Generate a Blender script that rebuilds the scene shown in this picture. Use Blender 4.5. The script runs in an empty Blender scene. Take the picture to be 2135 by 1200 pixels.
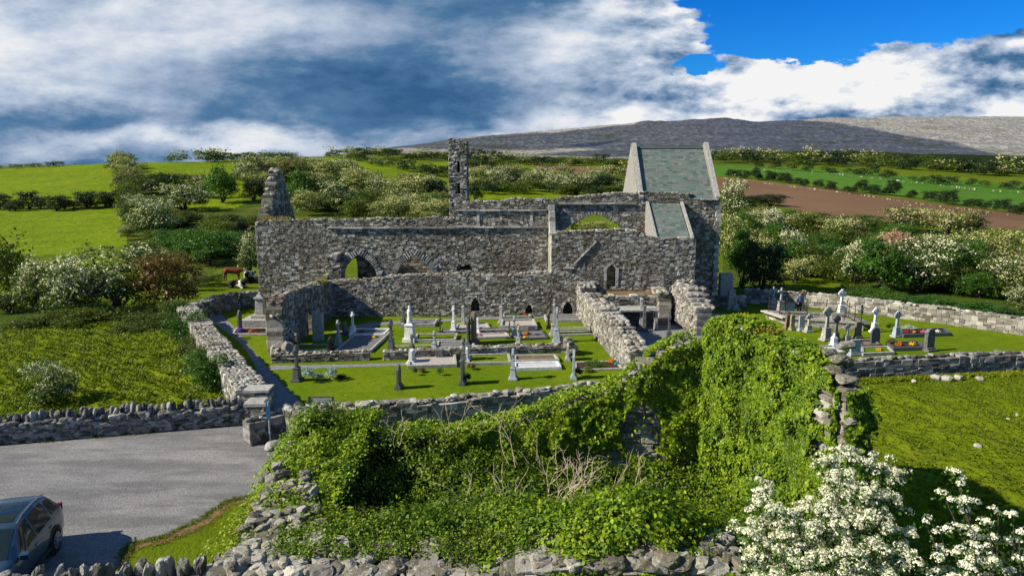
import bpy, math, random
import numpy as np
from mathutils import Vector, Matrix
rad = math.radians
sc = bpy.context.scene
COL = sc.collection

# ------------------------------------------------------------------ camera
H = 10.5                       # drone height above the churchyard
TH = rad(9.05)
F = 1443.0
cT, sT = math.cos(TH), math.sin(TH)
cam_d = bpy.data.cameras.new('camera')
cam_d.sensor_width = 36.0
cam_d.lens = 36.0 * F / 2135.0
cam_d.clip_start = 0.1
cam_d.clip_end = 12000
cam = bpy.data.objects.new('camera', cam_d)
cam.location = (0, 0, H)
cam.rotation_euler = (rad(90) - TH, 0, 0)
COL.objects.link(cam)
sc.camera = cam

# ------------------------------------------------------------------ light
SUN_EL = rad(35)
to_sun = Vector((-1.0, -0.22, 0)).normalized()
sun_dir = Vector((to_sun.x * math.cos(SUN_EL), to_sun.y * math.cos(SUN_EL), math.sin(SUN_EL)))
sd = bpy.data.lights.new('sun', 'SUN')
sd.energy = 5.0
sd.angle = rad(0.55)
sd.color = (1.0, 0.91, 0.74)
so = bpy.data.objects.new('sun', sd)
so.rotation_euler = sun_dir.to_track_quat('Z', 'Y').to_euler()
so.location = (-60, -20, 60)
COL.objects.link(so)

sc.view_settings.view_transform = 'Standard'
sc.view_settings.look = 'None'
sc.view_settings.exposure = 0.62
sc.view_settings.gamma = 1.0
sc.view_settings.use_curve_mapping = False
sc.render.engine = 'CYCLES'
sc.cycles.max_bounces = 6
sc.cycles.transparent_max_bounces = 4


class NT:
    """tiny helper to write node trees as expressions"""
    def __init__(s, tree):
        s.t = tree
        s.n = tree.nodes
        s.l = tree.links

    def node(s, typ, **kw):
        n = s.n.new(typ)
        for k, v in kw.items():
            setattr(n, k, v)
        return n

    def put(s, sock, v):
        if isinstance(v, bpy.types.NodeSocket):
            s.l.new(v, sock)
        elif v is not None:
            if sock.type == 'RGBA' and len(v) == 3:
                v = (*v, 1)
            sock.default_value = v

    def m(s, op, a, b=None, c=None, clamp=False):
        n = s.node('ShaderNodeMath', operation=op)
        n.use_clamp = clamp
        s.put(n.inputs[0], a)
        if b is not None:
            s.put(n.inputs[1], b)
        if c is not None:
            s.put(n.inputs[2], c)
        return n.outputs[0]

    def step(s, x, a, b):
        n = s.node('ShaderNodeMapRange', interpolation_type='SMOOTHSTEP')
        s.put(n.inputs[0], x)
        n.inputs[1].default_value = a
        n.inputs[2].default_value = b
        return n.outputs[0]

    def lin(s, x, a, b, c=0.0, d=1.0):
        n = s.node('ShaderNodeMapRange')
        s.put(n.inputs[0], x)
        for i, q in enumerate((a, b, c, d)):
            n.inputs[i + 1].default_value = q
        return n.outputs[0]

    def noise(s, vec, scale, detail=4, rough=0.55, dist=0.0, out=0):
        n = s.node('ShaderNodeTexNoise')
        s.put(n.inputs['Vector'], vec)
        n.inputs['Scale'].default_value = scale
        n.inputs['Detail'].default_value = detail
        n.inputs['Roughness'].default_value = rough
        n.inputs['Distortion'].default_value = dist
        return n.outputs[out]

    def voro(s, vec, scale, feature='F1', rnd=1.0):
        n = s.node('ShaderNodeTexVoronoi', feature=feature)
        s.put(n.inputs['Vector'], vec)
        n.inputs['Scale'].default_value = scale
        n.inputs['Randomness'].default_value = rnd
        return n.outputs[0]

    def mix(s, f, a, b, mode='MIX'):
        n = s.node('ShaderNodeMix', data_type='RGBA', blend_type=mode)
        s.put(n.inputs[0], f)
        s.put(n.inputs[6], a)
        s.put(n.inputs[7], b)
        return n.outputs[2]

    def ramp(s, f, stops):
        n = s.node('ShaderNodeValToRGB')
        s.put(n.inputs[0], f)
        e = n.color_ramp.elements
        while len(e) < len(stops):
            e.new(0.5)
        for i, (p, c) in enumerate(stops):
            e[i].position = p
            e[i].color = (*c, 1)
        return n.outputs[0]

    def mapv(s, vec, scale=(1, 1, 1), rot=(0, 0, 0)):
        n = s.node('ShaderNodeMapping')
        s.put(n.inputs[0], vec)
        n.inputs['Scale'].default_value = scale
        n.inputs['Rotation'].default_value = rot
        return n.outputs[0]


# ------------------------------------------------------------------ sky
world = bpy.data.worlds.new('World')
sc.world = world
world.use_nodes = True
wt = world.node_tree
wt.nodes.clear()
w = NT(wt)
sky = w.node('ShaderNodeTexSky', sky_type='NISHITA')
sky.sun_disc = False
sky.sun_elevation = SUN_EL
sky.sun_rotation = math.atan2(sun_dir.x, sun_dir.y)
sky.altitude = 60
sky.air_density = 1.0
sky.dust_density = 0.2
sky.ozone_density = 3.0
tc = w.node('ShaderNodeTexCoord')
dvec = tc.outputs['Generated']
sp = w.node('ShaderNodeSeparateXYZ')
w.put(sp.inputs[0], dvec)
yy = w.m('MAXIMUM', w.m('ABSOLUTE', sp.outputs[1]), 0.15)
u0 = w.m('DIVIDE', sp.outputs[0], yy)
v0 = w.m('DIVIDE', sp.outputs[2], yy)
cb = w.node('ShaderNodeCombineXYZ')
w.put(cb.inputs[0], u0)
w.put(cb.inputs[1], w.m('MULTIPLY', v0, 2.2))
cb.inputs[2].default_value = 3.1
uv = cb.outputs[0]
nA = w.noise(uv, 3.0, 7, 0.55)
nB = w.noise(uv, 7.0, 8, 0.60)
nC = w.noise(w.mapv(uv, (1, 1.2, 1)), 13.0, 8, 0.62)
nD = w.noise(w.mapv(uv, (1.0, 1.5, 1)), 5.0, 6, 0.6, 0.6)
uw = w.m('ADD', u0, w.m('MULTIPLY_ADD', nA, 0.26, -0.13))
uw = w.m('ADD', uw, w.m('MULTIPLY_ADD', nC, 0.05, -0.025))
vw = w.m('ADD', v0, w.m('MULTIPLY_ADD', nB, 0.10, -0.05))
vw = w.m('ADD', vw, w.m('MULTIPLY_ADD', nC, 0.03, -0.015))


def gauss(pu, pv, su, sv, amp, rot=0.0):
    """one soft cloud mass at azimuth/height (pu, pv) of the sky"""
    du = w.m('SUBTRACT', uw, pu)
    dv = w.m('SUBTRACT', vw, pv)
    if rot:
        cr, sr = math.cos(rot), math.sin(rot)
        a = w.m('ADD', w.m('MULTIPLY', du, cr), w.m('MULTIPLY', dv, sr))
        b = w.m('SUBTRACT', w.m('MULTIPLY', dv, cr), w.m('MULTIPLY', du, sr))
    else:
        a, b = du, dv
    a = w.m('DIVIDE', a, su)
    b = w.m('DIVIDE', b, sv)
    r = w.m('ADD', w.m('MULTIPLY', a, a), w.m('MULTIPLY', b, b))
    e = w.m('POWER', 2.71828, w.m('MULTIPLY', r, -1.0))
    return w.m('MULTIPLY', e, amp)


def total(lst, base=0.0):
    acc = base
    for g in lst:
        acc = w.m('ADD', g, acc)
    return acc


# coverage: a wide stratocumulus bank on the left, cumulus low on the right, blue between
cover = total([
    gauss(-0.62, 0.15, 0.55, 0.20, 1.6), gauss(-0.10, 0.14, 0.38, 0.18, 1.5),
    gauss(0.09, 0.20, 0.145, 0.09, 1.1), gauss(0.02, 0.05, 0.4, 0.06, 0.8),
    gauss(0.17, 0.085, 0.09, 0.040, 1.0), gauss(0.32, 0.10, 0.10, 0.040, 1.3),
    gauss(0.48, 0.105, 0.14, 0.055, 1.5), gauss(0.64, 0.12, 0.14, 0.06, 1.4), gauss(0.85, 0.12, 0.16, 0.06, 1.4),
    gauss(0.55, 0.06, 0.35, 0.04, 1.2), gauss(-0.75, 0.012, 0.10, 0.02, -0.9),
    gauss(0.255, 0.140, 0.04, 0.018, -1.3), gauss(0.36, 0.185, 0.09, 0.03, -1.2), gauss(0.56, 0.235, 0.30, 0.032, -1.2)])
cover = w.m('ADD', cover, w.m('MULTIPLY_ADD', w.noise(uv, 13.0, 9, 0.62), 1.6, -0.8))
cover = w.m('ADD', cover, w.m('MULTIPLY_ADD', nB, 0.6, -0.3))
high = w.step(v0, 0.32, 0.7)      # unseen overhead: broken cloud added to grey the blue ambient light
cover = w.m('ADD', cover, w.m('MULTIPLY', high, 0.62))
mask = w.step(cover, 0.40, 0.62)
# how much sun reaches each mass
lit = total([
    gauss(-0.72, 0.18, 0.20, 0.06, 0.52), gauss(-0.48, 0.235, 0.22, 0.035, 0.40),
    gauss(-0.60, 0.125, 0.22, 0.035, 0.25), gauss(-0.30, 0.20, 0.20, 0.035, 0.22),
    gauss(0.13, 0.205, 0.12, 0.05, 0.42), gauss(0.25, 0.215, 0.06, 0.04, 0.36), gauss(0.06, 0.150, 0.12, 0.03, 0.22),
    gauss(-0.40, 0.050, 0.28, 0.018, 0.50), gauss(-0.02, 0.06, 0.10, 0.015, 0.25),
    gauss(0.15, 0.085, 0.10, 0.035, 0.75), gauss(0.33, 0.115, 0.09, 0.04, 0.95),
    gauss(0.48, 0.13, 0.14, 0.040, 0.90), gauss(0.70, 0.10, 0.14, 0.04, 0.60),
    gauss(0.44, 0.075, 0.24, 0.016, -0.12), gauss(0.66, 0.135, 0.09, 0.015, -0.16),
    gauss(-0.14, 0.235, 0.16, 0.035, -0.10), gauss(-0.12, 0.15, 0.18, 0.045, -0.12), gauss(0.055, 0.245, 0.06, 0.02, -0.30),
    gauss(-0.22, 0.11, 0.30, 0.05, -0.22), gauss(-0.60, 0.075, 0.14, 0.022, -0.18),
    gauss(-0.02, 0.12, 0.16, 0.04, -0.14), gauss(-0.35, 0.15, 0.2, 0.03, 0.10)], 0.33)
right = w.step(u0, 0.0, 0.3)
lit = w.m('ADD', lit, w.m('MULTIPLY', right, -0.17))
lit = w.m('ADD', lit, w.m('MULTIPLY', high, -0.14))
lit = w.m('ADD', lit, w.m('MULTIPLY', w.m('SUBTRACT', nC, 0.5), w.m('MULTIPLY_ADD', right, 0.55, 0.20)))
lit = w.m('ADD', lit, w.m('MULTIPLY_ADD', nD, 0.50, -0.25))
nE = w.noise(w.mapv(uv, (1.0, 2.2, 1)), 2.2, 3, 0.5)
lit = w.m('ADD', lit, w.m('MULTIPLY_ADD', nE, 0.30, -0.15))
def emboss(scale, du, dv, amp, detail=6):
    """billows: brighter where the cloud surface turns towards the sun"""
    mp_ = w.node('ShaderNodeMapping')
    w.put(mp_.inputs[0], uv)
    mp_.inputs['Location'].default_value = (du, dv, 0)
    a = w.noise(uv, scale, detail, 0.58)
    b = w.noise(mp_.outputs[0], scale, detail, 0.58)
    return w.m('MULTIPLY', w.m('SUBTRACT', a, b), amp)


lit = w.m('ADD', lit, w.m('MULTIPLY', emboss(6.0, -0.03, 0.045, 1.9), w.m('MULTIPLY_ADD', right, 1.0, 0.38)))
lit = w.m('ADD', lit, w.m('MULTIPLY', emboss(16.0, -0.01, 0.016, 1.3, 4), w.m('MULTIPLY_ADD', right, 0.8, 0.2)))
puff = w.voro(w.mapv(w.mix(0.06, uv, w.noise(uv, 20, 4, 0.6, out=1)), (1, 1.3, 1)), 17.0, 'SMOOTH_F1')
lit = w.m('ADD', lit, w.m('MULTIPLY', right, w.m('MULTIPLY_ADD', puff, -0.45, 0.26)))
ccol = w.ramp(lit, [(0.0, (0.040, 0.125, 0.285)), (0.22, (0.095, 0.215, 0.395)), (0.42, (0.28, 0.39, 0.56)),
                    (0.62, (0.50, 0.60, 0.76)), (0.84, (0.80, 0.85, 0.92)), (1.0, (1.0, 1.0, 1.0))])
# deep polarised blue: the physical sky, more saturated
hs = w.node('ShaderNodeHueSaturation')
hs.inputs['Saturation'].default_value = 1.5
w.put(hs.inputs['Color'], sky.outputs[0])
skyc = w.mix(1.0, hs.outputs[0], (0.20, 0.76, 1.28), 'MULTIPLY')
b1 = w.node('ShaderNodeBackground')
w.put(b1.inputs[0], skyc)
b1.inputs[1].default_value = 0.07
b2 = w.node('ShaderNodeBackground')
w.put(b2.inputs[0], ccol)
b2.inputs[1].default_value = 0.59
mx = w.node('ShaderNodeMixShader')
w.put(mx.inputs[0], mask)
w.l.new(b1.outputs[0], mx.inputs[1])
w.l.new(b2.outputs[0], mx.inputs[2])
wo = w.node('ShaderNodeOutputWorld')
w.l.new(mx.outputs[0], wo.inputs[0])

# ------------------------------------------------------------------ geometry of the view
def ray(px, py):
    """photo pixel -> slopes (x/y, z/y) of the sight line from the drone"""
    a = (px - 1067.5) / F
    b = (600.0 - py) / F
    k = b * sT + cT
    return a / k, (b * cT - sT) / k


def at(px, py, z=0.0):
    u, v = ray(px, py)
    Y = (z - H) / v
    return Vector((u * Y, Y, z))


def onY(px, py, Y):
    """(x, z) of the pixel on the vertical plane at distance Y"""
    u, v = ray(px, py)
    return u * Y, H + v * Y


def ppm(Y, z=0.0):
    return F / (Y * cT + (H - z) * sT)


# ------------------------------------------------------------------ terrain heights
PXC = [-500, 0, 300, 600, 760, 900, 1200, 1500, 1800, 2135, 2700]
YR = [60, 80, 110, 150, 200, 260, 350, 500, 800, 1300, 2000, 3000]
FL = [370 + 10.5 * F / (y * cT + H * sT) - 2.2 for y in YR]
TAB = {
    -500: [None, None, 492, 438, 392, 352, 358, 366, 368, 369, 369, 369],
    0:    [None, None, 490, 436, 385, 346, 354, 366, 368, 369, 369, 369],
    300:  [None, None, 492, 436, 382, 336, 344, 360, 366, 369, 369, 369],
    600:  [None, None, 498, 440, 392, 350, 325, 329, 340, 355, 365, 369],
    760:  [None, None, 500, 440, 394, 356, 334, 322, 314, 311, 330, 350],
    900:  [None, None, 500, 440, 396, 365, 345, 326, 308, 297, 305, 320],
    1200: [None, None, 500, 440, 402, 378, 352, 334, 306, 268, 276, 300],
    1500: [None, None, 482, 430, 400, 376, 352, 330, 286, 247, 262, 280],
    1800: [None, None, 486, 442, 410, 386, 360, 336, 306, 268, 246, 262],
    2135: [None, None, 492, 462, 432, 402, 370, 345, 318, 286, 242, 258],
    2700: [None, None, 500, 478, 450, 420, 384, 350, 325, 296, 252, 262],
}
UC, ZT = [], []
for px in PXC:
    row = []
    for i, Y in enumerate(YR):
        yv = TAB[px][i]
        if yv is None:
            row.append(0.0)
        else:
            u, v = ray(px, yv)
            row.append(H + v * Y)
    UC.append((px - 1067.5) / (F * 1.03))
    ZT.append(row)
ZT = np.array(ZT)
UG = np.linspace(-1.7, 1.7, 240)
LG = np.linspace(math.log(1.5), math.log(3000), 300)
lY = np.log(np.array(YR, float))
tmp = np.array([np.interp(LG, np.r_[math.log(1.0), lY], np.r_[0, ZT[i]]) for i in range(len(PXC))])
ZG = np.array([np.interp(UG, UC, tmp[:, j]) for j in range(len(LG))]).T   # [u, logY]


def blur(a, n, ax):
    k = np.hanning(2 * n + 3)[1:-1]
    k /= k.sum()
    pad = [(0, 0), (0, 0)]
    pad[ax] = (n, n)
    p = np.pad(a, pad, mode='edge')
    return np.apply_along_axis(lambda r: np.convolve(r, k, 'valid'), ax, p)


ZG = blur(blur(ZG, 6, 0), 4, 1)
ZG[:, LG < math.log(70)] = 0
ZG = np.where((LG > math.log(70)) & (LG < math.log(90)), ZG * ((LG - math.log(70)) / math.log(90 / 70)), ZG)

# value noise shared by terrain, foliage and stones
_rs = np.random.RandomState(11)
_NT = _rs.rand(256, 256)


def vnoise(x, y):
    x = np.asarray(x, float)
    y = np.asarray(y, float)
    xi = np.floor(x).astype(int)
    yi = np.floor(y).astype(int)
    fx = x - xi
    fy = y - yi
    fx = fx * fx * (3 - 2 * fx)
    fy = fy * fy * (3 - 2 * fy)
    a = _NT[xi % 256, yi % 256]
    b = _NT[(xi + 1) % 256, yi % 256]
    c = _NT[xi % 256, (yi + 1) % 256]
    d = _NT[(xi + 1) % 256, (yi + 1) % 256]
    return (a * (1 - fx) + b * fx) * (1 - fy) + (c * (1 - fx) + d * fx) * fy


def fbm(x, y, o=3):
    s, a = 0, 1.0
    for i in range(o):
        s = s + a * (vnoise(x * 2 ** i + 17 * i, y * 2 ** i + 5 * i) - 0.5)
        a *= 0.5
    return s


def height(x, y):
    x = np.asarray(x, float)
    y = np.asarray(y, float)
    yc = np.maximum(y, 1.6)
    u = np.clip((np.clip(x / yc, -1.69, 1.69) - UG[0]) / (UG[1] - UG[0]), 0, len(UG) - 1.001)
    l = np.clip((np.log(yc) - LG[0]) / (LG[1] - LG[0]), 0, len(LG) - 1.001)
    ui, li = u.astype(int), l.astype(int)
    fu, fl = u - ui, l - li
    z = (ZG[ui, li] * (1 - fu) + ZG[ui + 1, li] * fu) * (1 - fl) + (ZG[ui, li + 1] * (1 - fu) + ZG[ui + 1, li + 1] * fu) * fl
    far = np.clip((y - 72) / 60, 0, 1)
    z = z + far * fbm(x / 22, y / 22, 3) * 0.5
    hill = np.clip((y - 520) / 500, 0, 1) * np.clip((x / yc + 0.25) / 0.2, 0, 1)
    z = z + hill * (fbm(x / 120, y / 120, 4) * 9 + fbm(x / 18, y / 18, 3) * 2.2)
    return z


def hz(x, y):
    return float(height(x, y))


def hit(px, py):
    """point of the terrain seen at this pixel"""
    u, v = ray(px, py)
    Y = 8.0
    while Y < 2800:
        if H + v * Y <= hz(u * Y, Y):
            break
        Y *= 1.01
    lo, hi = Y / 1.01, Y
    for _ in range(8):
        m_ = 0.5 * (lo + hi)
        if H + v * m_ <= hz(u * m_, m_):
            hi = m_
        else:
            lo = m_
    return Vector((u * hi, hi, hz(u * hi, hi)))


# ------------------------------------------------------------------ object helpers
def tag(o, label=None, cat=None, group=None, kind=None):
    if label:
        o['label'] = label
    if cat:
        o['category'] = cat
    if group:
        o['group'] = group
    if kind:
        o['kind'] = kind
    return o


def empty(name, loc=(0, 0, 0), rz=0.0, label=None, cat=None, group=None):
    o = bpy.data.objects.new(name, None)
    COL.objects.link(o)
    o.location = loc
    o.rotation_euler = (0, 0, rz)
    o.empty_display_size = 0.3
    return tag(o, label, cat, group)


def link_mesh(name, me, parent=None):
    o = bpy.data.objects.new(name, me)
    COL.objects.link(o)
    if parent is not None:
        o.parent = parent
    return o


def np_mesh(name, V, Fc, mats, parent=None, smooth=False, mi=None):
    """V (n,3) and Fc (m,k) numpy -> one mesh object"""
    V = np.asarray(V, dtype=np.float32)
    Fc = np.asarray(Fc, dtype=np.int32)
    me = bpy.data.meshes.new(name)
    m_, k = Fc.shape
    me.vertices.add(len(V))
    me.vertices.foreach_set('co', V.ravel())
    me.loops.add(m_ * k)
    me.loops.foreach_set('vertex_index', Fc.ravel())
    me.polygons.add(m_)
    me.polygons.foreach_set('loop_start', np.arange(0, m_ * k, k, dtype=np.int32))
    me.polygons.foreach_set('loop_total', np.full(m_, k, dtype=np.int32))
    if mi is not None:
        me.polygons.foreach_set('material_index', np.asarray(mi, dtype=np.int32))
    if smooth:
        me.polygons.foreach_set('use_smooth', np.ones(m_, dtype=bool))
    for m2 in (mats if isinstance(mats, (list, tuple)) else [mats]):
        me.materials.append(m2)
    me.update(calc_edges=True)
    me.validate()
    return link_mesh(name, me, parent)


def make_rock(seed, sub):
    """angular limestone lump inside the unit cube"""
    import bmesh
    bm = bmesh.new()
    bmesh.ops.create_icosphere(bm, subdivisions=sub, radius=1.0)
    vs = np.array([v.co[:] for v in bm.verts])
    fs = np.array([[v.index for v in f.verts] for f in bm.faces])
    bm.free()
    r = np.random.RandomState(seed)
    vs = vs * 1.35
    for _ in range(9):
        n = r.normal(size=3)
        n /= np.linalg.norm(n)
        d = r.uniform(0.72, 1.0)
        t = np.maximum(vs @ n - d, 0)
        vs -= t[:, None] * n[None, :] * 0.92
    vs = np.clip(vs, -1, 1)
    vs += r.normal(scale=0.035, size=vs.shape)
    return vs, fs


ROCK1 = [make_rock(s, 2) for s in range(10)]     # 42 vertices
ROCK2 = [make_rock(s, 3) for s in range(12)]     # 162 vertices


class MB:
    """collects shapes and links them as ONE mesh object"""
    def __init__(s, seed=1):
        s.v, s.f, s.m, s.n = [], [], [], 0
        s.r = random.Random(seed)

    def add(s, vs, fs, mi=0):
        b = s.n
        s.v.extend(vs)
        s.f.extend([tuple(b + i for i in f) for f in fs])
        s.m.extend([mi] * len(fs))
        s.n += len(vs)

    def box(s, c, d, rz=0.0, mi=0, tilt=0.0):
        x, y, z = c
        a, b, h = d[0] / 2, d[1] / 2, d[2] / 2
        cr, sr = math.cos(rz), math.sin(rz)
        ct, st = math.cos(tilt), math.sin(tilt)
        vs = []
        for dz in (-h, h):
            for dx, dy in ((-a, -b), (a, -b), (a, b), (-a, b)):
                X, Z = dx * ct + dz * st, -dx * st + dz * ct
                vs.append((x + X * cr - dy * sr, y + X * sr + dy * cr, z + Z))
        s.add(vs, [(3, 2, 1, 0), (4, 5, 6, 7), (0, 1, 5, 4), (1, 2, 6, 5), (2, 3, 7, 6), (3, 0, 4, 7)], mi)

    def frustum(s, c, d0, d1, h, mi=0, off=(0, 0)):
        x, y, z = c
        vs = []
        for (a, b), dz, o in ((d0, 0, (0, 0)), (d1, h, off)):
            for dx, dy in ((-a / 2, -b / 2), (a / 2, -b / 2), (a / 2, b / 2), (-a / 2, b / 2)):
                vs.append((x + dx + o[0], y + dy + o[1], z + dz))
        s.add(vs, [(3, 2, 1, 0), (4, 5, 6, 7), (0, 1, 5, 4), (1, 2, 6, 5), (2, 3, 7, 6), (3, 0, 4, 7)], mi)

    def prism(s, pts, y0, y1, mi=0, axis='y', o=(0, 0, 0)):
        """outline pts (a, z) extruded along an axis, caps as polygons"""
        n = len(pts)
        vs = []
        for t in (y0, y1):
            for a, z in pts:
                p = (a, t, z) if axis == 'y' else (t, a, z)
                vs.append((p[0] + o[0], p[1] + o[1], p[2] + o[2]))
        fs = [tuple(range(n)), tuple(range(2 * n - 1, n - 1, -1))]
        for i in range(n):
            j = (i + 1) % n
            fs.append((j, i, i + n, j + n))
        s.add(vs, fs, mi)

    def tube(s, pts, r0, r1=None, k=5, mi=0):
        r1 = r0 if r1 is None else r1
        n = len(pts)
        P = [Vector(p) for p in pts]
        rings = []
        for i, p in enumerate(P):
            t = (P[min(i + 1, n - 1)] - P[max(i - 1, 0)]).normalized()
            a = t.cross(Vector((0.31, 0.2, 0.93)))
            if a.length < 1e-3:
                a = t.cross(Vector((1, 0, 0)))
            a.normalize()
            b = t.cross(a)
            rr = r0 + (r1 - r0) * i / max(1, n - 1)
            rings.append([tuple(p + (a * math.cos(2 * math.pi * q / k) + b * math.sin(2 * math.pi * q / k)) * rr) for q in range(k)])
        vs = [q for ring in rings for q in ring]
        fs = []
        for i in range(n - 1):
            for q in range(k):
                q2 = (q + 1) % k
                fs.append((i * k + q, i * k + q2, (i + 1) * k + q2, (i + 1) * k + q))
        fs.append(tuple(range(k - 1, -1, -1)))
        fs.append(tuple(range((n - 1) * k, n * k)))
        s.add(vs, fs, mi)

    def lathe(s, prof, c=(0, 0, 0), k=12, mi=0):
        vs, fs = [], []
        for r, z in prof:
            for q in range(k):
                a = 2 * math.pi * q / k
                vs.append((c[0] + r * math.cos(a), c[1] + r * math.sin(a), c[2] + z))
        for i in range(len(prof) - 1):
            for q in range(k):
                q2 = (q + 1) % k
                fs.append((i * k + q, i * k + q2, (i + 1) * k + q2, (i + 1) * k + q))
        fs.append(tuple(range(k - 1, -1, -1)))
        fs.append(tuple(range((len(prof) - 1) * k, len(prof) * k)))
        s.add(vs, fs, mi)

    def rock(s, c, d, seed=None, rz=None, mi=0, big=False, tilt=0.15):
        lib = ROCK2 if big else ROCK1
        vs, fs = lib[s.r.randrange(len(lib))]
        rz = s.r.uniform(0, 6.28) if rz is None else rz
        # random flip so repeats do not show
        sg = [s.r.choice((-1, 1)) for _ in range(3)]
        w_ = vs * np.array([sg[0] * d[0] / 2, sg[1] * d[1] / 2, sg[2] * d[2] / 2])
        tx, ty = s.r.uniform(-tilt, tilt), s.r.uniform(-tilt, tilt)
        M = np.array(Matrix.Rotation(rz, 3, 'Z') @ Matrix.Rotation(tx, 3, 'X') @ Matrix.Rotation(ty, 3, 'Y'))
        w_ = w_ @ M.T + np.array(c)
        if sg[0] * sg[1] * sg[2] < 0:
            fs = fs[:, ::-1]
        s.add([tuple(p) for p in w_], [tuple(f) for f in fs], mi)

    def build(s, name, mats, parent=None, smooth=False):
        me = bpy.data.meshes.new(name)
        me.from_pydata(s.v, [], s.f)
        for m2 in (mats if isinstance(mats, (list, tuple)) else [mats]):
            me.materials.append(m2)
        me.polygons.foreach_set('material_index', s.m)
        if smooth:
            me.polygons.foreach_set('use_smooth', [True] * len(s.f))
        me.update()
        return link_mesh(name, me, parent)


# ------------------------------------------------------------------ materials
def mat(name, rough=0.9, spec=0.3):
    m_ = bpy.data.materials.new(name)
    m_.use_nodes = True
    t = NT(m_.node_tree)
    b = [n for n in t.n if n.type == 'BSDF_PRINCIPLED'][0]
    b.inputs['Roughness'].default_value = rough
    b.inputs['Specular IOR Level'].default_value = spec
    return m_, t, b


def bump(t, b, h, strength=0.5, dist=0.05, extra=None):
    n = t.node('ShaderNodeBump')
    n.inputs['Strength'].default_value = strength
    n.inputs['Distance'].default_value = dist
    t.put(n.inputs['Height'], h)
    t.l.new(n.outputs[0], b.inputs['Normal'])


def pos(t):
    return t.node('ShaderNodeNewGeometry').outputs['Position']


def island(t):
    return t.node('ShaderNodeNewGeometry').outputs['Random Per Island']


def stone_mat(name, dark, mid, light, stain=(0.115, 0.088, 0.055), stain_amt=0.5, moss=0.3, white=0.35, nscale=1.0, b_str=0.8):
    m_, t, b = mat(name, 0.92, 0.2)
    P = pos(t)
    r = island(t)
    col = t.ramp(r, [(0.0, dark), (0.45, mid), (0.85, light), (1.0, tuple(min(1, c * 1.25) for c in light))])
    n1 = t.noise(P, 0.35 * nscale, 4, 0.6)
    n2 = t.noise(P, 3.2 * nscale, 5, 0.65)
    n3 = t.noise(P, 11 * nscale, 4, 0.7)
    # weather staining in large irregular fields
    f = t.m('MULTIPLY', t.step(n1, 0.46, 0.62), stain_amt)
    col = t.mix(f, col, t.mix(0.55, col, stain))
    # white and grey crusts of lichen
    f = t.m('MULTIPLY', t.step(n2, 0.56, 0.64), white)
    col = t.mix(f, col, (0.62, 0.62, 0.60))
    f = t.m('MULTIPLY', t.step(n3, 0.58, 0.66), 0.35)
    col = t.mix(f, col, (0.07, 0.07, 0.06))
    # moss on what faces up
    g = t.node('ShaderNodeNewGeometry')
    sp_ = t.node('ShaderNodeSeparateXYZ')
    t.put(sp_.inputs[0], g.outputs['Normal'])
    n4 = t.noise(P, 1.3 * nscale, 4, 0.65)
    f = t.m('MULTIPLY', t.step(n4, 0.52, 0.60), moss)
    f = t.m('MULTIPLY', f, t.lin(sp_.outputs[2], -0.2, 0.7, 0.35, 1.0))
    col = t.mix(f, col, (0.10, 0.11, 0.03))
    t.put(b.inputs['Base Color'], col)
    h = t.m('ADD', n3, t.m('MULTIPLY', n2, 1.5))
    bump(t, b, h, b_str, 0.05 / nscale)
    return m_


M = {}
M['abbey'] = stone_mat('abbey_limestone', (0.095, 0.086, 0.070), (0.20, 0.182, 0.152), (0.42, 0.40, 0.355), stain_amt=0.8, moss=0.35, white=0.40, b_str=0.6)
M['quoin'] = stone_mat('dressed_limestone', (0.20, 0.195, 0.18), (0.33, 0.32, 0.30), (0.48, 0.47, 0.44), stain_amt=0.4, moss=0.1, white=0.3)
M['drystone'] = stone_mat('dry_stone', (0.06, 0.06, 0.056), (0.155, 0.152, 0.142), (0.29, 0.285, 0.265), stain_amt=0.25, moss=0.2, white=0.35)
M['pale_wall'] = stone_mat('pale_wall_stone', (0.12, 0.112, 0.098), (0.26, 0.245, 0.215), (0.42, 0.40, 0.36), stain_amt=0.4, moss=0.2, white=0.3)
M['ruin'] = stone_mat('ruin_rubble', (0.10, 0.09, 0.07), (0.21, 0.195, 0.165), (0.36, 0.34, 0.30), stain_amt=0.6, moss=0.45, white=0.42, nscale=3.2, b_str=1.0)
M['render_gable'] = stone_mat('gable_masonry', (0.22, 0.21, 0.195), (0.27, 0.26, 0.24), (0.34, 0.33, 0.31), stain_amt=0.2, moss=0.0, white=0.15)


def flat_mat(name, col, col2=None, scale=6.0, rough=0.85, spec=0.3, b_str=0.2, metal=0.0, bd=0.02):
    m_, t, b = mat(name, rough, spec)
    P = pos(t)
    n = t.noise(P, scale, 5, 0.65)
    c2 = col2 or tuple(c * 0.6 for c in col)
    t.put(b.inputs['Base Color'], t.mix(t.step(n, 0.35, 0.65), col, c2))
    b.inputs['Metallic'].default_value = metal
    if b_str:
        bump(t, b, t.noise(P, scale * 5, 4, 0.6), b_str, bd)
    return m_


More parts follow.
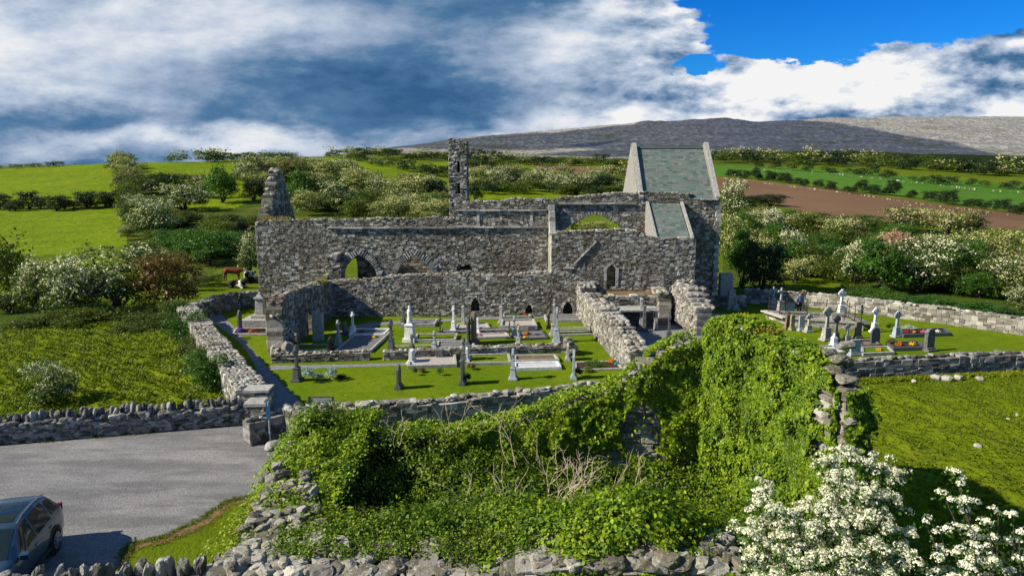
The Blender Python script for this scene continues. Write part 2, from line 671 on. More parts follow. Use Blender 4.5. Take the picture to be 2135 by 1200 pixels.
M['core'] = flat_mat('wall_core_mortar', (0.075, 0.07, 0.06), (0.04, 0.038, 0.034), 3)
M['granite_dark'] = flat_mat('dark_granite', (0.10, 0.105, 0.11), (0.065, 0.07, 0.075), 14, 0.45, 0.5, 0.1)
M['granite_black'] = flat_mat('black_granite', (0.025, 0.025, 0.028), (0.012, 0.012, 0.014), 10, 0.3, 0.5, 0.05)
M['granite_blue'] = flat_mat('blue_grey_limestone', (0.36, 0.41, 0.46), (0.25, 0.29, 0.33), 5, 0.7, 0.3, 0.2)
M['limestone'] = flat_mat('weathered_limestone', (0.44, 0.43, 0.40), (0.23, 0.225, 0.21), 7, 0.9, 0.2, 0.5)
M['limestone_dark'] = flat_mat('blackened_limestone', (0.17, 0.17, 0.165), (0.07, 0.072, 0.07), 6, 0.9, 0.2, 0.5)
M['marble'] = flat_mat('white_marble', (0.78, 0.78, 0.77), (0.55, 0.56, 0.56), 4, 0.5, 0.4, 0.1)
M['sandstone'] = flat_mat('brown_weathered_stone', (0.24, 0.19, 0.15), (0.13, 0.10, 0.08), 6, 0.9, 0.2, 0.5)
M['lichen'] = flat_mat('yellow_lichen_stone', (0.36, 0.32, 0.20), (0.20, 0.18, 0.12), 8, 0.9, 0.2, 0.5)
M['kerb'] = flat_mat('grave_kerb_stone', (0.42, 0.41, 0.38), (0.25, 0.245, 0.23), 5, 0.85, 0.3, 0.3)
M['iron'] = flat_mat('black_iron', (0.02, 0.02, 0.022), (0.035, 0.028, 0.022), 20, 0.55, 0.5, 0.1)
M['chips_grey'] = flat_mat('grey_stone_chips', (0.22, 0.22, 0.225), (0.10, 0.10, 0.105), 22, 0.95, 0.2, 0.8)
M['chips_pale'] = flat_mat('pale_stone_chips', (0.50, 0.46, 0.42), (0.30, 0.26, 0.23), 22, 0.95, 0.2, 0.8)
M['chips_white'] = flat_mat('white_stone_chips', (0.62, 0.62, 0.62), (0.38, 0.38, 0.39), 22, 0.95, 0.2, 0.8)
M['soil'] = flat_mat('dark_soil', (0.07, 0.045, 0.028), (0.035, 0.024, 0.016), 9, 0.95, 0.1, 0.9)
M['bark'] = flat_mat('bark', (0.10, 0.085, 0.065), (0.05, 0.042, 0.034), 12, 0.9, 0.2, 0.8)
M['twig'] = flat_mat('dead_twigs', (0.66, 0.56, 0.42), (0.45, 0.37, 0.27), 8, 0.9, 0.2, 0.0)
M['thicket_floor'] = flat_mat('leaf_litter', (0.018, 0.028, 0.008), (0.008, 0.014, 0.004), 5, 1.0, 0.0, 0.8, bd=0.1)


def leaf_mat(name, cols, trans=0.35, rough=0.45, spec=0.4, scale=0.8):
    """cols: ramp of leaf colours spread leaf by leaf; clumps drift between them"""
    m_, t, b = mat(name, rough, spec)
    r = island(t)
    P = t.node('ShaderNodeTexCoord').outputs['Object']
    oi = t.node('ShaderNodeObjectInfo').outputs['Random']
    n = t.noise(P, scale, 2, 0.5)
    f = t.m('ADD', t.m('MULTIPLY', r, 0.55), t.m('MULTIPLY', n, 0.5))
    f = t.m('ADD', f, t.m('MULTIPLY_ADD', oi, 0.3, -0.2))
    k = len(cols) - 1
    col = t.ramp(f, [(0.1 + 0.8 * i / k, c) for i, c in enumerate(cols)])
    t.put(b.inputs['Base Color'], col)
    tr = t.node('ShaderNodeBsdfTranslucent')
    t.put(tr.inputs[0], t.mix(1.0, col, (1.1, 1.25, 0.5), 'MULTIPLY'))
    mx_ = t.node('ShaderNodeMixShader')
    mx_.inputs[0].default_value = trans
    t.l.new(b.outputs[0], mx_.inputs[1])
    t.l.new(tr.outputs[0], mx_.inputs[2])
    out = [q for q in t.n if q.type == 'OUTPUT_MATERIAL'][0]
    t.l.new(mx_.outputs[0], out.inputs[0])
    return m_


M['haw_leaf'] = leaf_mat('hawthorn_leaves', [(0.03, 0.06, 0.006), (0.065, 0.11, 0.012), (0.115, 0.16, 0.022)])
M['haw_bloom'] = leaf_mat('hawthorn_blossom', [(0.40, 0.42, 0.22), (0.64, 0.63, 0.40), (0.82, 0.79, 0.60)], 0.15, 0.8, 0.1)
M['pale_bloom'] = leaf_mat('creamy_blossom', [(0.32, 0.35, 0.12), (0.50, 0.48, 0.20), (0.64, 0.59, 0.33)], 0.15, 0.8, 0.1)
M['rust_bloom'] = leaf_mat('fading_blossom', [(0.22, 0.19, 0.08), (0.38, 0.31, 0.15), (0.52, 0.44, 0.26)], 0.15, 0.8, 0.1)
M['pink_bloom'] = leaf_mat('pink_blossom', [(0.38, 0.13, 0.12), (0.52, 0.22, 0.20), (0.62, 0.35, 0.30)], 0.15, 0.8, 0.1)
M['near_bloom'] = leaf_mat('near_white_blossom', [(0.62, 0.60, 0.46), (0.82, 0.80, 0.67), (0.90, 0.88, 0.80)], 0.25, 0.7, 0.2)
M['green_leaf'] = leaf_mat('fresh_green_leaves', [(0.03, 0.085, 0.008), (0.055, 0.14, 0.010), (0.09, 0.19, 0.02)])
M['dark_leaf'] = leaf_mat('dark_hedge_leaves', [(0.014, 0.030, 0.008), (0.028, 0.052, 0.012), (0.050, 0.080, 0.02)])
M['olive_leaf'] = leaf_mat('olive_scrub_leaves', [(0.045, 0.075, 0.008), (0.095, 0.135, 0.014), (0.16, 0.20, 0.024)])
M['brown_leaf'] = leaf_mat('bronze_young_leaves', [(0.09, 0.06, 0.018), (0.15, 0.095, 0.02), (0.16, 0.15, 0.025)])
M['ivy_leaf'] = leaf_mat('ivy_leaves', [(0.030, 0.070, 0.005), (0.115, 0.205, 0.008), (0.27, 0.37, 0.012), (0.44, 0.50, 0.03)], 0.3, 0.5, 0.25, 1.1)
M['bramble_leaf'] = leaf_mat('bramble_leaves', [(0.03, 0.07, 0.005), (0.11, 0.19, 0.010), (0.24, 0.34, 0.015), (0.38, 0.44, 0.03)], 0.3, 0.5, 0.25, 0.9)
M['silver_leaf'] = leaf_mat('silver_foliage', [(0.25, 0.33, 0.30), (0.40, 0.48, 0.45), (0.52, 0.60, 0.56)], 0.1, 0.8, 0.1)
M['grass_blade'] = leaf_mat('grass_blades', [(0.07, 0.11, 0.004), (0.14, 0.185, 0.006), (0.25, 0.27, 0.012)], 0.3, 0.6, 0.2, 0.15)
M['dry_grass'] = leaf_mat('dry_grass_blades', [(0.12, 0.12, 0.01), (0.26, 0.22, 0.03), (0.42, 0.30, 0.06)], 0.3, 0.6, 0.2, 0.15)
for nm, c in (('red', (0.5, 0.02, 0.02)), ('yellow', (0.7, 0.42, 0.02)), ('purple', (0.16, 0.03, 0.42)), ('orange', (0.65, 0.18, 0.02)), ('white', (0.75, 0.75, 0.72)), ('teal', (0.02, 0.28, 0.34)), ('pink', (0.6, 0.12, 0.2))):
    M['fl_' + nm] = flat_mat(nm + '_petals', c, tuple(q * 0.7 for q in c), 12, 0.7, 0.2, 0.0)


def grass_mat(name, a, b_, c, big=0.06, dry=0.25, b_str=0.6, fine=9.0, drycol=(0.20, 0.17, 0.035), bd=0.12):
    m_, t, b = mat(name, 1.0, 0.05)
    P = pos(t)
    n1 = t.noise(P, big, 5, 0.6)
    n2 = t.noise(P, big * 14, 5, 0.65)
    n3 = t.noise(t.mapv(P, (1, 0.55, 1)), fine, 4, 0.7)
    col = t.mix(t.step(n1, 0.35, 0.65), a, b_)
    col = t.mix(t.m('MULTIPLY', t.step(n2, 0.42, 0.68), 0.55), col, c)
    col = t.mix(t.m('MULTIPLY', t.step(n3, 0.45, 0.7), 0.50), col, tuple(q * 0.5 for q in a))
    n6 = t.noise(P, big * 3.1, 3, 0.6, 1.2)
    col = t.mix(t.m('MULTIPLY', t.step(n6, 0.52, 0.64), 0.45), col, tuple(q * 0.62 for q in b_))
    n4 = t.noise(P, big * 5, 5, 0.7)
    col = t.mix(t.m('MULTIPLY', t.step(n4, 0.56, 0.72), dry), col, drycol)
    t.put(b.inputs['Base Color'], col)
    bump(t, b, t.m('ADD', n3, t.m('MULTIPLY', n2, 1.0)), b_str, bd)
    return m_


M['ground'] = grass_mat('rough_pasture', (0.085, 0.130, 0.005), (0.13, 0.175, 0.007), (0.055, 0.09, 0.005), 0.03, 0.5)
M['pasture'] = grass_mat('bright_pasture', (0.12, 0.195, 0.005), (0.175, 0.235, 0.007), (0.085, 0.14, 0.005), 0.02, 0.45, 0.9, 1.2, bd=0.35)
M['lawn'] = grass_mat('churchyard_lawn', (0.10, 0.165, 0.005), (0.15, 0.205, 0.006), (0.065, 0.12, 0.004), 0.16, 0.45, 0.7, 14.0, bd=0.06)
M['tussock'] = grass_mat('tussocky_grass', (0.105, 0.155, 0.004), (0.165, 0.21, 0.006), (0.060, 0.095, 0.004), 0.10, 0.5, 0.8, 7.0, bd=0.12)
M['crop'] = grass_mat('young_crop', (0.06, 0.155, 0.014), (0.08, 0.18, 0.018), (0.05, 0.13, 0.012), 0.012, 0.15, 0.5, 0.9, bd=0.2)
M['scrub_ground'] = grass_mat('scrubby_grass', (0.05, 0.085, 0.008), (0.085, 0.10, 0.015), (0.035, 0.06, 0.006), 0.03, 0.5, 0.8, 0.8, bd=0.3)

m_, t, b = mat('ploughed_soil', 0.95, 0.1)
P = pos(t)
n1 = t.noise(P, 0.02, 4, 0.6)
n2 = t.noise(t.mapv(P, (0.12, 1.6, 1)), 1.0, 4, 0.65)
col = t.mix(t.step(n1, 0.35, 0.65), (0.145, 0.082, 0.042), (0.18, 0.105, 0.056))
col = t.mix(t.m('MULTIPLY', t.step(n2, 0.4, 0.7), 0.5), col, (0.10, 0.06, 0.032))
t.put(b.inputs['Base Color'], col)
bump(t, b, n2, 0.4, 0.2)
M['plough'] = m_

m_, t, b = mat('bare_limestone_pavement', 0.9, 0.2)
P = pos(t)
v1 = t.voro(t.mapv(P, (1, 0.5, 1)), 0.16)
v2 = t.voro(P, 0.45)
n1 = t.noise(P, 0.012, 5, 0.65)
n2 = t.noise(P, 0.12, 5, 0.7)
col = t.mix(t.step(v1, 0.1, 0.6), (0.62, 0.58, 0.53), (0.30, 0.285, 0.26))
col = t.mix(t.m('MULTIPLY', t.step(v2, 0.2, 0.7), 0.5), col, (0.12, 0.12, 0.13))
col = t.mix(t.m('MULTIPLY', t.step(n2, 0.50, 0.62), 0.55), col, (0.085, 0.09, 0.065))
spz = t.node('ShaderNodeSeparateXYZ')
t.put(spz.inputs[0], P)
ter = t.m('SINE', t.m('ADD', t.m('MULTIPLY', spz.outputs[2], 0.75), t.m('MULTIPLY', n1, 26)))
col = t.mix(t.m('MULTIPLY', t.step(ter, 0.45, 0.95), 0.55), col, (0.13, 0.13, 0.105))
low = t.m('SUBTRACT', 1.0, t.step(t.m('ADD', spz.outputs[2], t.m('MULTIPLY_ADD', n1, 60, -30)), 18, 42))
f = t.m('MULTIPLY', t.m('ADD', t.m('MULTIPLY', t.step(n1, 0.54, 0.66), 0.8), t.m('MULTIPLY', low, 0.6)), t.step(n2, 0.36, 0.55), clamp=True)
col = t.mix(f, col, (0.11, 0.115, 0.03))
t.put(b.inputs['Base Color'], col)
bump(t, b, t.m('ADD', t.m('MULTIPLY', v1, -1.0), t.m('MULTIPLY', n2, 0.7)), 0.6, 2.2)
M['karst'] = m_

m_, t, b = mat('car_park_gravel', 0.95, 0.15)
P = pos(t)
n1 = t.noise(P, 0.25, 5, 0.6, 0.5)
n2 = t.noise(P, 22, 4, 0.75)
n3 = t.noise(t.mapv(P, (0.5, 2.0, 1), (0, 0, 0.25)), 0.5, 5, 0.65)
col = t.mix(t.step(n1, 0.35, 0.65), (0.225, 0.225, 0.235), (0.30, 0.295, 0.30))
col = t.mix(t.m('MULTIPLY', t.step(n3, 0.42, 0.60), 0.75), col, (0.145, 0.145, 0.15))
n5 = t.noise(t.mapv(P, (0.35, 1.2, 1), (0, 0, 0.5)), 0.9, 6, 0.7)
col = t.mix(t.m('MULTIPLY', t.step(n5, 0.52, 0.66), 0.5), col, (0.36, 0.35, 0.34))
col = t.mix(t.step(n2, 0.42, 0.62), col, t.mix(0.65, col, (0.07, 0.07, 0.075)))
n4 = t.noise(P, 1.1, 4, 0.7)
col = t.mix(t.m('MULTIPLY', t.step(n4, 0.60, 0.70), 0.5), col, (0.24, 0.19, 0.15))
t.put(b.inputs['Base Color'], col)
bump(t, b, n2, 0.9, 0.03)
M['gravel'] = m_
M['path'] = flat_mat('fine_path_gravel', (0.23, 0.235, 0.25), (0.16, 0.165, 0.18), 3, 0.95, 0.1, 0.6)
M['dirt'] = flat_mat('trodden_dirt', (0.22, 0.15, 0.07), (0.11, 0.08, 0.05), 3, 0.95, 0.1, 0.6)

# ------------------------------------------------------------------ the ground, one grid cut into named fields
def inpoly(x, y, poly):
    x = np.asarray(x)
    y = np.asarray(y)
    ins = np.zeros(x.shape, bool)
    n = len(poly)
    for i in range(n):
        x1, y1 = poly[i][0], poly[i][1]
        x2, y2 = poly[(i + 1) % n][0], poly[(i + 1) % n][1]
        c = ((y1 > y) != (y2 > y)) & (x < (x2 - x1) * (y - y1) / ((y2 - y1) + 1e-12) + x1)
        ins ^= c
    return ins


def field_poly(pts):
    return [hit(a, b) for a, b in pts]


NU, NL = 520, 420
us = np.sinh(np.linspace(-1.15, 1.15, NU)) * 1.15
ls = np.concatenate([np.linspace(math.log(2), math.log(60), 60), np.linspace(math.log(60), math.log(2900), NL - 60)[1:]])
Yg = np.exp(ls)
UU, YY = np.meshgrid(us, Yg, indexing='ij')
XX = UU * YY
ZZ = height(XX, YY)
nL = len(ls)
V = np.stack([XX, YY, ZZ], -1).reshape(-1, 3)
I, J = np.meshgrid(np.arange(NU - 1), np.arange(nL - 1), indexing='ij')
a_ = (I * nL + J).ravel()
FQ = np.stack([a_, a_ + nL, a_ + nL + 1, a_ + 1], -1)
cxy = V[FQ].mean(1)
cx_, cy_ = cxy[:, 0], cxy[:, 1]
reg = np.zeros(len(FQ), int)
uf = cx_ / cy_
wob = fbm(cx_ / 40, cy_ / 40, 3)
hillm = (cy_ * (1 + 0.10 * wob) > np.interp(uf, [-0.30, -0.2, 0.0, 0.25, 0.5, 0.75, 1.7], [900, 560, 520, 500, 620, 640, 700])) & (uf > -0.30)
reg[hillm] = 4
scrub = (~hillm) & (cy_ > np.interp(uf, [-0.3, 0.0, 0.3, 0.8], [400, 400, 400, 420])) & (uf > -0.12)
reg[scrub] = 5
POLYS = [
    (5, [(610, 352), (760, 372), (935, 398), (950, 472), (620, 452), (545, 400)]),
    (5, [(245, 345), (275, 345), (330, 400), (560, 430), (545, 520), (440, 570), (330, 560), (270, 520), (262, 430)]),
    (5, [(1505, 415), (1640, 445), (1800, 482), (2135, 490), (2700, 560), (2700, 720), (2135, 665), (1790, 615), (1770, 575), (1640, 560), (1600, 600), (1505, 600)]),
    (5, [(-200, 700), (0, 695), (380, 700), (395, 660), (330, 652), (0, 650), (-200, 650)]),
    (1, [(-300, 352), (0, 352), (236, 341), (262, 418), (0, 424), (-300, 430)]),
    (1, [(-300, 440), (0, 438), (258, 432), (272, 470), (262, 512), (120, 530), (-300, 560)]),
    (1, [(272, 338), (420, 336), (520, 338), (585, 382), (520, 400), (500, 432), (420, 440), (330, 400)]),
    (1, [(612, 331), (690, 328), (860, 352), (935, 375), (900, 382), (760, 352)]),
    (1, [(830, 340), (935, 338), (935, 356), (870, 352)]),
    (1, [(985, 392), (1100, 372), (1290, 392), (1290, 425), (985, 440)]),
    (1, [(990, 345), (1090, 345), (1210, 370), (1300, 378), (1290, 390), (1100, 368)]),
    (2, [(1108, 342), (1310, 350), (1310, 362), (1200, 366), (1130, 356)]),
    (2, [(1440, 366), (1560, 374), (1800, 404), (2135, 446), (2700, 500), (2700, 530), (2135, 478), (1900, 470), (1700, 452), (1560, 412), (1440, 405)]),
    (3, [(1440, 344), (1560, 347), (1800, 357), (2135, 392), (2700, 440), (2700, 495), (2135, 440), (1800, 398), (1560, 368), (1440, 362)]),
]
for k, p in POLYS:
    reg[inpoly(cx_, cy_, field_poly(p))] = k
names = {0: ('ground', 'ground'), 1: ('pasture', 'pasture'), 2: ('ploughed_field', 'plough'), 3: ('crop_field', 'crop'), 4: ('limestone_hill', 'karst'), 5: ('scrub_ground', 'scrub_ground')}
for k, (nm, mk) in names.items():
    sel = FQ[reg == k]
    if len(sel) == 0:
        continue
    uq, inv = np.unique(sel, return_inverse=True)
    o = np_mesh(nm, V[uq], inv.reshape(sel.shape), M[mk], smooth=True)
    tag(o, kind='structure')
# ground behind and far beside the viewpoint
mb = MB()
mb.add([(-400, -60, 0), (400, -60, 0), (400, 2.02, 0), (-400, 2.02, 0)], [(0, 1, 2, 3)])
tag(mb.build('ground', M['ground']), kind='structure')


def sheet(name, poly, material, z=0.008):
    mb_ = MB()
    mb_.add([(p[0], p[1], z) for p in poly], [tuple(range(len(poly)))])
    o_ = mb_.build(name, material)
    # face up
    if o_.data.polygons[0].normal.z < 0:
        o_.data.flip_normals()
    return tag(o_, kind='structure')


def smooth_poly(pts, k=3, jit=0.0, seed=3):
    """closed Catmull-Rom through ground points"""
    r = random.Random(seed)
    n = len(pts)
    out = []
    for i in range(n):
        p0, p1, p2, p3 = (Vector(pts[(i + q) % n]) for q in (-1, 0, 1, 2))
        for s_ in range(k):
            t_ = s_ / k
            q = 0.5 * ((2 * p1) + (p2 - p0) * t_ + (2 * p0 - 5 * p1 + 4 * p2 - p3) * t_ * t_ + (3 * p1 - p0 - 3 * p2 + p3) * t_ ** 3)
            out.append((q.x + r.uniform(-jit, jit), q.y + r.uniform(-jit, jit), 0))
    return out


g = lambda *pts: [at(a, b) for a, b in pts]
CP = smooth_poly(g((-500, 960), (0, 927), (200, 911), (370, 893), (480, 880), (520, 876), (600, 890), (660, 950), (600, 1020), (545, 1033), (475, 1045), (420, 1080), (340, 1118), (268, 1140), (240, 1210), (150, 1400), (-500, 1500)), 5, 0.06)
DIRT = smooth_poly(g((-500, 955), (0, 924), (200, 908), (384, 890), (480, 878), (520, 872), (604, 888), (664, 950), (612, 1022), (548, 1040), (482, 1054), (432, 1092), (350, 1128), (278, 1148), (250, 1215), (160, 1410), (-500, 1510)), 6, 0.07, 5)
sheet('verge', DIRT, M['dirt'], 0.006)
sheet('car_park', CP, M['gravel'], 0.012)
sheet('lawn', [(-26, 50), (-22.6, 47.5), (-11.5, 30.5), (-8.8, 28.6), (6, 34), (18, 36.8), (34, 38.5), (44, 41.5), (44, 44.0), (24, 55.8), (14, 55.8), (-24, 55)], M['lawn'], 0.004)
sheet('path', smooth_poly(g((566, 776), (640, 858), (560, 870), (548, 800), (500, 715), (430, 660), (462, 656)), 4, 0.03), M['path'], 0.010)
sheet('path', g((560, 770), (566, 762), (700, 760), (860, 756), (1000, 752), (1000, 757), (860, 761), (700, 766), (566, 771)), M['path'], 0.014)
sheet('path', g((694, 690), (770, 672), (1000, 661), (1160, 657), (1160, 662), (1000, 666), (800, 677), (700, 696)), M['path'], 0.014)
sheet('gravel_court', [(6.0, 37.5), (14.5, 37.5), (14.0, 50), (5.2, 50)], M['path'], 0.012)
sheet('path', g((1395, 648), (1560, 656), (1560, 662), (1395, 655)), M['path'], 0.014)

# ------------------------------------------------------------------ masonry
def interp_top(pts, rag=0.0, seed=0, freq=1.3):
    xs = [p[0] for p in pts]
    zs = [p[1] for p in pts]

    def f(s_):
        z = float(np.interp(s_, xs, zs))
        if rag:
            z += rag * float(fbm(np.array(s_ * freq + seed * 3.1), np.array(seed * 7.7), 3))
        return z
    return f


def clip_iv(a, b, holes):
    """remove the holes from the interval a..b"""
    out = [(a, b)]
    for h0, h1 in holes:
        nxt = []
        for p, q in out:
            if h1 <= p or h0 >= q:
                nxt.append((p, q))
            else:
                if h0 > p:
                    nxt.append((p, h0))
                if h1 < q:
                    nxt.append((h1, q))
        out = nxt
    return out


def arch_hole(x0, x1, zs, za, z0=0.0, power=1.6):
    """pointed-arch opening: function z -> (x0, x1) or None"""
    c = 0.5 * (x0 + x1)
    hw = 0.5 * (x1 - x0)

    def f(z):
        if z < z0 or z > za:
            return None
        if z <= zs:
            return (x0, x1)
        t_ = (z - zs) / (za - zs)
        w_ = hw * (1 - t_ ** power)
        return (c - w_, c + w_)
    return f


def rect_hole(x0, x1, z0, z1):
    return lambda z: (x0, x1) if z0 <= z <= z1 else None


def cells(L, top, base, opens, row, ln, r, tmax):
    out = []
    z = 0.0
    while z < tmax:
        R = row * 2 * r.uniform(0.8, 1.25)
        s_ = -r.uniform(0, ln)
        while s_ < L:
            w_ = ln * r.uniform(0.6, 1.6)
            a, b = max(s_, 0), min(s_ + w_, L)
            s_ += w_
            if b - a < 0.06:
                continue
            mid = 0.5 * (a + b)
            if z > top(mid) or z + R < base(mid):
                continue
            q = r.random()
            if q < 0.34:
                subs = [(a, b, z, z + R)]
            elif q < 0.68:
                k = r.uniform(0.35, 0.65)
                subs = [(a, b, z, z + R * k), (a, b, z + R * k, z + R)]
            elif q < 0.90:
                k = r.uniform(0.4, 0.6)
                c = a + (b - a) * r.uniform(0.35, 0.65)
                subs = [(a, b, z, z + R * k), (a, c, z + R * k, z + R), (c, b, z + R * k, z + R)]
            else:
                k = r.uniform(0.2, 0.4)
                subs = [(a, b, z, z + R * k), (a, b, z + R * k, z + 2 * R * k), (a, b, z + 2 * R * k, z + R)]
            for a1, b1, z0, z1 in subs:
                zm = 0.5 * (z0 + z1)
                tt = top(0.5 * (a1 + b1))
                if zm > tt:
                    continue
                z1 = min(z1, tt + 0.35 * (z1 - z0))
                holes = [h(zm) for h in opens]
                holes = [h for h in holes if h]
                for a2, b2 in clip_iv(a1, b1, holes):
                    if b2 - a2 > 0.03:
                        out.append((a2, b2, z0, z1))
        z += R
    return out


def masonry(mb_, p0, p1, thick, top, opens=(), row=0.13, ln=0.42, base=None, prot=0.045, inset=0.016, seed=1, mi=0, z0=0.0, tmax=None, taper=0.0):
    """coursed rubble wall from p0 to p1 (front face on the right-hand side of the walk), stones through the wall"""
    r = random.Random(seed)
    p0 = Vector((p0[0], p0[1], 0))
    p1 = Vector((p1[0], p1[1], 0))
    d = p1 - p0
    L = d.length
    d.normalize()
    n = Vector((d.y, -d.x, 0))            # outward front
    base = base or (lambda s_: -1)
    tmax = tmax or max(top(L * i / 60.0) for i in range(61)) + 0.1
    for a, b, za, zb in cells(L, top, base, opens, row, ln, r, tmax):
        f_ = r.uniform(0.2, 1.0) * prot
        k_ = r.uniform(0.2, 1.0) * prot
        i_ = min(inset, 0.3 * (zb - za), 0.3 * (b - a))
        bt = taper * (za + zb) * 0.5
        rows = []
        ring = [(a, za), (b, za), (b, zb), (a, zb)]
        ins = [(a + i_, za + i_), (b - i_, za + i_), (b - i_, zb - i_), (a + i_, zb - i_)]
        j = lambda q: r.uniform(-q, q)
        vs = []
        for (s_, z) in ins:
            q = p0 + d * (s_ + j(i_ * .8)) + n * (f_ - bt + j(f_ * .35))
            vs.append((q.x, q.y, z0 + z + j(i_ * .8)))
        for (s_, z) in ring:
            q = p0 + d * s_ + n * (-bt)
            vs.append((q.x, q.y, z0 + z))
        for (s_, z) in ring:
            q = p0 + d * s_ - n * (thick - bt)
            vs.append((q.x, q.y, z0 + z))
        for (s_, z) in ins:
            q = p0 + d * (s_ + j(i_ * .8)) - n * (thick + k_ - bt)
            vs.append((q.x, q.y, z0 + z + j(i_ * .8)))
        fs = [(0, 1, 2, 3), (15, 14, 13, 12)]
        for A in (0, 4, 8):
            for q in range(4):
                q2 = (q + 1) % 4
                fs.append((A + q2, A + q, A + 4 + q, A + 4 + q2))
        mb_.add(vs, fs, mi)


def caprocks(mb_, p0, p1, thick, top, size=0.3, dens=1.0, seed=2, mi=0, lift=0.0, big=False, upright=False, opens=()):
    r = random.Random(seed)
    mb_.r = r
    p0 = Vector((p0[0], p0[1], 0))
    p1 = Vector((p1[0], p1[1], 0))
    d = p1 - p0
    L = d.length
    d.normalize()
    n = Vector((d.y, -d.x, 0))
    ang = math.atan2(d.y, d.x)
    nrow = max(1, int(abs(thick) / size * 0.9))
    s_ = 0.0
    while s_ < L:
        for k in range(nrow):
            if r.random() > dens:
                continue
            t_ = (k + 0.5 + r.uniform(-.25, .25)) / nrow * thick
            q = p0 + d * (s_ + r.uniform(0, size * .5)) - n * t_
            z = top(s_)
            if upright:
                sx, sy, sz = size * r.uniform(.45, .8), abs(thick) * r.uniform(.6, .95), size * r.uniform(1.0, 1.7)
                mb_.rock((q.x, q.y, z + sz * 0.32), (sx, sy, sz), rz=ang + r.uniform(-.12, .12), mi=mi, big=big, tilt=0.2)
            else:
                sx, sy, sz = size * r.uniform(.8, 1.5), min(size * r.uniform(.8, 1.4), abs(thick) * 1.1), size * r.uniform(.45, .8)
                mb_.rock((q.x, q.y, z + lift + sz * 0.15), (sx, sy, sz), rz=ang + r.uniform(-.3, .3), mi=mi, big=big)
        s_ += size * (0.62 if upright else 1.0) * r.uniform(.8, 1.2)


def voussoirs(mb_, hole, cx, y_front, n=26, depth=0.35, prot=0.10, th=0.12, z0=0.0, zs=0, za=0, hw=0, power=1.6, thick=0.9, seed=4, mi=0):
    """ring of thin arch stones round a pointed opening on a wall parallel to X"""
    r = random.Random(seed)
    pts = []
    for side in (-1, 1):
        m_ = n // 2
        for i in range(m_ + 1):
            t_ = i / m_
            z = zs + (za - zs) * t_
            w_ = hw * (1 - t_ ** power)
            pts.append((side, cx + side * w_, z, t_))
    for side, x, z, t_ in pts:
        # outward normal of the curve
        dz = 1.0
        dx = -hw * power * max(t_, .02) ** (power - 1) / (za - zs)
        nx, nz = side * dz, -dx
        l_ = math.hypot(nx, nz)
        nx, nz = nx / l_, nz / l_
        dd = depth * r.uniform(.8, 1.25)
        a = math.atan2(nz, nx)
        tx, tz = -math.sin(a) * th / 2 * r.uniform(.7, 1.1), math.cos(a) * th / 2 * r.uniform(.7, 1.1)
        pf = r.uniform(.4, 1) * prot
        o = [(x - tx, z - tz), (x + tx, z + tz), (x + nx * dd + tx, z + nz * dd + tz), (x + nx * dd - tx, z + nz * dd - tz)]
        mb_.prism(o, y_front - pf, y_front + 0.3, mi)


# ------------------------------------------------------------------ the abbey church
# church lies along X: south face at Y=56, north face at Y=64
YS, YN = 56.0, 64.0
TW = 0.95
abbey = empty('ruined_abbey', (0, YS, 0), 0, 'long roofless limestone abbey church with pointed arches and a slate roofed chancel', 'abbey')


def loc(o, under=None):
    """keep world placement when hung below the abbey root (or below one of its parts)"""
    if under is not None:
        o.parent = under
        return o
    o.parent = abbey
    o.location = (0, -YS, 0)
    return o


X = lambda px, py, Y: onY(px, py, Y)[0]
Z = lambda px, py, Y: onY(px, py, Y)[1]
xW = X(540, 600, YS)            # west end
xJ = X(1143, 480, YS)           # junction with the transept
xC = X(1332, 400, YS)           # chancel west gable
xE = X(1501, 415, YS)           # east end

# nave south wall
prof = [(538, 462), (600, 461), (640, 457), (700, 459), (760, 456), (850, 458), (945, 453), (948, 453), (951, 419), (1000, 420), (1040, 419), (1060, 414), (1100, 414), (1146, 416)]
pts = [(X(a, b, YS) - xW, Z(a, b, YS)) for a, b in prof]
a1 = (X(712, 560, YS) - xW, X(786, 560, YS) - xW)
a2 = (X(826, 560, YS) - xW, X(904, 560, YS) - xW)
zap = Z(750, 530, YS)
zap2 = Z(865, 531, YS)
h1 = arch_hole(a1[0], a1[1], 2.0, zap, 0, 3.0)
h2 = arch_hole(a2[0], a2[1], 2.0, zap2, 0, 3.0)
mb = MB(3)
top = interp_top(pts, 0.22, 1, 0.9)
masonry(mb, (xW, YS), (xJ, YS), TW, top, [h1, h2,
        rect_hole(X(952, 560, YS) - xW, X(985, 560, YS) - xW, Z(0, 564, YS), Z(0, 553, YS)),
        rect_hole(X(1008, 560, YS) - xW, X(1026, 560, YS) - xW, Z(0, 562, YS), Z(0, 555, YS))], 0.11, 0.26, seed=5, prot=0.06)
caprocks(mb, (xW + .1, YS), (xJ, YS), TW, top, 0.26, 0.85, 7)
core = mb.build('nave_wall', M['abbey'])
loc(core)
# arch rings
for (a, b), za_, zs_ in ((a1, zap, 2.0), (a2, zap2, 2.0)):
    mb = MB(4)
    voussoirs(mb, None, xW + (a + b) / 2, YS, 44, 0.48, 0.12, 0.10, zs=zs_, za=za_, hw=(b - a) / 2, power=3.0, seed=int(a * 10))
    loc(mb.build('arch_ring', M['quoin']), core)
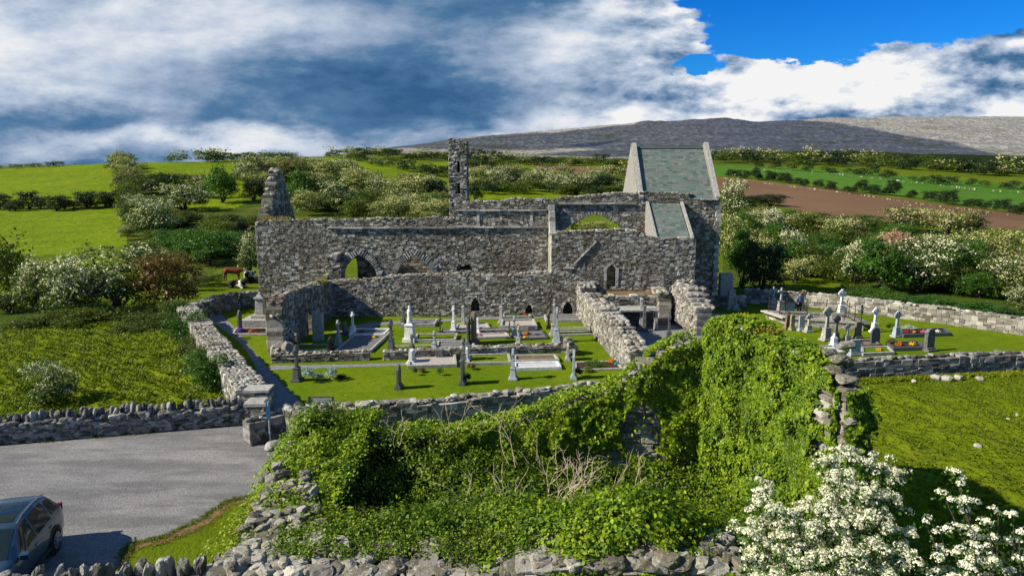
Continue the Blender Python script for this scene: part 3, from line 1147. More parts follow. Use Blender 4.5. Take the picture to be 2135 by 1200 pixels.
# offset string course, and the thin drip line of the old aisle roof
mb = MB(5)
r = random.Random(8)
for (xa, xb, z, p_) in ((X(683, 476, YS), X(945, 476, YS), Z(0, 474.5, YS), .13), (X(952, 437, YS), X(1140, 437, YS), Z(0, 438, YS), .10), (X(950, 475, YS), X(1134, 473, YS), Z(0, 473, YS), .13)):
    x_ = xa
    while x_ < xb:
        w_ = r.uniform(.5, 1.1)
        mb.box((x_ + w_ / 2, YS - p_ / 2 - .02, z + r.uniform(-.02, .02)), (w_ * .97, p_ + .12, 0.12))
        x_ += w_
    loc(mb.build('string_course', M['quoin']), core)
    mb = MB(5)
# two blocked clerestory jambs
mb = MB(6)
for px in (997, 1108):
    for k in range(6):
        mb.box((X(px, 460, YS), YS - .02, Z(px, 468, YS) + .21 * k), (r.uniform(.16, .3), .14, .2))
    loc(mb.build('window_jamb', M['quoin']), core)
    mb = MB(6)

# west gable fragment, standing across the nave
mb = MB(7)
Lg = YN - YS
gt = interp_top([(0, Z(545, 450, 64)), (0.15, Z(0, 440, 63.9)), (0.9, Z(0, 425, 63)), (1.6, Z(0, 405, 62.5)), (2.6, Z(0, 385, 61.2)), (3.3, Z(0, 362, 60.8)), (3.9, Z(0, 353, 60)), (4.9, Z(0, 355, 59)), (5.1, Z(0, 366, 59)), (6.1, Z(0, 395, 58)), (6.9, Z(0, 418, 57.3)), (8.0, Z(0, 452, 56.2))], 0.5, 4, 1.5)
# walk from north to south keeps the front towards +X
Ln = Lg
topg = lambda s_: interp_top([(0, 6.6), (0.8, 7.5), (1.6, 8.5), (2.4, 9.5), (3.1, 10.4), (3.6, 11.1), (4.2, 11.2), (4.5, 10.4), (5.0, 10.1), (5.4, 9.2), (6.0, 9.0), (6.4, 8.2), (7.0, 8.0), (7.4, 7.2), (8.0, 7.0)], 0.6, 4, 1.9)(s_)
masonry(mb, (xW + .85, YS), (xW + .85, YN), .8, lambda s_: topg(Ln - s_), [arch_hole(3.4, 4.3, 6.8, 8.6, 5.8)], 0.13, 0.28, seed=9, prot=0.11)
caprocks(mb, (xW + .85, YS), (xW + .85, YN), .8, lambda s_: topg(Ln - s_), 0.34, 0.8, 10)
loc(mb.build('west_gable', M['abbey']))

# north nave wall with its arch (seen through the south arches)
mb = MB(8)
xn0, xn1 = X(700, 560, YN), X(743, 560, YN)
masonry(mb, (xW + 1, YN), (xC - 8.2, YN), TW, interp_top([(0, 6.4), (8, 6.0), (18, 6.2), (23, 5.5)], 0.4, 3), [arch_hole(xn0 - xW - 1 - .8, xn1 - xW - 1 + .1, 2.4, 4.4, 0, 2.3)], 0.16, 0.5, seed=12)
loc(mb.build('north_wall', M['abbey']))

# crossing wall section with the great arch
mb = MB(9)
xj0 = xJ
Lc = xC + 0.2 - xj0
ct_ = [(1143, 424), (1160, 416), (1180, 412), (1230, 408), (1260, 404), (1300, 405), (1332, 404)]
top = interp_top([(X(a, b, YS) - xj0, Z(a, b, YS)) for a, b in ct_], 0.2, 6, 1.1)
ax0, ax1 = X(1176, 482, YS), X(1305, 482, YS)
zA = Z(0, 446, YS)
zS = 5.6
masonry(mb, (xj0, YS), (xC + .2, YS), 1.25, top, [arch_hole(ax0 - xj0, ax1 - xj0, zS, zA, 0, 2.9)], .11, .27, seed=13)
caprocks(mb, (xj0, YS), (xC, YS), 1.2, top, 0.28, 0.9, 14)
xing = loc(mb.build('crossing_wall', M['abbey']))
mb = MB(10)
voussoirs(mb, None, (ax0 + ax1) / 2, YS, 60, 0.34, 0.06, 0.14, zs=zS, za=zA, hw=(ax1 - ax0) / 2, power=2.9, seed=3)
loc(mb.build('arch_ring', M['quoin']), xing)
mb = MB(11)
x_ = X(1165, 424, YS)
while x_ < X(1325, 420, YS):
    w_ = r.uniform(.5, 1.0)
    mb.box((x_ + w_ / 2, YS - .08, Z(0, 424, YS) + r.uniform(-.02, .02)), (w_ * .97, .26, .13))
    x_ += w_
loc(mb.build('string_course', M['quoin']), xing)
# soffit and north side of the crossing: second arch ring deeper in
mb = MB(12)
xa_, xb_ = ax0 - .2, ax1 + .5
masonry(mb, (xj0, YN - 1), (xC + .2, YN - 1), 1.1, interp_top([(0, 6.0), (1.2, 6.2), (2.0, 4.2), (4.0, 3.4), (6.0, 4.4), (9, 7.2)], 0.3, 2), [], 0.16, 0.45, seed=15)
loc(mb.build('north_wall', M['abbey']))

# bell turret on the cross wall
mb = MB(13)
YT = 59.6
tx0, tx1 = X(936, 400, YT), X(974, 400, YT)
zt = Z(0, 288, YT)
zb = 5.0
Lt = tx1 - tx0
tt = interp_top([(0, zt), (Lt * .55, zt + .05), (Lt * .6, zt - .12), (Lt, zt - .3)], 0.12, 3)
sl = rect_hole(Lt * .47, Lt * .62, Z(0, 360, YT), Z(0, 337, YT))
s2 = rect_hole(Lt * .36, Lt * .62, Z(0, 403, YT), Z(0, 382, YT))
masonry(mb, (tx0, YT), (tx1, YT), .35, lambda s_: tt(s_) - zb, [lambda z: sl(z + zb), lambda z: s2(z + zb)], .12, .26, seed=16, z0=zb, prot=.09)
masonry(mb, (tx0 + .35, YT + 1.9), (tx0 + .35, YT + .35), .35, lambda s_: zt - zb, [], .12, .34, seed=17, z0=zb, prot=.09)
masonry(mb, (tx1, YT + .35), (tx1, YT + 1.9), .35, lambda s_: zt - .3 - zb, [], .12, .34, seed=18, z0=zb, prot=.09)
masonry(mb, (tx0, YT + 1.9), (tx1, YT + 1.9), .3, lambda s_: zt - zb, [], .12, .34, seed=19, z0=zb)
# cross wall below
masonry(mb, (tx0 - .2, YT + .1), (tx1 + .2, YT + .1), 1.4, lambda s_: 6.4 + .3 * s_, [], .14, .4, seed=20)
masonry(mb, (tx0 + .9, YS + .8), (tx0 + .9, YT), 1.0, interp_top([(0, 6.6), (3, 6.9), (4, 8)], .3, 3), [], .14, .4, seed=22)
loc(mb.build('bell_turret', M['abbey']))

# transept: west quoin face, south wall
YF = 52.0
xT0 = X(1149, 560, YF)
xT1 = X(1449, 560, YF)
mb = MB(14)
tp = [(1149, 489), (1165, 484), (1200, 482), (1240, 481), (1290, 480), (1320, 482), (1340, 487), (1352, 492), (1380, 496), (1449, 499)]
top = interp_top([(X(a, b, YF) - xT0, Z(a, b, YF)) for a, b in tp], .16, 8, 1.2)
lw = (X(1265, 570, YF) - xT0, X(1284, 570, YF) - xT0)
dw = (X(1174, 640, YF) - xT0, X(1194, 640, YF) - xT0)
zl0, zl1 = Z(0, 599, YF), Z(0, 551, YF)
zd = Z(0, 628, YF)
masonry(mb, (xT0, YF), (xT1, YF), .9, top, [arch_hole(lw[0], lw[1], zl1 - .45, zl1, zl0, 1.8), arch_hole(dw[0], dw[1], zd - .55, zd, 0, 1.8)], .11, .25, seed=23, prot=0.055)
caprocks(mb, (xT0, YF), (X(1345, 480, YF), YF), .9, top, .26, .9, 24)
trw = loc(mb.build('transept_wall', M['abbey']))
mb = MB(15)
voussoirs(mb, None, xT0 + sum(lw) / 2, YF, 14, .16, .07, .14, zs=zl1 - .45, za=zl1, hw=(lw[1] - lw[0]) / 2, power=1.8)
for sx in (lw[0] - .1, lw[1] + .1):
    for k in range(8):
        mb.box((xT0 + sx, YF - .01, zl0 + .08 + k * .19), (r.uniform(.14, .22), .15, .175))
loc(mb.build('window_surround', M['quoin']), trw)
mb = MB(15)
voussoirs(mb, None, xT0 + sum(dw) / 2, YF, 18, .17, .07, .12, zs=zd - .55, za=zd, hw=(dw[1] - dw[0]) / 2, power=1.8)
loc(mb.build('door_surround', M['quoin']), trw)
# scar of a lost roof
mb = MB(16)
pa, pb = onY(1197, 550, YF), onY(1243, 503, YF)
n_ = 6
for i in range(n_):
    t_ = (i + .5) / n_
    mb.box((pa[0] + (pb[0] - pa[0]) * t_, YF - .07, pa[1] + (pb[1] - pa[1]) * t_), (math.dist(pa, pb) / n_ * .99, .16, .09), tilt=-math.atan2(pb[1] - pa[1], pb[0] - pa[0]))
mb.box((X(1185, 560, YF), YF - .07, Z(0, 558, YF)), (.8, .16, .07))
loc(mb.build('roof_scar', M['quoin']), trw)
# buttress-like west face of the transept
mb = MB(17)
xq = xT0 - .45
masonry(mb, (xT0, YS), (xT0, YF), .45, interp_top([(0, Z(0, 423, YS)), (1.2, 7.4), (1.5, 6.4), (4, Z(0, 489, YF))], .1, 1), [], .22, .5, seed=25, prot=.03)
loc(mb.build('transept_west_face', M['quoin']))
mb = MB(18)
masonry(mb, (xT1, YF + .9), (xT1, YS), .5, lambda s_: 5.6 + s_ * .6, [], .14, .4, seed=26)
loc(mb.build('transept_east_wall', M['abbey']))

# chancel walls
mb = MB(19)
zEave = Z(0, 416, YS)
topc = interp_top([(0, Z(0, 402, YS)), (X(1440, 400, YS) - xC, Z(0, 404, YS)), (X(1441, 400, YS) - xC, zEave), (20, zEave)], 0.10, 3)
masonry(mb, (xC, YS), (xE, YS), 1.0, topc, [], .11, .26, seed=27)
caprocks(mb, (xC, YS), (X(1440, 400, YS), YS), .8, topc, .3, .95, 28)
loc(mb.build('chancel_wall', M['abbey']))
mb = MB(20)
masonry(mb, (xE, YS + 1.0), (xE, YN), .9, lambda s_: zEave, [], .14, .4, seed=29)
# big stones of the east corner
for k in range(26):
    mb.box((xE - .1 + r.uniform(-.02, .02), YS - .02, .17 + k * .32), (.5 if k % 2 else .3, .3, .30))
loc(mb.build('chancel_east_wall', M['quoin']))
YR_ = 60.0
zR = Z(0, 309, YR_)
xg0 = X(1308, 306, YR_)
xg1 = X(1473, 304, YR_)
# gables: pentagon prisms faced with stone, with coping slabs
gables = []
for nm, xg, zr in (('chancel_west_gable', xC - .05, zR), ('chancel_east_gable', xE - .45, zR + .05)):
    mb = MB(21)
    pts = [(YS + .05, 7.2), (YS + .05, zEave + .15), (YR_, zr + .30), (YN - .05, zEave + .15), (YN - .05, 7.2)]
    mb.prism(pts, xg, xg + .45, 0, 'x')
    gb_ = loc(mb.build(nm, M['render_gable']))
    mb = MB(22)
    for (ya, za), (yb, zb_) in (((YS - .12, zEave + .10), (YR_, zr + .30)), ((YN + .12, zEave + .10), (YR_, zr + .30))):
        n_ = 9
        for i in range(n_):
            t0, t1 = i / n_, (i + .985) / n_
            y0_, z0_, y1_, z1_ = ya + (yb - ya) * t0, za + (zb_ - za) * t0, ya + (yb - ya) * t1, za + (zb_ - za) * t1
            mb.prism([(y0_, z0_ + .003), (y1_, z1_ + .003), (y1_, z1_ + .17), (y0_, z0_ + .17)], xg + .06, xg + .42, 0, 'x')
    loc(mb.build('gable_coping', M['limestone']), gb_)
# lower part of the west cross wall carrying the gable
mb = MB(23)
masonry(mb, (xC - .02, YN - 1.2), (xC - .02, YS + .9), .5, lambda s_: 7.2, [arch_hole(1.2, 4.6, 3.2, 5.5, 0)], .15, .45, seed=30)
loc(mb.build('chancel_arch_wall', M['abbey']))


def slate_mat():
    m_, t, b = mat('green_slate', 0.55, 0.4)
    r_ = island(t)
    P_ = pos(t)
    col_ = t.ramp(r_, [(0, (0.075, 0.105, 0.095)), (.35, (0.115, 0.165, 0.150)), (.6, (0.14, 0.185, 0.16)), (.8, (0.155, 0.165, 0.15)), (1.0, (0.19, 0.22, 0.20))])
    n_ = t.noise(P_, 1.2, 5, .6)
    col_ = t.mix(t.m('MULTIPLY', t.step(n_, .5, .65), .35), col_, (0.16, 0.14, 0.12))
    t.put(b.inputs['Base Color'], col_)
    bump(t, b, t.noise(P_, 14, 4, .6), .3, .02)
    return m_


M['slate'] = slate_mat()


def slate_roof(name, x0, x1, ya, za, yb, zb_, seed=1):
    """rows of overlapping slates from the eave (ya, za) to the ridge (yb, zb_)"""
    r_ = random.Random(seed)
    mb_ = MB(seed)
    dy, dz = yb - ya, zb_ - za
    L_ = math.hypot(dy, dz)
    ty, tz = dy / L_, dz / L_
    ny, nz = -tz, ty
    if nz < 0:
        ny, nz = -ny, -nz
    nrow = int(L_ / .24)
    sr = L_ / nrow
    for i in range(nrow):
        x_ = x0 - r_.uniform(0, .3)
        while x_ < x1:
            w_ = r_.uniform(.26, .48)
            a, b = max(x_, x0), min(x_ + w_ - .008, x1)
            x_ += w_
            if b - a < .03:
                continue
            e = r_.uniform(-.008, .008)
            s0, s1 = i * sr - .03, (i + 1) * sr + .02
            h0, h1 = .028 + e * .6, .012
            q = lambda s_, h_: (ya + ty * s_ + ny * h_, za + tz * s_ + nz * h_)
            p = [q(s0, h0), q(s1, h1), q(s1, h1 - .03), q(s0, h0 - .035)]
            mb_.prism([(c_[0], c_[1]) for c_ in p], a, b, 0, 'x')
    return loc(mb_.build(name, M['slate']))


rf = slate_roof('slate_roof', xC + .40, xE - .45, YS + .02, zEave + .02, YR_, zR, 31)
slate_roof('slate_roof', xC + .40, xE - .45, YN, zEave + .02, YR_, zR, 32)
mb = MB(24)
mb.prism([(YS + .15, zEave - .1), (YR_, zR - .12), (YN - .15, zEave - .1)], xC + .39, xE - .46, 0, 'x')
loc(mb.build('roof_deck', M['core']))
mb = MB(25)
x_ = xC + .42
while x_ < xE - .6:
    mb.prism([(YR_ - .14, zR - .01), (YR_, zR + .13), (YR_ + .14, zR - .01)], x_, x_ + .44, 0, 'x')
    x_ += .45
loc(mb.build('ridge_tiles', M['granite_dark']))
# eave row of projecting corbel stones
mb = MB(26)
x_ = xC + 5.2
while x_ < xE:
    mb.box((x_, YS - .12, zEave + .02), (.42, .34, .11))
    x_ += .46
loc(mb.build('eave_course', M['quoin']))

# transept chapel roof (slates falling to the south)
xr0, xr1 = X(1374, 497, YF), X(1440, 497, YF)
ze = Z(0, 497, YF + .3)
zt_ = Z(0, 424, YS)
slate_roof('chapel_roof', xr0, xr1, YF + .25, ze, YS, zt_, 33)
mb = MB(27)
mb.prism([(YF + .3, ze - .12), (YS - .02, zt_ - .12), (YS - .02, 5.0), (YF + .3, 5.0)], xr0 - .32, xr0 - .003, 0, 'x')
loc(mb.build('chapel_gable', M['render_gable']))
mb = MB(27)
mb.prism([(YF + .3, ze - .12), (YS - .02, zt_ - .12), (YS - .02, 5.0), (YF + .3, 5.0)], xr1 + .003, xr1 + .3, 0, 'x')
loc(mb.build('chapel_gable', M['render_gable']))
mb = MB(28)
for xx in (xr0 - .36, xr1 + .02):
    mb = MB(28)
    for i in range(6):
        t0, t1 = i / 6, (i + .985) / 6
        f_ = lambda t_: (YF + .1 + (YS - .05 - YF - .1) * t_, ze - .1 + (zt_ - ze + .08) * t_)
        (y0_, z0_), (y1_, z1_) = f_(t0), f_(t1)
        mb.prism([(y0_, z0_), (y1_, z1_), (y1_, z1_ + .2), (y0_, z0_ + .2)], xx + .05, xx + .27, 0, 'x')
    loc(mb.build('gable_coping', M['limestone']))
mb = MB(29)
mb.prism([(YF + .4, ze - .15), (YS - .02, zt_ - .2), (YS - .02, 5.2), (YF + .4, 5.2)], xr0, xr1, 0, 'x')
loc(mb.build('roof_deck', M['core']))

# lower range wall in front of the nave (north side of the cloister)
mb = MB(30)
xL0 = X(690, 640, YF)
xL1 = xT0 - .02
tp = [(690, 588), (720, 585), (800, 581), (812, 577), (900, 573), (962, 571), (968, 575), (971, 586), (980, 586), (983, 573), (1060, 574), (1068, 580), (1074, 573), (1100, 570), (1144, 569)]
top = interp_top([(X(a, b, YF) - xL0, Z(a, b, YF)) for a, b in tp], .06, 3, 2)
d1 = (X(982, 640, YF) - xL0, X(1000, 640, YF) - xL0)
d2 = (X(1096, 640, YF) - xL0, X(1110, 640, YF) - xL0)
masonry(mb, (xL0, YF), (xL1, YF), .8, top, [arch_hole(d1[0], d1[1], .9, 1.5, .35, 1.8), arch_hole(d2[0], d2[1], .6, 1.0, 0.25, 1.2)], .11, .25, seed=34, prot=.06)
caprocks(mb, (xL0, YF), (xL1, YF), .8, top, .24, .95, 35)
loc(mb.build('range_wall', M['abbey']))
mb = MB(31)
for c_, d_ in (((xL0 + sum(d1) / 2, YF + .5, 1.0), (.9, .1, 1.4)), ((xL0 + sum(d2) / 2, YF + .5, .7), (.8, .1, 1.1)), ((xT0 + sum(dw) / 2, YF + .75, .6), (.9, .1, 1.2))):
    mb = MB(31)
    mb.box(c_, d_)
    loc(mb.build('blocked_doorway', M['core']))
mb = MB(32)
voussoirs(mb, None, xL0 + sum(d1) / 2, YF, 18, .15, .06, .11, zs=.9, za=1.5, hw=(d1[1] - d1[0]) / 2, power=1.8)
loc(mb.build('door_surround', M['quoin']))
# stub standing above the corner
mb = MB(33)
YB = 54.7
masonry(mb, (X(684, 560, YB), YB), (X(712, 560, YB), YB), 1.2, interp_top([(0, Z(0, 532, YB)), (.6, Z(0, 530, YB)), (.7, Z(0, 545, YB)), (1.1, Z(0, 560, YB))], .1, 2), [], .14, .34, seed=36, prot=.1)
masonry(mb, (X(672, 575, YB), YB), (X(684, 575, YB), YB), 1.2, lambda s_: Z(0, 580 - 30 * s_, YB), [], .12, .3, seed=37, prot=.1)
loc(mb.build('wall_stub', M['abbey']))

# west range wall running towards the viewer
xw = X(692, 640, YF)
mb = MB(34)
pA = Vector((xw, YF + .6, 0))
pN = at(592, 738)
xw2 = pN.x
Lw = (Vector((xw2, pN.y, 0)) - pA).length
topw = interp_top([(0, Z(0, 588, YF)), (Lw * .5, 3.15), (Lw * .8, 3.35), (Lw * .93, Z(0, 618, pN.y + .6)), (Lw * .985, 3.0), (Lw, 2.3)], .15, 5, 1.3)
masonry(mb, (pN.x, pN.y), (pA.x, pA.y), .95, lambda s_: topw(Lw - s_), [arch_hole(5.0, 6.1, 1.5, 2.25, 0, 1.8), arch_hole(2.0, 2.6, .9, 1.5, 0, 1.8)], .12, .26, seed=38, prot=.09, inset=.022)
caprocks(mb, (pN.x, pN.y), (pA.x, pA.y), .95, lambda s_: topw(Lw - s_), .3, .95, 39)
mb.rock((pN.x + .3, pN.y - .4, .4), (.9, .8, 1.1))
mb.rock((pN.x - .3, pN.y - .3, .3), (.8, .8, .8))
loc(mb.build('west_range_wall', M['abbey']))
mb = MB(35)
for c_, d_ in (((X(664, 640, 44), 44.2, .9), (.35, .4, 1.8)), ((X(655, 640, 44), 44.0, 1.0), (.3, .3, 2.0))):
    mb = MB(35)
    mb.box(c_, d_)
    loc(mb.build('door_jamb', M['limestone']))

# crumbled wall between lawn and gravel court
mb = MB(36)
q0 = at(1203, 657)
q1 = at(1312, 782)
Lq = (q1 - q0).length
topq = interp_top([(0, Z(0, 584, q0.y)), (2.2, 2.5), (2.25, 2.15), (5, 2.1), (7.5, 1.9), (7.6, 2.2), (9, 2.05), (10.5, 1.75), (Lq, 1.45)], .35, 7, 1.4)
masonry(mb, (q1.x + 1.05, q1.y + .1), (q0.x + .95, q0.y), 1.0, lambda s_: topq(Lq - s_), [], .13, .28, seed=40, prot=.14, inset=.03)
topq2 = lambda s_: topq(s_)
caprocks(mb, (q0.x, q0.y), (q1.x + .1, q1.y), 1.1, topq2, .32, 1.0, 41)
for k in range(5):
    s_ = 1.8 + k * 2.7
    p = q0.lerp(q1, s_ / Lq)
    mb.box((p.x + .02, p.y, topq(s_) * .45), (.16, .5, topq(s_) * .9), rz=.05)
loc(mb.build('court_west_wall', M['pale_wall']))

# raised terrace and its retaining wall
mb = MB(37)
yt0 = at(1300, 672).y
zt0 = 2.0
xt0, xt1 = X(1256, 640, yt0), X(1396, 640, yt0)
masonry(mb, (xt0, yt0), (xt1, yt0), .7, lambda s_: zt0, [], .13, .36, seed=42, prot=.08)
masonry(mb, (xt1 - .1, yt0 - .8), (xt1 - .1, YF - .1), .8, interp_top([(0, 1.7), (1, 2.4), (4, 2.3)], .3, 2), [], .14, .36, seed=43, prot=.1)
caprocks(mb, (xt1 - .1, yt0 - .6), (xt1 - .1, YF - .1), .9, lambda s_: 2.25, .3, .9, 44)
loc(mb.build('terrace_wall', M['abbey']))
mb = MB(38)
mb.box(((xt0 + xt1) / 2, (yt0 + .6 + YF) / 2, zt0 / 2 - .02), (xt1 - xt0 - .1, YF - yt0 - .65, zt0), 0)
loc(mb.build('terrace', M['dirt']))
# east wall of the court
mb = MB(39)
e0, e1 = Vector((X(1402, 660, 50), 50.2, 0)), at(1462, 700)
Le = (e1 - e0).length
tope = interp_top([(0, 2.7), (.8, 3.0), (1.4, 3.1), (2.2, 2.9), (3.2, 3.0), (4.0, 2.2), (5.0, 1.6), (Le, 1.3)], .4, 9, 1.2)
masonry(mb, (e1.x + .6, e1.y), (e0.x + .9, e0.y), .95, lambda s_: tope(Le - s_), [], .13, .28, seed=45, prot=.16, inset=.03)
caprocks(mb, (e0.x, e0.y), (e1.x, e1.y), 1.0, tope, .34, 1.0, 46)
for k in range(30):
    s_ = r.uniform(2.5, Le)
    p = e0.lerp(e1, s_ / Le)
    mb.rock((p.x + r.uniform(0, 1.6), p.y + r.uniform(-.6, .6), r.uniform(.1, 1.0)), (.5, .45, .4))
loc(mb.build('court_east_wall', M['pale_wall']))
# low wall east of the chancel
mb = MB(40)
y_ = at(1500, 642).y
masonry(mb, (X(1455, 640, y_), y_), (X(1556, 640, y_), y_), .5, lambda s_: .95, [], .13, .36, seed=47, prot=.07)
tag(mb.build('low_wall', M['abbey']), 'low straight rubble wall beside the chancel east corner', 'wall')
mb = MB(41)
mb.box((X(1512, 600, 57.5), 57.5, 1.3), (1.0, .6, 2.6))
loc(mb.build('buttress', M['limestone']))

# ------------------------------------------------------------------ boundary walls
def two(a, b, dx=0):
    return (a.x, a.y), (b.x, b.y)


# wall between car park and rough field, upright coping stones
mb = MB(50)
A, B = at(-260, 948), at(517, 884)
masonry(mb, (A.x, A.y), (B.x, B.y), .55, interp_top([(0, .82), (30, .85)], .12, 4), [], .13, .36, seed=50, prot=.14, inset=.05)
caprocks(mb, (A.x, A.y), (B.x, B.y), .5, lambda s_: .84, .30, 1.0, 51, upright=True)
# loose bulging face stones
mb.r = random.Random(5)
d = (B - A).normalized()
for k in range(520):
    s_ = mb.r.uniform(0, (B - A).length)
    p = A + d * s_
    mb.rock((p.x + d.y * .02, p.y - d.x * .02, mb.r.uniform(.08, .85)), (mb.r.uniform(.25, .5), .25, mb.r.uniform(.12, .26)), rz=math.atan2(d.y, d.x) + mb.r.uniform(-.1, .1))
tag(mb.build('field_wall', M['drystone']), 'grey dry stone wall with upright coping stones along the car park', 'wall')
# wide western boundary wall seen from above
mb = MB(52)
A, B = at(524, 806, 1.3), at(390, 640, 1.3)
d = (B - A).normalized()
topb = interp_top([(0, 1.35), (8, 1.3), (24, 1.35)], .1, 3)
masonry(mb, (A.x + d.y * .62, A.y - d.x * .62), (B.x + d.y * .62, B.y - d.x * .62), 1.25, topb, [], .14, .4, seed=52, prot=.08)
caprocks(mb, (A.x + d.y * .62, A.y - d.x * .62), (B.x + d.y * .62, B.y - d.x * .62), 1.25, topb, .17, 1.0, 53)
tag(mb.build('boundary_wall', M['pale_wall']), 'broad topped grey stone wall running from the gate piers back towards the abbey', 'wall')
mb = MB(53)
C = at(408, 668)
D = at(470, 655)
E = at(542, 640)
B2 = Vector((B.x + .2, B.y + .3, 0))
topd = interp_top([(0, 1.25), (9, 1.2)], .12, 9)
masonry(mb, (B2.x, B2.y), (D.x - .5, D.y + 1.2), .7, topd, [], .14, .4, seed=54, prot=.07)
masonry(mb, (D.x - .5, D.y + 1.2), (E.x, E.y + .5), .6, topd, [rect_hole(1.15, 1.45, .2, 2)], .14, .4, seed=55, prot=.07)
caprocks(mb, (B2.x, B2.y), (D.x - .5, D.y + 1.2), .8, topd, .26, 1.0, 56)
caprocks(mb, (D.x - .5, D.y + 1.2), (E.x, E.y + .5), .6, topd, .26, .9, 57)
tag(mb.build('boundary_wall', M['drystone']), 'short dark stone wall closing the corner left of the west gable', 'wall')

# front churchyard wall
mb = MB(54)
P1, P2, P3 = at(606, 905), at(900, 885), at(1330, 838)
for (p, q, sd_) in ((P1, P2, 60), (P2, P3, 61)):
    tp_ = interp_top([(0, .98), (20, 1.0)], .07, sd_)
    masonry(mb, (p.x, p.y), (q.x, q.y), .6, tp_, [], .13, .42, seed=sd_, prot=.06)
    caprocks(mb, (p.x, p.y), (q.x, q.y), .62, tp_, .33, 1.0, sd_ + 5)
tag(mb.build('churchyard_wall', M['pale_wall']), 'low grey stone wall with pale capping along the front of the central lawn', 'wall')
mb = MB(55)
A, B = at(640, 962), at(592, 905)
masonry(mb, (B.x, B.y), (A.x, A.y), .75, interp_top([(0, 1.15), (3, 1.3)], .05, 4), [], .13, .4, seed=62, prot=.05)
caprocks(mb, (B.x, B.y), (A.x, A.y), .75, lambda s_: 1.2, .3, 1.0, 63)
masonry(mb, (at(522, 930).x, at(522, 930).y), (B.x + .3, B.y - .1), .6, interp_top([(0, 1.0), (.5, .9), (2, 1.0)], .1, 3), [], .12, .34, seed=64, prot=.1, inset=.04)
caprocks(mb, (at(522, 930).x, at(522, 930).y), (B.x + .3, B.y - .1), .6, lambda s_: .98, .27, 1.0, 65)
mb.rock((at(572, 930).x, at(572, 930).y - .1, .1), (.9, .5, .3))
mb.rock((at(490, 878).x, at(490, 878).y - .3, .08), (.9, .45, .2))
tag(mb.build('entrance_wall', M['drystone']), 'stub of rough stone wall between the gate pier and the overgrown ruin', 'wall')

# gate piers
gp = empty('gate_pier', at(541, 905), 0.05, 'square stone gate pier with a flat pale capstone at the car park entrance', 'gate pier', 'stone piers of the entrance')
mb = MB(56)
masonry(mb, (-.4, -.35), (.4, -.35), .7, lambda s_: 1.3, [], .13, .3, seed=66, prot=.07)
mb.build('shaft', M['drystone'], gp)
mb = MB(57)
mb.r = random.Random(3)
mb.box((0, 0, 1.38), (.9, .8, .12))
mb.frustum((0, 0, 1.442), (.88, .78), (.7, .6), .06)
mb.build('capstone', M['quoin'], gp)
gp = empty('gate_pier', at(548, 872), 0.05, 'broad stone gate pier behind the first one, at the end of the boundary wall', 'gate pier', 'stone piers of the entrance')
mb = MB(58)
masonry(mb, (-.6, -.4), (.4, -.4), .8, lambda s_: 1.3, [], .13, .3, seed=67, prot=.07)
mb.build('shaft', M['pale_wall'], gp)
mb = MB(59)
mb.r = random.Random(9)
mb.box((-.1, 0, 1.37), (1.1, .9, .11))
mb.build('capstone', M['quoin'], gp)
mb = MB(60)
p = at(505, 884)
mb.box((p.x, p.y + .12, .55), (.75, .12, 1.1))
tag(mb.build('stile_slab', M['limestone_dark']), 'flat upright stone slab closing the wall beside the gate piers', 'stile')
sp_ = empty('signpost', at(564, 926), 0, 'thin blue grey metal signpost standing by the entrance wall', 'signpost')
mb = MB(61)
mb.tube([(0, 0, 0), (0, 0, 1.75)], .035, .035, 8)
mb.build('pole', M['granite_blue'], sp_)
mb = MB(62)
mb.box((0, -.05, 1.35), (.16, .04, .55))
mb.build('sign_plate', flat_mat('blue_sign', (0.03, 0.13, 0.24), (0.02, 0.09, 0.18), 5, .5), sp_)
ib = empty('information_board', at(664, 892), 0.0, 'slanted information board with a blank pale back in a dark timber frame', 'sign')
mb = MB(63)
for sx in (-.5, .5):
    mb = MB(63)
    mb.box((sx, .62, .55), (.09, .09, 1.15))
    mb.build('leg', M['bark'], ib)
mb = MB(64)
# frame bars, leaning
for (c, d_) in (((0, .56, 1.17), (1.1, .08, .07)), ((0, .46, .72), (1.1, .08, .07)), ((-.52, .51, .945), (.07, .08, .52)), ((.52, .51, .945), (.07, .08, .52))):
    mb.box(c, d_)
mb.build('frame', M['bark'], ib)
mb = MB(65)
mb.box((0, .52, .945), (.98, .03, .42))
mb.build('panel', flat_mat('pale_panel', (.42, .45, .45), (.34, .37, .38), 3, .35, .5), ib)

# right hand front wall
mb = MB(66)
A, B = at(1690, 796), at(2300, 766)
tp_ = interp_top([(0, 1.0), (12, 1.02), (30, 1.05)], .12, 8)
masonry(mb, (A.x, A.y), (B.x, B.y), .6, tp_, [], .14, .42, seed=68, prot=.08)
caprocks(mb, (A.x, A.y), (B.x, B.y), .62, tp_, .28, 1.0, 69)
tag(mb.build('churchyard_wall', M['drystone']), 'shadowed dark grey stone wall in front of the right hand graves', 'wall')
# far wall on the right
mb = MB(67)
pts_ = [at(1556, 632), at(1690, 641), at(1850, 660), at(2000, 680), at(2300, 724)]
for i in range(4):
    p, q = pts_[i], pts_[i + 1]
    tp_ = interp_top([(0, 1.15), (20, 1.2)], .1, 20 + i)
    masonry(mb, (p.x, p.y), (q.x, q.y), .55, tp_, [], .15, .45, seed=70 + i, prot=.07)
    caprocks(mb, (p.x, p.y), (q.x, q.y), .55, tp_, .28, .95, 75 + i)
tag(mb.build('churchyard_wall', M['pale_wall']), 'long sunlit pale stone wall behind the right hand graves', 'wall')

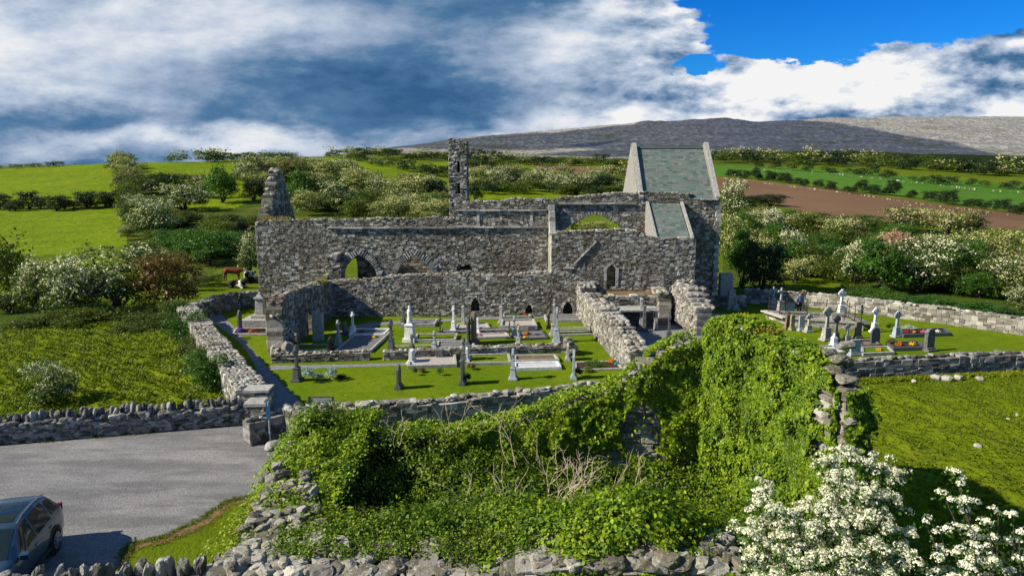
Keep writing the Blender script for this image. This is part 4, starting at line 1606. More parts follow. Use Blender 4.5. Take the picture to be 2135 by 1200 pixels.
# low retaining walls crossing the lawn
mb = MB(68)
A, B = at(566, 757), at(771, 751)
masonry(mb, (A.x, A.y), (B.x, B.y), .5, lambda s_: .5, [], .12, .34, seed=80, prot=.07)
caprocks(mb, (A.x, A.y), (B.x, B.y), .5, lambda s_: .5, .24, 1.0, 81)
C = at(600, 700)
masonry(mb, (C.x - .4, C.y), (A.x, A.y + .1), .5, interp_top([(0, 1.0), (2, .5)], .1, 3), [], .12, .34, seed=82, prot=.07)
caprocks(mb, (C.x - .4, C.y), (A.x, A.y + .1), .5, interp_top([(0, 1.0), (2, .5)]), .26, 1.0, 83)
tag(mb.build('retaining_wall', M['abbey']), 'low rubble kerb wall left of the gap in the lawn, below the dark graves', 'wall')
mb = MB(69)
pts_ = [at(799, 751), at(950, 745), at(1100, 737), at(1192, 735)]
for i in range(3):
    p, q = pts_[i], pts_[i + 1]
    masonry(mb, (p.x, p.y), (q.x, q.y), .45, lambda s_: .48, [], .12, .34, seed=84 + i, prot=.07)
    caprocks(mb, (p.x, p.y), (q.x, q.y), .5, lambda s_: .48, .26, 1.0, 88 + i)
p = at(1190, 738)
mb.r = random.Random(4)
for k in range(10):
    mb.rock((p.x + mb.r.uniform(-.25, .25), p.y + mb.r.uniform(-.3, .3), .1 + k * .09), (.5, .45, .3))
tag(mb.build('retaining_wall', M['abbey']), 'low rubble kerb wall right of the gap, ending in a broken stub', 'wall')

# ------------------------------------------------------------------ foliage
RS = np.random.RandomState(42)


def leaf_quads(C, Nn, S, rs, width=0.7, fold=0.12):
    """kite shaped leaves: centres C (n,3), normals Nn (n,3), sizes S (n,)"""
    n = len(C)
    t_ = rs.normal(size=(n, 3))
    t_ -= (t_ * Nn).sum(1)[:, None] * Nn
    t_ /= np.linalg.norm(t_, axis=1)[:, None] + 1e-9
    b_ = np.cross(Nn, t_)
    h = (S * 0.5)[:, None]
    up = Nn * (S * fold)[:, None]
    v = np.stack([C - t_ * h, C + b_ * h * width - t_ * h * .15 + up, C + t_ * h * 1.05, C - b_ * h * width - t_ * h * .15 + up], 1)
    return v.reshape(-1, 3)


def leaves_obj(name, C, Nn, S, material, parent=None, rs=None, width=0.7):
    rs = rs or RS
    V = leaf_quads(C, Nn, S, rs, width)
    Fq = np.arange(len(V)).reshape(-1, 4)
    return np_mesh(name, V, Fq, material, parent)


def unit(v):
    return v / (np.linalg.norm(v, axis=-1, keepdims=True) + 1e-9)


def crown_points(seed, lobes, nclump, per, cr, shell=(0.72, 1.05), zmin=-0.2):
    """leaf positions in clumps over a set of lobes (cx,cy,cz,rx,ry,rz); returns centres, outward normals"""
    r = np.random.RandomState(seed)
    lob = np.array(lobes, float)
    vol = (lob[:, 3] * lob[:, 5])
    idx = r.choice(len(lob), nclump, p=vol / vol.sum())
    d = unit(r.normal(size=(nclump, 3)))
    d[:, 2] = np.where(d[:, 2] < zmin, -d[:, 2] * .6, d[:, 2])
    rr = r.uniform(shell[0], shell[1], nclump) * (1 + 0.22 * r.normal(size=nclump).clip(-1, 1))
    L = lob[idx]
    C = L[:, :3] + d * L[:, 3:6] * rr[:, None]
    # drop clumps deep inside other lobes
    keep = np.ones(nclump, bool)
    for q in lob:
        e = (((C - q[:3]) / q[3:6]) ** 2).sum(1)
        keep &= e > 0.22
    C, d = C[keep], d[keep]
    P = np.repeat(C, per, 0) + r.normal(scale=cr, size=(len(C) * per, 3)) * np.array([1, 1, .75])
    Nn = unit(np.repeat(d, per, 0) * 0.7 + r.normal(size=(len(P), 3)) * 0.75 + np.array([0, 0, .25]))
    P[:, 2] = np.maximum(P[:, 2], 0.01)
    return P, Nn, r


def trunk_mesh(name, lobes, parent, seed, r0=0.035):
    rr = random.Random(seed)
    mb_ = MB(seed)
    for k, q in enumerate(lobes[:6]):
        top_ = Vector((q[0], q[1], q[2]))
        base_ = Vector((rr.uniform(-.02, .02), rr.uniform(-.02, .02), -0.02))
        pts_ = []
        for i in range(6):
            t_ = i / 5
            p = base_.lerp(top_, t_)
            w_ = math.sin(t_ * 3.14) * .04
            pts_.append((p.x + rr.uniform(-w_, w_), p.y + rr.uniform(-w_, w_), p.z + w_))
        mb_.tube(pts_, r0 * (1 if k == 0 else .7), r0 * .25, 5)
    return mb_.build(name, M['bark'], parent)


PROTO = {}


def proto(key, name, lobes, leafm, nclump=620, per=9, leaf=0.036, bloom=None, bfrac=0.5, btop=0.35, bsize=0.03, seed=1, trunk=True, cr=0.035):
    """tree of unit height and about unit width; kept as mesh data and instanced"""
    P, Nn, r_ = crown_points(seed, lobes, nclump, per, cr)
    S = r_.uniform(.7, 1.4, len(P)) * leaf
    out = {'name': name, 'parts': []}
    if bloom:
        # blossom sits on the outside and the top of the clumps
        cl = np.repeat(np.random.RandomState(seed + 5).rand(len(P) // per), per)
        f = (P[:, 2] - btop) / (1 - btop)
        isb = (cl + r_.normal(scale=.12, size=len(P)) < bfrac * np.clip(.35 + f * 1.3, 0, 1.4))
        B = P[isb] + Nn[isb] * .012
        o = leaves_obj('blossom', B, Nn[isb], S[isb] * 0 + bsize * r_.uniform(.6, 1.3, len(B)), bloom, None, r_, .95)
        out['parts'].append(('blossom', o.data))
        bpy.data.objects.remove(o)
        P, Nn, S = P[~isb], Nn[~isb], S[~isb]
    # a few big dark leaves inside so the crown is not see-through
    o = leaves_obj('crown', P, Nn, S, leafm, None, r_)
    out['parts'].append(('crown', o.data))
    bpy.data.objects.remove(o)
    if trunk:
        o = trunk_mesh('trunk', lobes, None, seed)
        out['parts'].append(('trunk', o.data))
        bpy.data.objects.remove(o)
    PROTO[key] = out


def lob(seed, n=9, w_=.36, zc=.58, zr=.3, rr=(.16, .26), wind=0.0):
    r = random.Random(seed)
    zc, zr = zc * .92, zr + .09
    out = [(0, 0, zc, w_ * .85, w_ * .85, zr), (0, 0, zc * .6, w_ * .8, w_ * .8, zr * .8)]
    for i in range(n):
        a = 6.283 * i / n + r.uniform(-.3, .3)
        d_ = w_ * r.uniform(.5, .85)
        q = r.uniform(*rr)
        z = zc + r.uniform(-.9, .85) * zr
        out.append((math.cos(a) * d_ + wind * z, math.sin(a) * d_, max(z, q * .7), q, q, q * .85))
    return out


proto('haw', 'hawthorn_tree', lob(1), M['haw_leaf'], bloom=M['haw_bloom'], bfrac=.46, seed=11)
proto('haw2', 'hawthorn_tree', lob(2, 11, .40, .52), M['haw_leaf'], bloom=M['haw_bloom'], bfrac=.34, seed=12)
proto('pale', 'hawthorn_tree', lob(3, 8, .38, .5), M['olive_leaf'], bloom=M['pale_bloom'], bfrac=.50, btop=.1, seed=13)
proto('pale2', 'hawthorn_tree', lob(4, 12, .40, .5, .34), M['haw_leaf'], bloom=M['pale_bloom'], bfrac=.36, btop=.2, seed=14)
proto('rust', 'hawthorn_tree', lob(5, 9, .38, .52), M['olive_leaf'], bloom=M['rust_bloom'], bfrac=.38, btop=.2, seed=15)
proto('pink', 'pink_hawthorn_tree', lob(6, 9, .36, .55), M['haw_leaf'], bloom=M['pink_bloom'], bfrac=.9, btop=.0, seed=16)
proto('green', 'leafy_tree', lob(7, 10, .38, .56, .34), M['green_leaf'], seed=17, nclump=700)
proto('green2', 'leafy_bush', lob(8, 12, .42, .45, .32), M['green_leaf'], seed=18, nclump=700)
proto('dark', 'hedge_bush', lob(9, 9, .40, .48, .34), M['dark_leaf'], seed=19, nclump=620)
proto('dark2', 'hedge_bush', lob(10, 7, .34, .5, .36), M['dark_leaf'], seed=20, nclump=620)
proto('olive', 'scrub_bush', lob(12, 10, .42, .42, .32), M['olive_leaf'], seed=21, nclump=620, trunk=False)
proto('bronze', 'bronze_leaved_tree', lob(13, 10, .40, .5, .34), M['brown_leaf'], seed=22, nclump=700)
# low-detail copies for far hedges
proto('far_dark', 'hedge_bush', lob(9, 7, .40, .48, .34), M['dark_leaf'], seed=23, nclump=150, per=6, leaf=.07, cr=.05)
proto('far_haw', 'hawthorn_tree', lob(2, 7, .40, .48, .34), M['haw_leaf'], bloom=M['pale_bloom'], bfrac=.5, bsize=.06, seed=24, nclump=150, per=6, leaf=.07, cr=.05)
proto('far_olive', 'scrub_bush', lob(3, 7, .42, .45, .34), M['olive_leaf'], seed=25, nclump=150, per=6, leaf=.07, cr=.05)

tree_rng = random.Random(77)


def plant(key, p, w_, h_, label, cat, group=None, rz=None, name=None, simple=False):
    """one tree or bush: own root with copies of crown, blossom and trunk"""
    pr = PROTO[key]
    rz = tree_rng.uniform(0, 6.28) if rz is None else rz
    o = empty(name or pr['name'], p, rz, label, cat, group)
    o.scale = (w_ * 1.22, w_ * 1.22, h_ * 1.16)
    for nm, me in pr['parts']:
        if simple and nm == 'trunk':
            continue
        link_mesh(nm, me, o)
    return o


def plant_px(key, px, py, wpx, hpx, label, cat, group=None, name=None, dy=0.0, simple=False):
    p = hit(px, py)
    if dy:
        p = Vector((p.x, p.y + dy, hz(p.x, p.y + dy)))
    k = ppm(p.y, p.z)
    return plant(key, p, wpx / k, hpx / k, label, cat, group, name=name, simple=simple)


SP = [
    # left: hawthorn row above the rough field
    ('haw', 75, 652, 80, 105, 'white topped hawthorn, leftmost of the row above the rough field'),
    ('haw', 160, 662, 120, 118, 'full white topped hawthorn second from the left in the row above the rough field'),
    ('haw2', 252, 645, 155, 118, 'wide windswept hawthorn with a visible leaning trunk in the middle of the row'),
    ('bronze', 352, 648, 115, 118, 'bronze green leaved tree at the right end of the hawthorn row'),
    ('rust', 405, 606, 34, 34, 'small pinkish flowering bush right of the bronze leaved tree'),
    ('pale', 300, 588, 90, 55, 'pale flowering hawthorn top showing behind the bronze leaved tree'),
    ('olive', 15, 640, 120, 165, 'large soft olive green tree cut off by the left edge of the photo'),
    ('haw2', 112, 848, 85, 88, 'lone bush with a little blossom just behind the car park wall'),
    ('green2', 440, 812, 90, 75, 'fresh green bush against the near part of the boundary wall'),
    ('green2', 395, 712, 70, 62, 'fresh green bush half way along the boundary wall'),
    ('green2', 372, 672, 60, 42, 'low green bush at the far corner of the boundary wall'),
    ('olive', 425, 770, 60, 60, 'dull green scrub climbing the middle of the boundary wall'),
    ('haw', 320, 498, 88, 78, 'large white hawthorn standing at the foot of the upright hedge'),
    ('haw2', 290, 452, 50, 36, 'small pale hawthorn in the upright hedge'),
    ('olive', 285, 405, 58, 38, 'rounded olive bush in the upright hedge'),
    ('pale', 262, 372, 50, 44, 'pale olive bush near the top of the upright hedge'),
    ('rust', 276, 388, 60, 32, 'brownish flowering bush in the upright hedge'),
    ('olive', 255, 352, 46, 34, 'olive bush at the top of the upright hedge'),
    ('olive', 268, 440, 48, 44, 'olive bush at the lower end of the upright hedge'),
    ('dark', 352, 405, 92, 42, 'long dark rounded thicket between two pastures'),
    ('rust', 408, 400, 34, 34, 'small brownish bush right of the dark thicket'),
    ('green', 462, 422, 62, 70, 'tall soft green tree standing alone at the pasture edge'),
    ('haw2', 385, 438, 95, 48, 'spreading pale hawthorn below the dark thicket'),
    ('haw2', 428, 412, 45, 42, 'dark hawthorn with white specks left of the tall soft green tree'),
    ('dark', 530, 418, 48, 44, 'dark bush left of the abbey west gable'),
    ('pale', 545, 398, 60, 38, 'pale flowering bush peeping over the dark bush left of the gable'),
    ('green2', 352, 520, 52, 40, 'bright green bush beside the large white hawthorn'),
    ('green2', 395, 545, 66, 66, 'round green bush in the clump left of the nave'),
    ('green', 440, 552, 90, 66, 'largest green bush in the clump left of the nave'),
    ('olive', 300, 545, 62, 46, 'brownish green scrub under the large white hawthorn'),
    ('olive', 450, 500, 80, 44, 'dull olive thicket behind the green clump'),
    ('olive', 350, 478, 60, 30, 'low olive scrub right of the large white hawthorn'),
    ('dark2', 505, 485, 40, 26, 'small dark bush near the nave corner'),
    ('olive', 435, 595, 58, 28, 'low mossy bush above the corner of the boundary wall'),
    ('haw', 522, 578, 48, 88, 'tall white hawthorn tucked against the nave west end'),
    # scrub band below the row
    ('olive', 60, 690, 90, 36, 'brown bramble hump at the left end of the scrub band'),
    ('olive', 140, 682, 110, 42, 'brown bramble hump left of centre in the scrub band'),
    ('olive', 225, 672, 110, 34, 'flat bramble patch in the middle of the scrub band'),
    ('olive', 300, 690, 100, 38, 'brown bramble hump right of centre in the scrub band'),
    ('olive', 352, 690, 60, 32, 'small bramble hump at the right end of the scrub band'),
    ('dark', 22, 650, 70, 34, 'dark low bush at the left edge under the olive tree'),
    # centre, behind the nave
    ('green', 635, 440, 72, 80, 'bright round green tree behind the west end of the nave'),
    ('haw2', 702, 442, 90, 58, 'dark hawthorn with pale top beside the bright green tree'),
    ('pale', 760, 405, 90, 50, 'pale green flowering hawthorn in the middle of the thicket'),
    ('haw', 790, 425, 60, 52, 'whitish hawthorn in the middle of the thicket'),
    ('pale', 850, 432, 90, 62, 'big pale yellowish hawthorn behind the nave wall'),
    ('pale2', 808, 462, 70, 42, 'mid green bush just above the nave wall'),
    ('pale', 900, 462, 70, 46, 'yellow green bush just above the nave wall left of the turret'),
    ('dark', 908, 430, 66, 54, 'dark hawthorn left of the bell turret'),
    ('dark2', 990, 418, 34, 34, 'dark bush immediately right of the bell turret'),
    ('rust', 870, 400, 60, 34, 'rusty hawthorn top left of the bell turret'),
    ('pale', 560, 372, 70, 36, 'pale bush mass above the west gable'),
    ('rust', 610, 380, 80, 38, 'rusty pale bush mass right of the west gable'),
    ('pale2', 672, 375, 80, 36, 'pale bush in the long hedge behind the nave'),
    ('haw', 722, 372, 60, 38, 'white hawthorn in the long hedge behind the nave'),
    ('pale', 665, 400, 80, 40, 'creamy bush over the bright green tree'),
    ('olive', 740, 450, 60, 38, 'olive bush low behind the nave wall'),
    # behind the crossing
    ('haw', 1040, 395, 52, 38, 'white hawthorn right of the bell turret'),
    ('pale', 1065, 388, 52, 42, 'creamy hawthorn right of the bell turret'),
    ('haw', 1110, 393, 44, 34, 'small hawthorn left of the chancel roof'),
    ('pale', 1130, 392, 40, 30, 'creamy hawthorn left of the chancel roof'),
    ('haw2', 1200, 405, 60, 36, 'dark hawthorn behind the crossing wall'),
    ('dark', 1255, 405, 70, 38, 'dark bush mass touching the chancel gable'),
    ('haw2', 1235, 392, 50, 34, 'pale topped bush left of the chancel gable'),
    ('haw2', 1195, 480, 44, 40, 'bush seen through the left of the great arch'),
    ('pale', 1240, 485, 60, 24, 'low pale bush seen through the great arch'),
    # right of the chancel
    ('haw', 1522, 470, 58, 90, 'tall upright white hawthorn touching the chancel east end'),
    ('pale', 1530, 560, 60, 110, 'pale dense hawthorn behind the chancel corner'),
    ('green', 1548, 600, 60, 120, 'tall green tree beside the chancel east wall'),
    ('dark', 1590, 612, 80, 100, 'big dark shaded tree over the end of the far wall'),
    ('rust', 1578, 545, 56, 60, 'rusty flowering bush above the dark shaded tree'),
    ('haw', 1612, 500, 52, 60, 'rounded white hawthorn behind the churchyard'),
    ('haw', 1655, 545, 60, 62, 'small white hawthorn right of the rounded one'),
    ('pale', 1660, 590, 56, 50, 'creamy hawthorn above the meadow'),
    ('pale', 1570, 480, 40, 40, 'pale hawthorn top beside the tall upright one'),
    ('rust', 1715, 500, 44, 44, 'rusty hawthorn in the back row'),
    ('pale2', 1752, 520, 66, 62, 'grey green hawthorn in the back row'),
    ('olive', 1745, 585, 90, 66, 'broad olive green bush behind the meadow'),
    ('green2', 1700, 560, 60, 50, 'green bush left of the broad olive bush'),
    ('pale2', 1895, 482, 88, 48, 'wide pale hawthorn below the ploughed field'),
    ('pale', 1975, 490, 80, 50, 'pale hawthorn right of the wide one below the ploughed field'),
    ('rust', 2020, 490, 60, 48, 'brownish pink hawthorn at the edge of the ploughed field'),
    ('haw', 1930, 540, 66, 50, 'white hawthorn behind the pink one'),
    ('pink', 1866, 542, 56, 58, 'pink flowering hawthorn in the middle of the bushes'),
    ('haw', 1835, 540, 50, 46, 'white hawthorn directly left of the pink one'),
    ('haw', 1785, 600, 60, 90, 'slender white hawthorn left of the big green tree'),
    ('green', 1835, 610, 100, 108, 'big green tree in front of the pink hawthorn'),
    ('haw2', 1920, 608, 120, 100, 'broad dark hawthorn with white tips right of the big green tree'),
    ('pale2', 2000, 560, 80, 70, 'pale hawthorn right of the broad dark one'),
    ('green', 2010, 600, 90, 92, 'green tree towards the right edge'),
    ('pale', 2080, 560, 90, 80, 'tall pale hawthorn near the right edge'),
    ('rust', 2105, 600, 110, 72, 'brownish flowering hawthorn at the right edge'),
    ('green2', 2040, 620, 80, 50, 'low green bush near the right edge'),
    ('haw2', 2130, 650, 60, 50, 'white tipped bush at the right edge above the far wall'),
    ('green2', 1850, 645, 80, 30, 'low bramble bush behind the far wall, left'),
    ('green2', 1920, 652, 90, 34, 'low bramble bush behind the far wall, centre'),
    ('green2', 1995, 662, 90, 36, 'low bramble bush behind the far wall, right'),
    ('green2', 2065, 672, 90, 38, 'low bramble bush behind the far wall near the photo edge'),
    ('green2', 1790, 630, 60, 26, 'small bramble bush by the white celtic cross'),
    ('dark', 1560, 428, 60, 20, 'low dark bush on the edge of the ploughed field, left'),
    ('dark', 1608, 428, 60, 22, 'low dark bush on the edge of the ploughed field, right'),
    ('dark', 1680, 470, 90, 26, 'dark low scrub along the bottom of the ploughed field'),
    ('green2', 1790, 480, 100, 30, 'bright low scrub along the bottom of the ploughed field'),
]
catname = {'olive': 'bush', 'dark': 'bush', 'dark2': 'bush', 'green2': 'bush'}
for key, px, py, wp, hp, lab in SP:
    plant_px(key, px, py, wp, hp, lab, catname.get(key, 'tree'))


def hedge(keys, pts, n, w_, h_, label, group, jit=(6, 3), simple=True, cat='bush', name=None, wr=(.7, 1.35)):
    """bushes strung along a hedge line given in the photo"""
    r = tree_rng
    for i in range(n):
        t_ = (i + r.uniform(-.35, .35)) / max(1, n - 1) * (len(pts) - 1)
        t_ = min(max(t_, 0), len(pts) - 1.001)
        k = int(t_)
        f = t_ - k
        px = pts[k][0] + (pts[k + 1][0] - pts[k][0]) * f + r.uniform(-jit[0], jit[0])
        py = pts[k][1] + (pts[k + 1][1] - pts[k][1]) * f + r.uniform(-jit[1], jit[1])
        s_ = r.uniform(*wr)
        key = r.choice(keys)
        plant_px(key, px, py, w_ * s_, h_ * s_ * r.uniform(.8, 1.2), label, cat, group, name=name, simple=simple)


hedge(['dark', 'dark2', 'dark'], [(0, 438), (130, 436), (255, 432)], 13, 34, 26, 'dark rounded bush in the hedge between the two left pastures', 'hedge bushes between the left pastures', simple=False)
hedge(['far_dark', 'far_haw', 'far_olive'], [(0, 352), (100, 348), (170, 340), (240, 334)], 13, 26, 12, 'bush on the far hedge line left of the upright hedge', 'far hedge on the left skyline', (5, 1))
hedge(['far_dark', 'far_haw', 'far_olive', 'far_haw'], [(165, 341), (240, 337), (380, 336), (470, 337), (600, 338)], 26, 40, 19, 'bush of the skyline hedge above the left pastures', 'skyline hedge above the left pastures', (6, 2))
hedge(['olive', 'pale', 'rust', 'haw2', 'olive'], [(245, 350), (262, 385), (275, 420), (272, 455), (262, 500)], 15, 32, 30, 'mixed bush of the upright hedge beside the left pasture', 'bushes of the upright hedge', (10, 4))
hedge(['pale', 'pale2', 'haw', 'rust', 'haw2'], [(500, 378), (560, 370), (640, 378), (740, 394), (860, 416), (930, 430)], 26, 46, 34, 'pale flowering bush in the thick hedge behind the nave', 'thicket behind the nave', (10, 14))
hedge(['pale2', 'haw2', 'olive', 'pale', 'dark'], [(640, 440), (740, 440), (820, 448), (900, 460), (945, 465)], 18, 56, 40, 'bush in the lower thicket just above the nave wall', 'lower thicket behind the nave', (10, 12))
hedge(['far_olive', 'far_dark', 'far_haw'], [(700, 330), (790, 345), (880, 362), (940, 372)], 16, 30, 18, 'bush along the hedge running down behind the turret', 'hedge behind the turret', (5, 3))
hedge(['far_olive', 'far_dark', 'far_haw', 'far_dark'], [(690, 322), (800, 326), (940, 334), (1100, 342), (1290, 345)], 44, 36, 16, 'bush of the dark hedge under the limestone hill', 'hedge under the limestone hill', (8, 4))
hedge(['haw', 'pale', 'haw2'], [(985, 395), (1060, 385), (1130, 388), (1200, 400), (1290, 400)], 20, 40, 30, 'flowering bush in the hedge left of the chancel roof', 'hedge left of the chancel roof', (8, 6))
hedge(['far_olive', 'far_haw', 'far_dark'], [(980, 350), (1050, 358), (1140, 372), (1300, 372)], 18, 30, 20, 'small bush in the upper hedge left of the chancel roof', 'upper hedge left of the chancel roof', (8, 4))
hedge(['dark2', 'dark'], [(1520, 368), (1640, 382), (1780, 402)], 16, 22, 17, 'small dark round bush along the top of the ploughed field', 'dark bushes along the ploughed field', (6, 1))
hedge(['dark2', 'dark'], [(1800, 402), (1880, 410), (1990, 428), (2080, 440), (2135, 448)], 15, 27, 22, 'dark round bush along the top of the ploughed field', 'dark bushes along the ploughed field', (6, 1))
hedge(['far_dark', 'far_dark', 'far_olive'], [(1580, 352), (1750, 362), (1850, 372), (1990, 386), (2135, 396)], 22, 22, 14, 'small bush in the hedge beyond the green strip', 'bushes beyond the green strip', (8, 2))
hedge(['far_dark', 'far_haw', 'far_dark', 'far_olive'], [(1490, 335), (1650, 336), (1850, 345), (2000, 356), (2135, 366)], 52, 42, 20, 'bush of the scrub belt at the foot of the limestone hill', 'scrub belt below the limestone hill', (8, 6))
hedge(['pale', 'haw', 'olive', 'green2', 'rust', 'pale2'], [(1560, 482), (1640, 492), (1740, 518), (1860, 528), (2000, 545), (2130, 560)], 32, 52, 38, 'flowering bush in the back rows right of the abbey', 'back rows of bushes right of the abbey', (12, 20))
hedge(['olive', 'green2', 'pale2', 'haw2'], [(1560, 560), (1640, 585), (1760, 570), (1960, 600), (2130, 625)], 20, 62, 54, 'bush in the front rows right of the abbey', 'front rows of bushes right of the abbey', (12, 12))
hedge(['green2', 'olive', 'green2'], [(1770, 622), (1900, 640), (2040, 662), (2140, 680)], 16, 50, 26, 'low bramble clump along the outside of the far wall', 'bramble clumps behind the far wall', (8, 3))
hedge(['olive', 'dark', 'olive'], [(300, 470), (400, 480), (520, 470)], 12, 50, 28, 'low olive thicket bush left of the nave', 'olive thicket left of the nave', (12, 12))
hedge(['olive', 'green2'], [(372, 664), (420, 760), (455, 812)], 9, 46, 34, 'scrubby green growth along the boundary wall', 'growth along the boundary wall', (10, 8))

hedge(['green2', 'olive', 'green', 'green2'], [(610, 392), (700, 408), (800, 425), (930, 450)], 16, 46, 30, 'fresh green bush filling the thicket behind the nave', 'green bushes of the thicket behind the nave', (14, 18))
hedge(['green2', 'olive', 'green2'], [(290, 460), (360, 500), (430, 530), (500, 520)], 16, 52, 32, 'green scrub bush on the slope left of the nave', 'scrub on the slope left of the nave', (16, 20))
hedge(['green2', 'green', 'olive', 'green2'], [(1530, 510), (1640, 530), (1760, 540), (1880, 570), (2000, 590), (2130, 610)], 40, 60, 38, 'fresh green bush between the flowering hawthorns right of the abbey', 'green bushes right of the abbey', (14, 26))
hedge(['far_olive', 'far_dark', 'olive'], [(1000, 402), (1100, 400), (1290, 408)], 14, 44, 22, 'green undergrowth at the foot of the hedge left of the chancel', 'undergrowth left of the chancel', (8, 4))
# field walls far off: low lines of pale stones
def field_wall(pts, label, s_=0.55, seed=1):
    mb_ = MB(seed)
    P_ = [hit(a, b) for a, b in pts]
    for a, b in zip(P_[:-1], P_[1:]):
        L_ = (b - a).length
        n_ = int(L_ / (s_ * 1.0))
        for i in range(n_):
            if mb_.r.random() < .6:
                continue
            p = a.lerp(b, (i + mb_.r.random()) / n_)
            z_ = hz(p.x, p.y)
            q = s_ * mb_.r.uniform(.25, .7)
            mb_.box((p.x, p.y + mb_.r.uniform(-.3, .3), z_ + q * .35), (q * 1.4, q, q * 1.1), rz=mb_.r.uniform(0, 3), tilt=mb_.r.uniform(-.2, .2))
    return tag(mb_.build('field_wall', M['pale_wall']), label, 'wall')


field_wall([(1500, 371), (1640, 388), (1800, 408), (1950, 430), (2135, 452)], 'tumbled pale stone wall between the ploughed field and the green strip', .6, 3)
field_wall([(1560, 352), (1750, 364), (1900, 380), (2040, 396), (2135, 402)], 'tumbled stone wall along the far side of the green strip', .8, 4)
field_wall([(985, 352), (1100, 345), (1300, 351)], 'faint stone wall above the small brown field', .8, 5)

# ------------------------------------------------------------------ graves
def outline(kind, w_, h_, z0=0.0):
    a = w_ / 2
    if kind == 'round':
        pts_ = [(-a, z0)] + [(-a * math.cos(t_), z0 + h_ - a + a * math.sin(t_)) for t_ in [i * math.pi / 8 for i in range(9)]] + [(a, z0)]
    elif kind == 'point':
        pts_ = [(-a, z0), (-a, z0 + h_ * .72), (-a * .55, z0 + h_ * .88), (0, z0 + h_), (a * .55, z0 + h_ * .88), (a, z0 + h_ * .72), (a, z0)]
    elif kind == 'shoulder':
        pts_ = [(-a, z0), (-a, z0 + h_ * .8), (-a * .7, z0 + h_ * .82), (-a * .5, z0 + h_ * .95), (0, z0 + h_), (a * .5, z0 + h_ * .95), (a * .7, z0 + h_ * .82), (a, z0 + h_ * .8), (a, z0)]
    elif kind == 'heart':
        pts_ = [(-a, z0), (-a, z0 + h_ * .82), (-a * .75, z0 + h_ * .97), (-a * .35, z0 + h_ * .98), (0, z0 + h_ * .84), (a * .35, z0 + h_), (a * .75, z0 + h_ * .98), (a, z0 + h_ * .84), (a, z0)]
    else:
        pts_ = [(-a, z0), (-a * .97, z0 + h_ * .99), (a * .97, z0 + h_), (a, z0)]
    return pts_


def cross_shape(mb_, h_, z0, t_, ring, aw=None):
    """latin or ringed cross standing at z0, height h_, thickness t_; faces +-y"""
    s_ = h_ * .062
    arm = aw or h_ * .27
    zc = z0 + h_ * .74
    b = s_ * 1.25
    pts_ = [(-b * 1.2, z0), (-s_, zc - s_), (-arm, zc - s_ * 1.05), (-arm, zc + s_ * 1.05), (-s_, zc + s_), (-s_ * 1.05, z0 + h_), (s_ * 1.05, z0 + h_), (s_, zc + s_), (arm, zc + s_ * 1.05), (arm, zc - s_ * 1.05), (s_, zc - s_), (b * 1.2, z0)]
    mb_.prism(pts_, -t_ / 2, t_ / 2)
    if ring:
        R = arm * .70
        n_ = 20
        for i in range(n_):
            a0, a1 = i * 2 * math.pi / n_, (i + 1) * 2 * math.pi / n_
            q = [(R * math.cos(a0), zc + R * math.sin(a0)), (R * math.cos(a1), zc + R * math.sin(a1)), ((R + s_ * .55) * math.cos(a1), zc + (R + s_ * .55) * math.sin(a1)), ((R + s_ * .55) * math.cos(a0), zc + (R + s_ * .55) * math.sin(a0))]
            mb_.prism(q[::-1], -t_ * .36, t_ * .36)


def bevel(o, w_=.012):
    m2 = o.modifiers.new('bevel', 'BEVEL')
    m2.width = w_
    m2.segments = 1
    m2.limit_method = 'ANGLE'
    return o


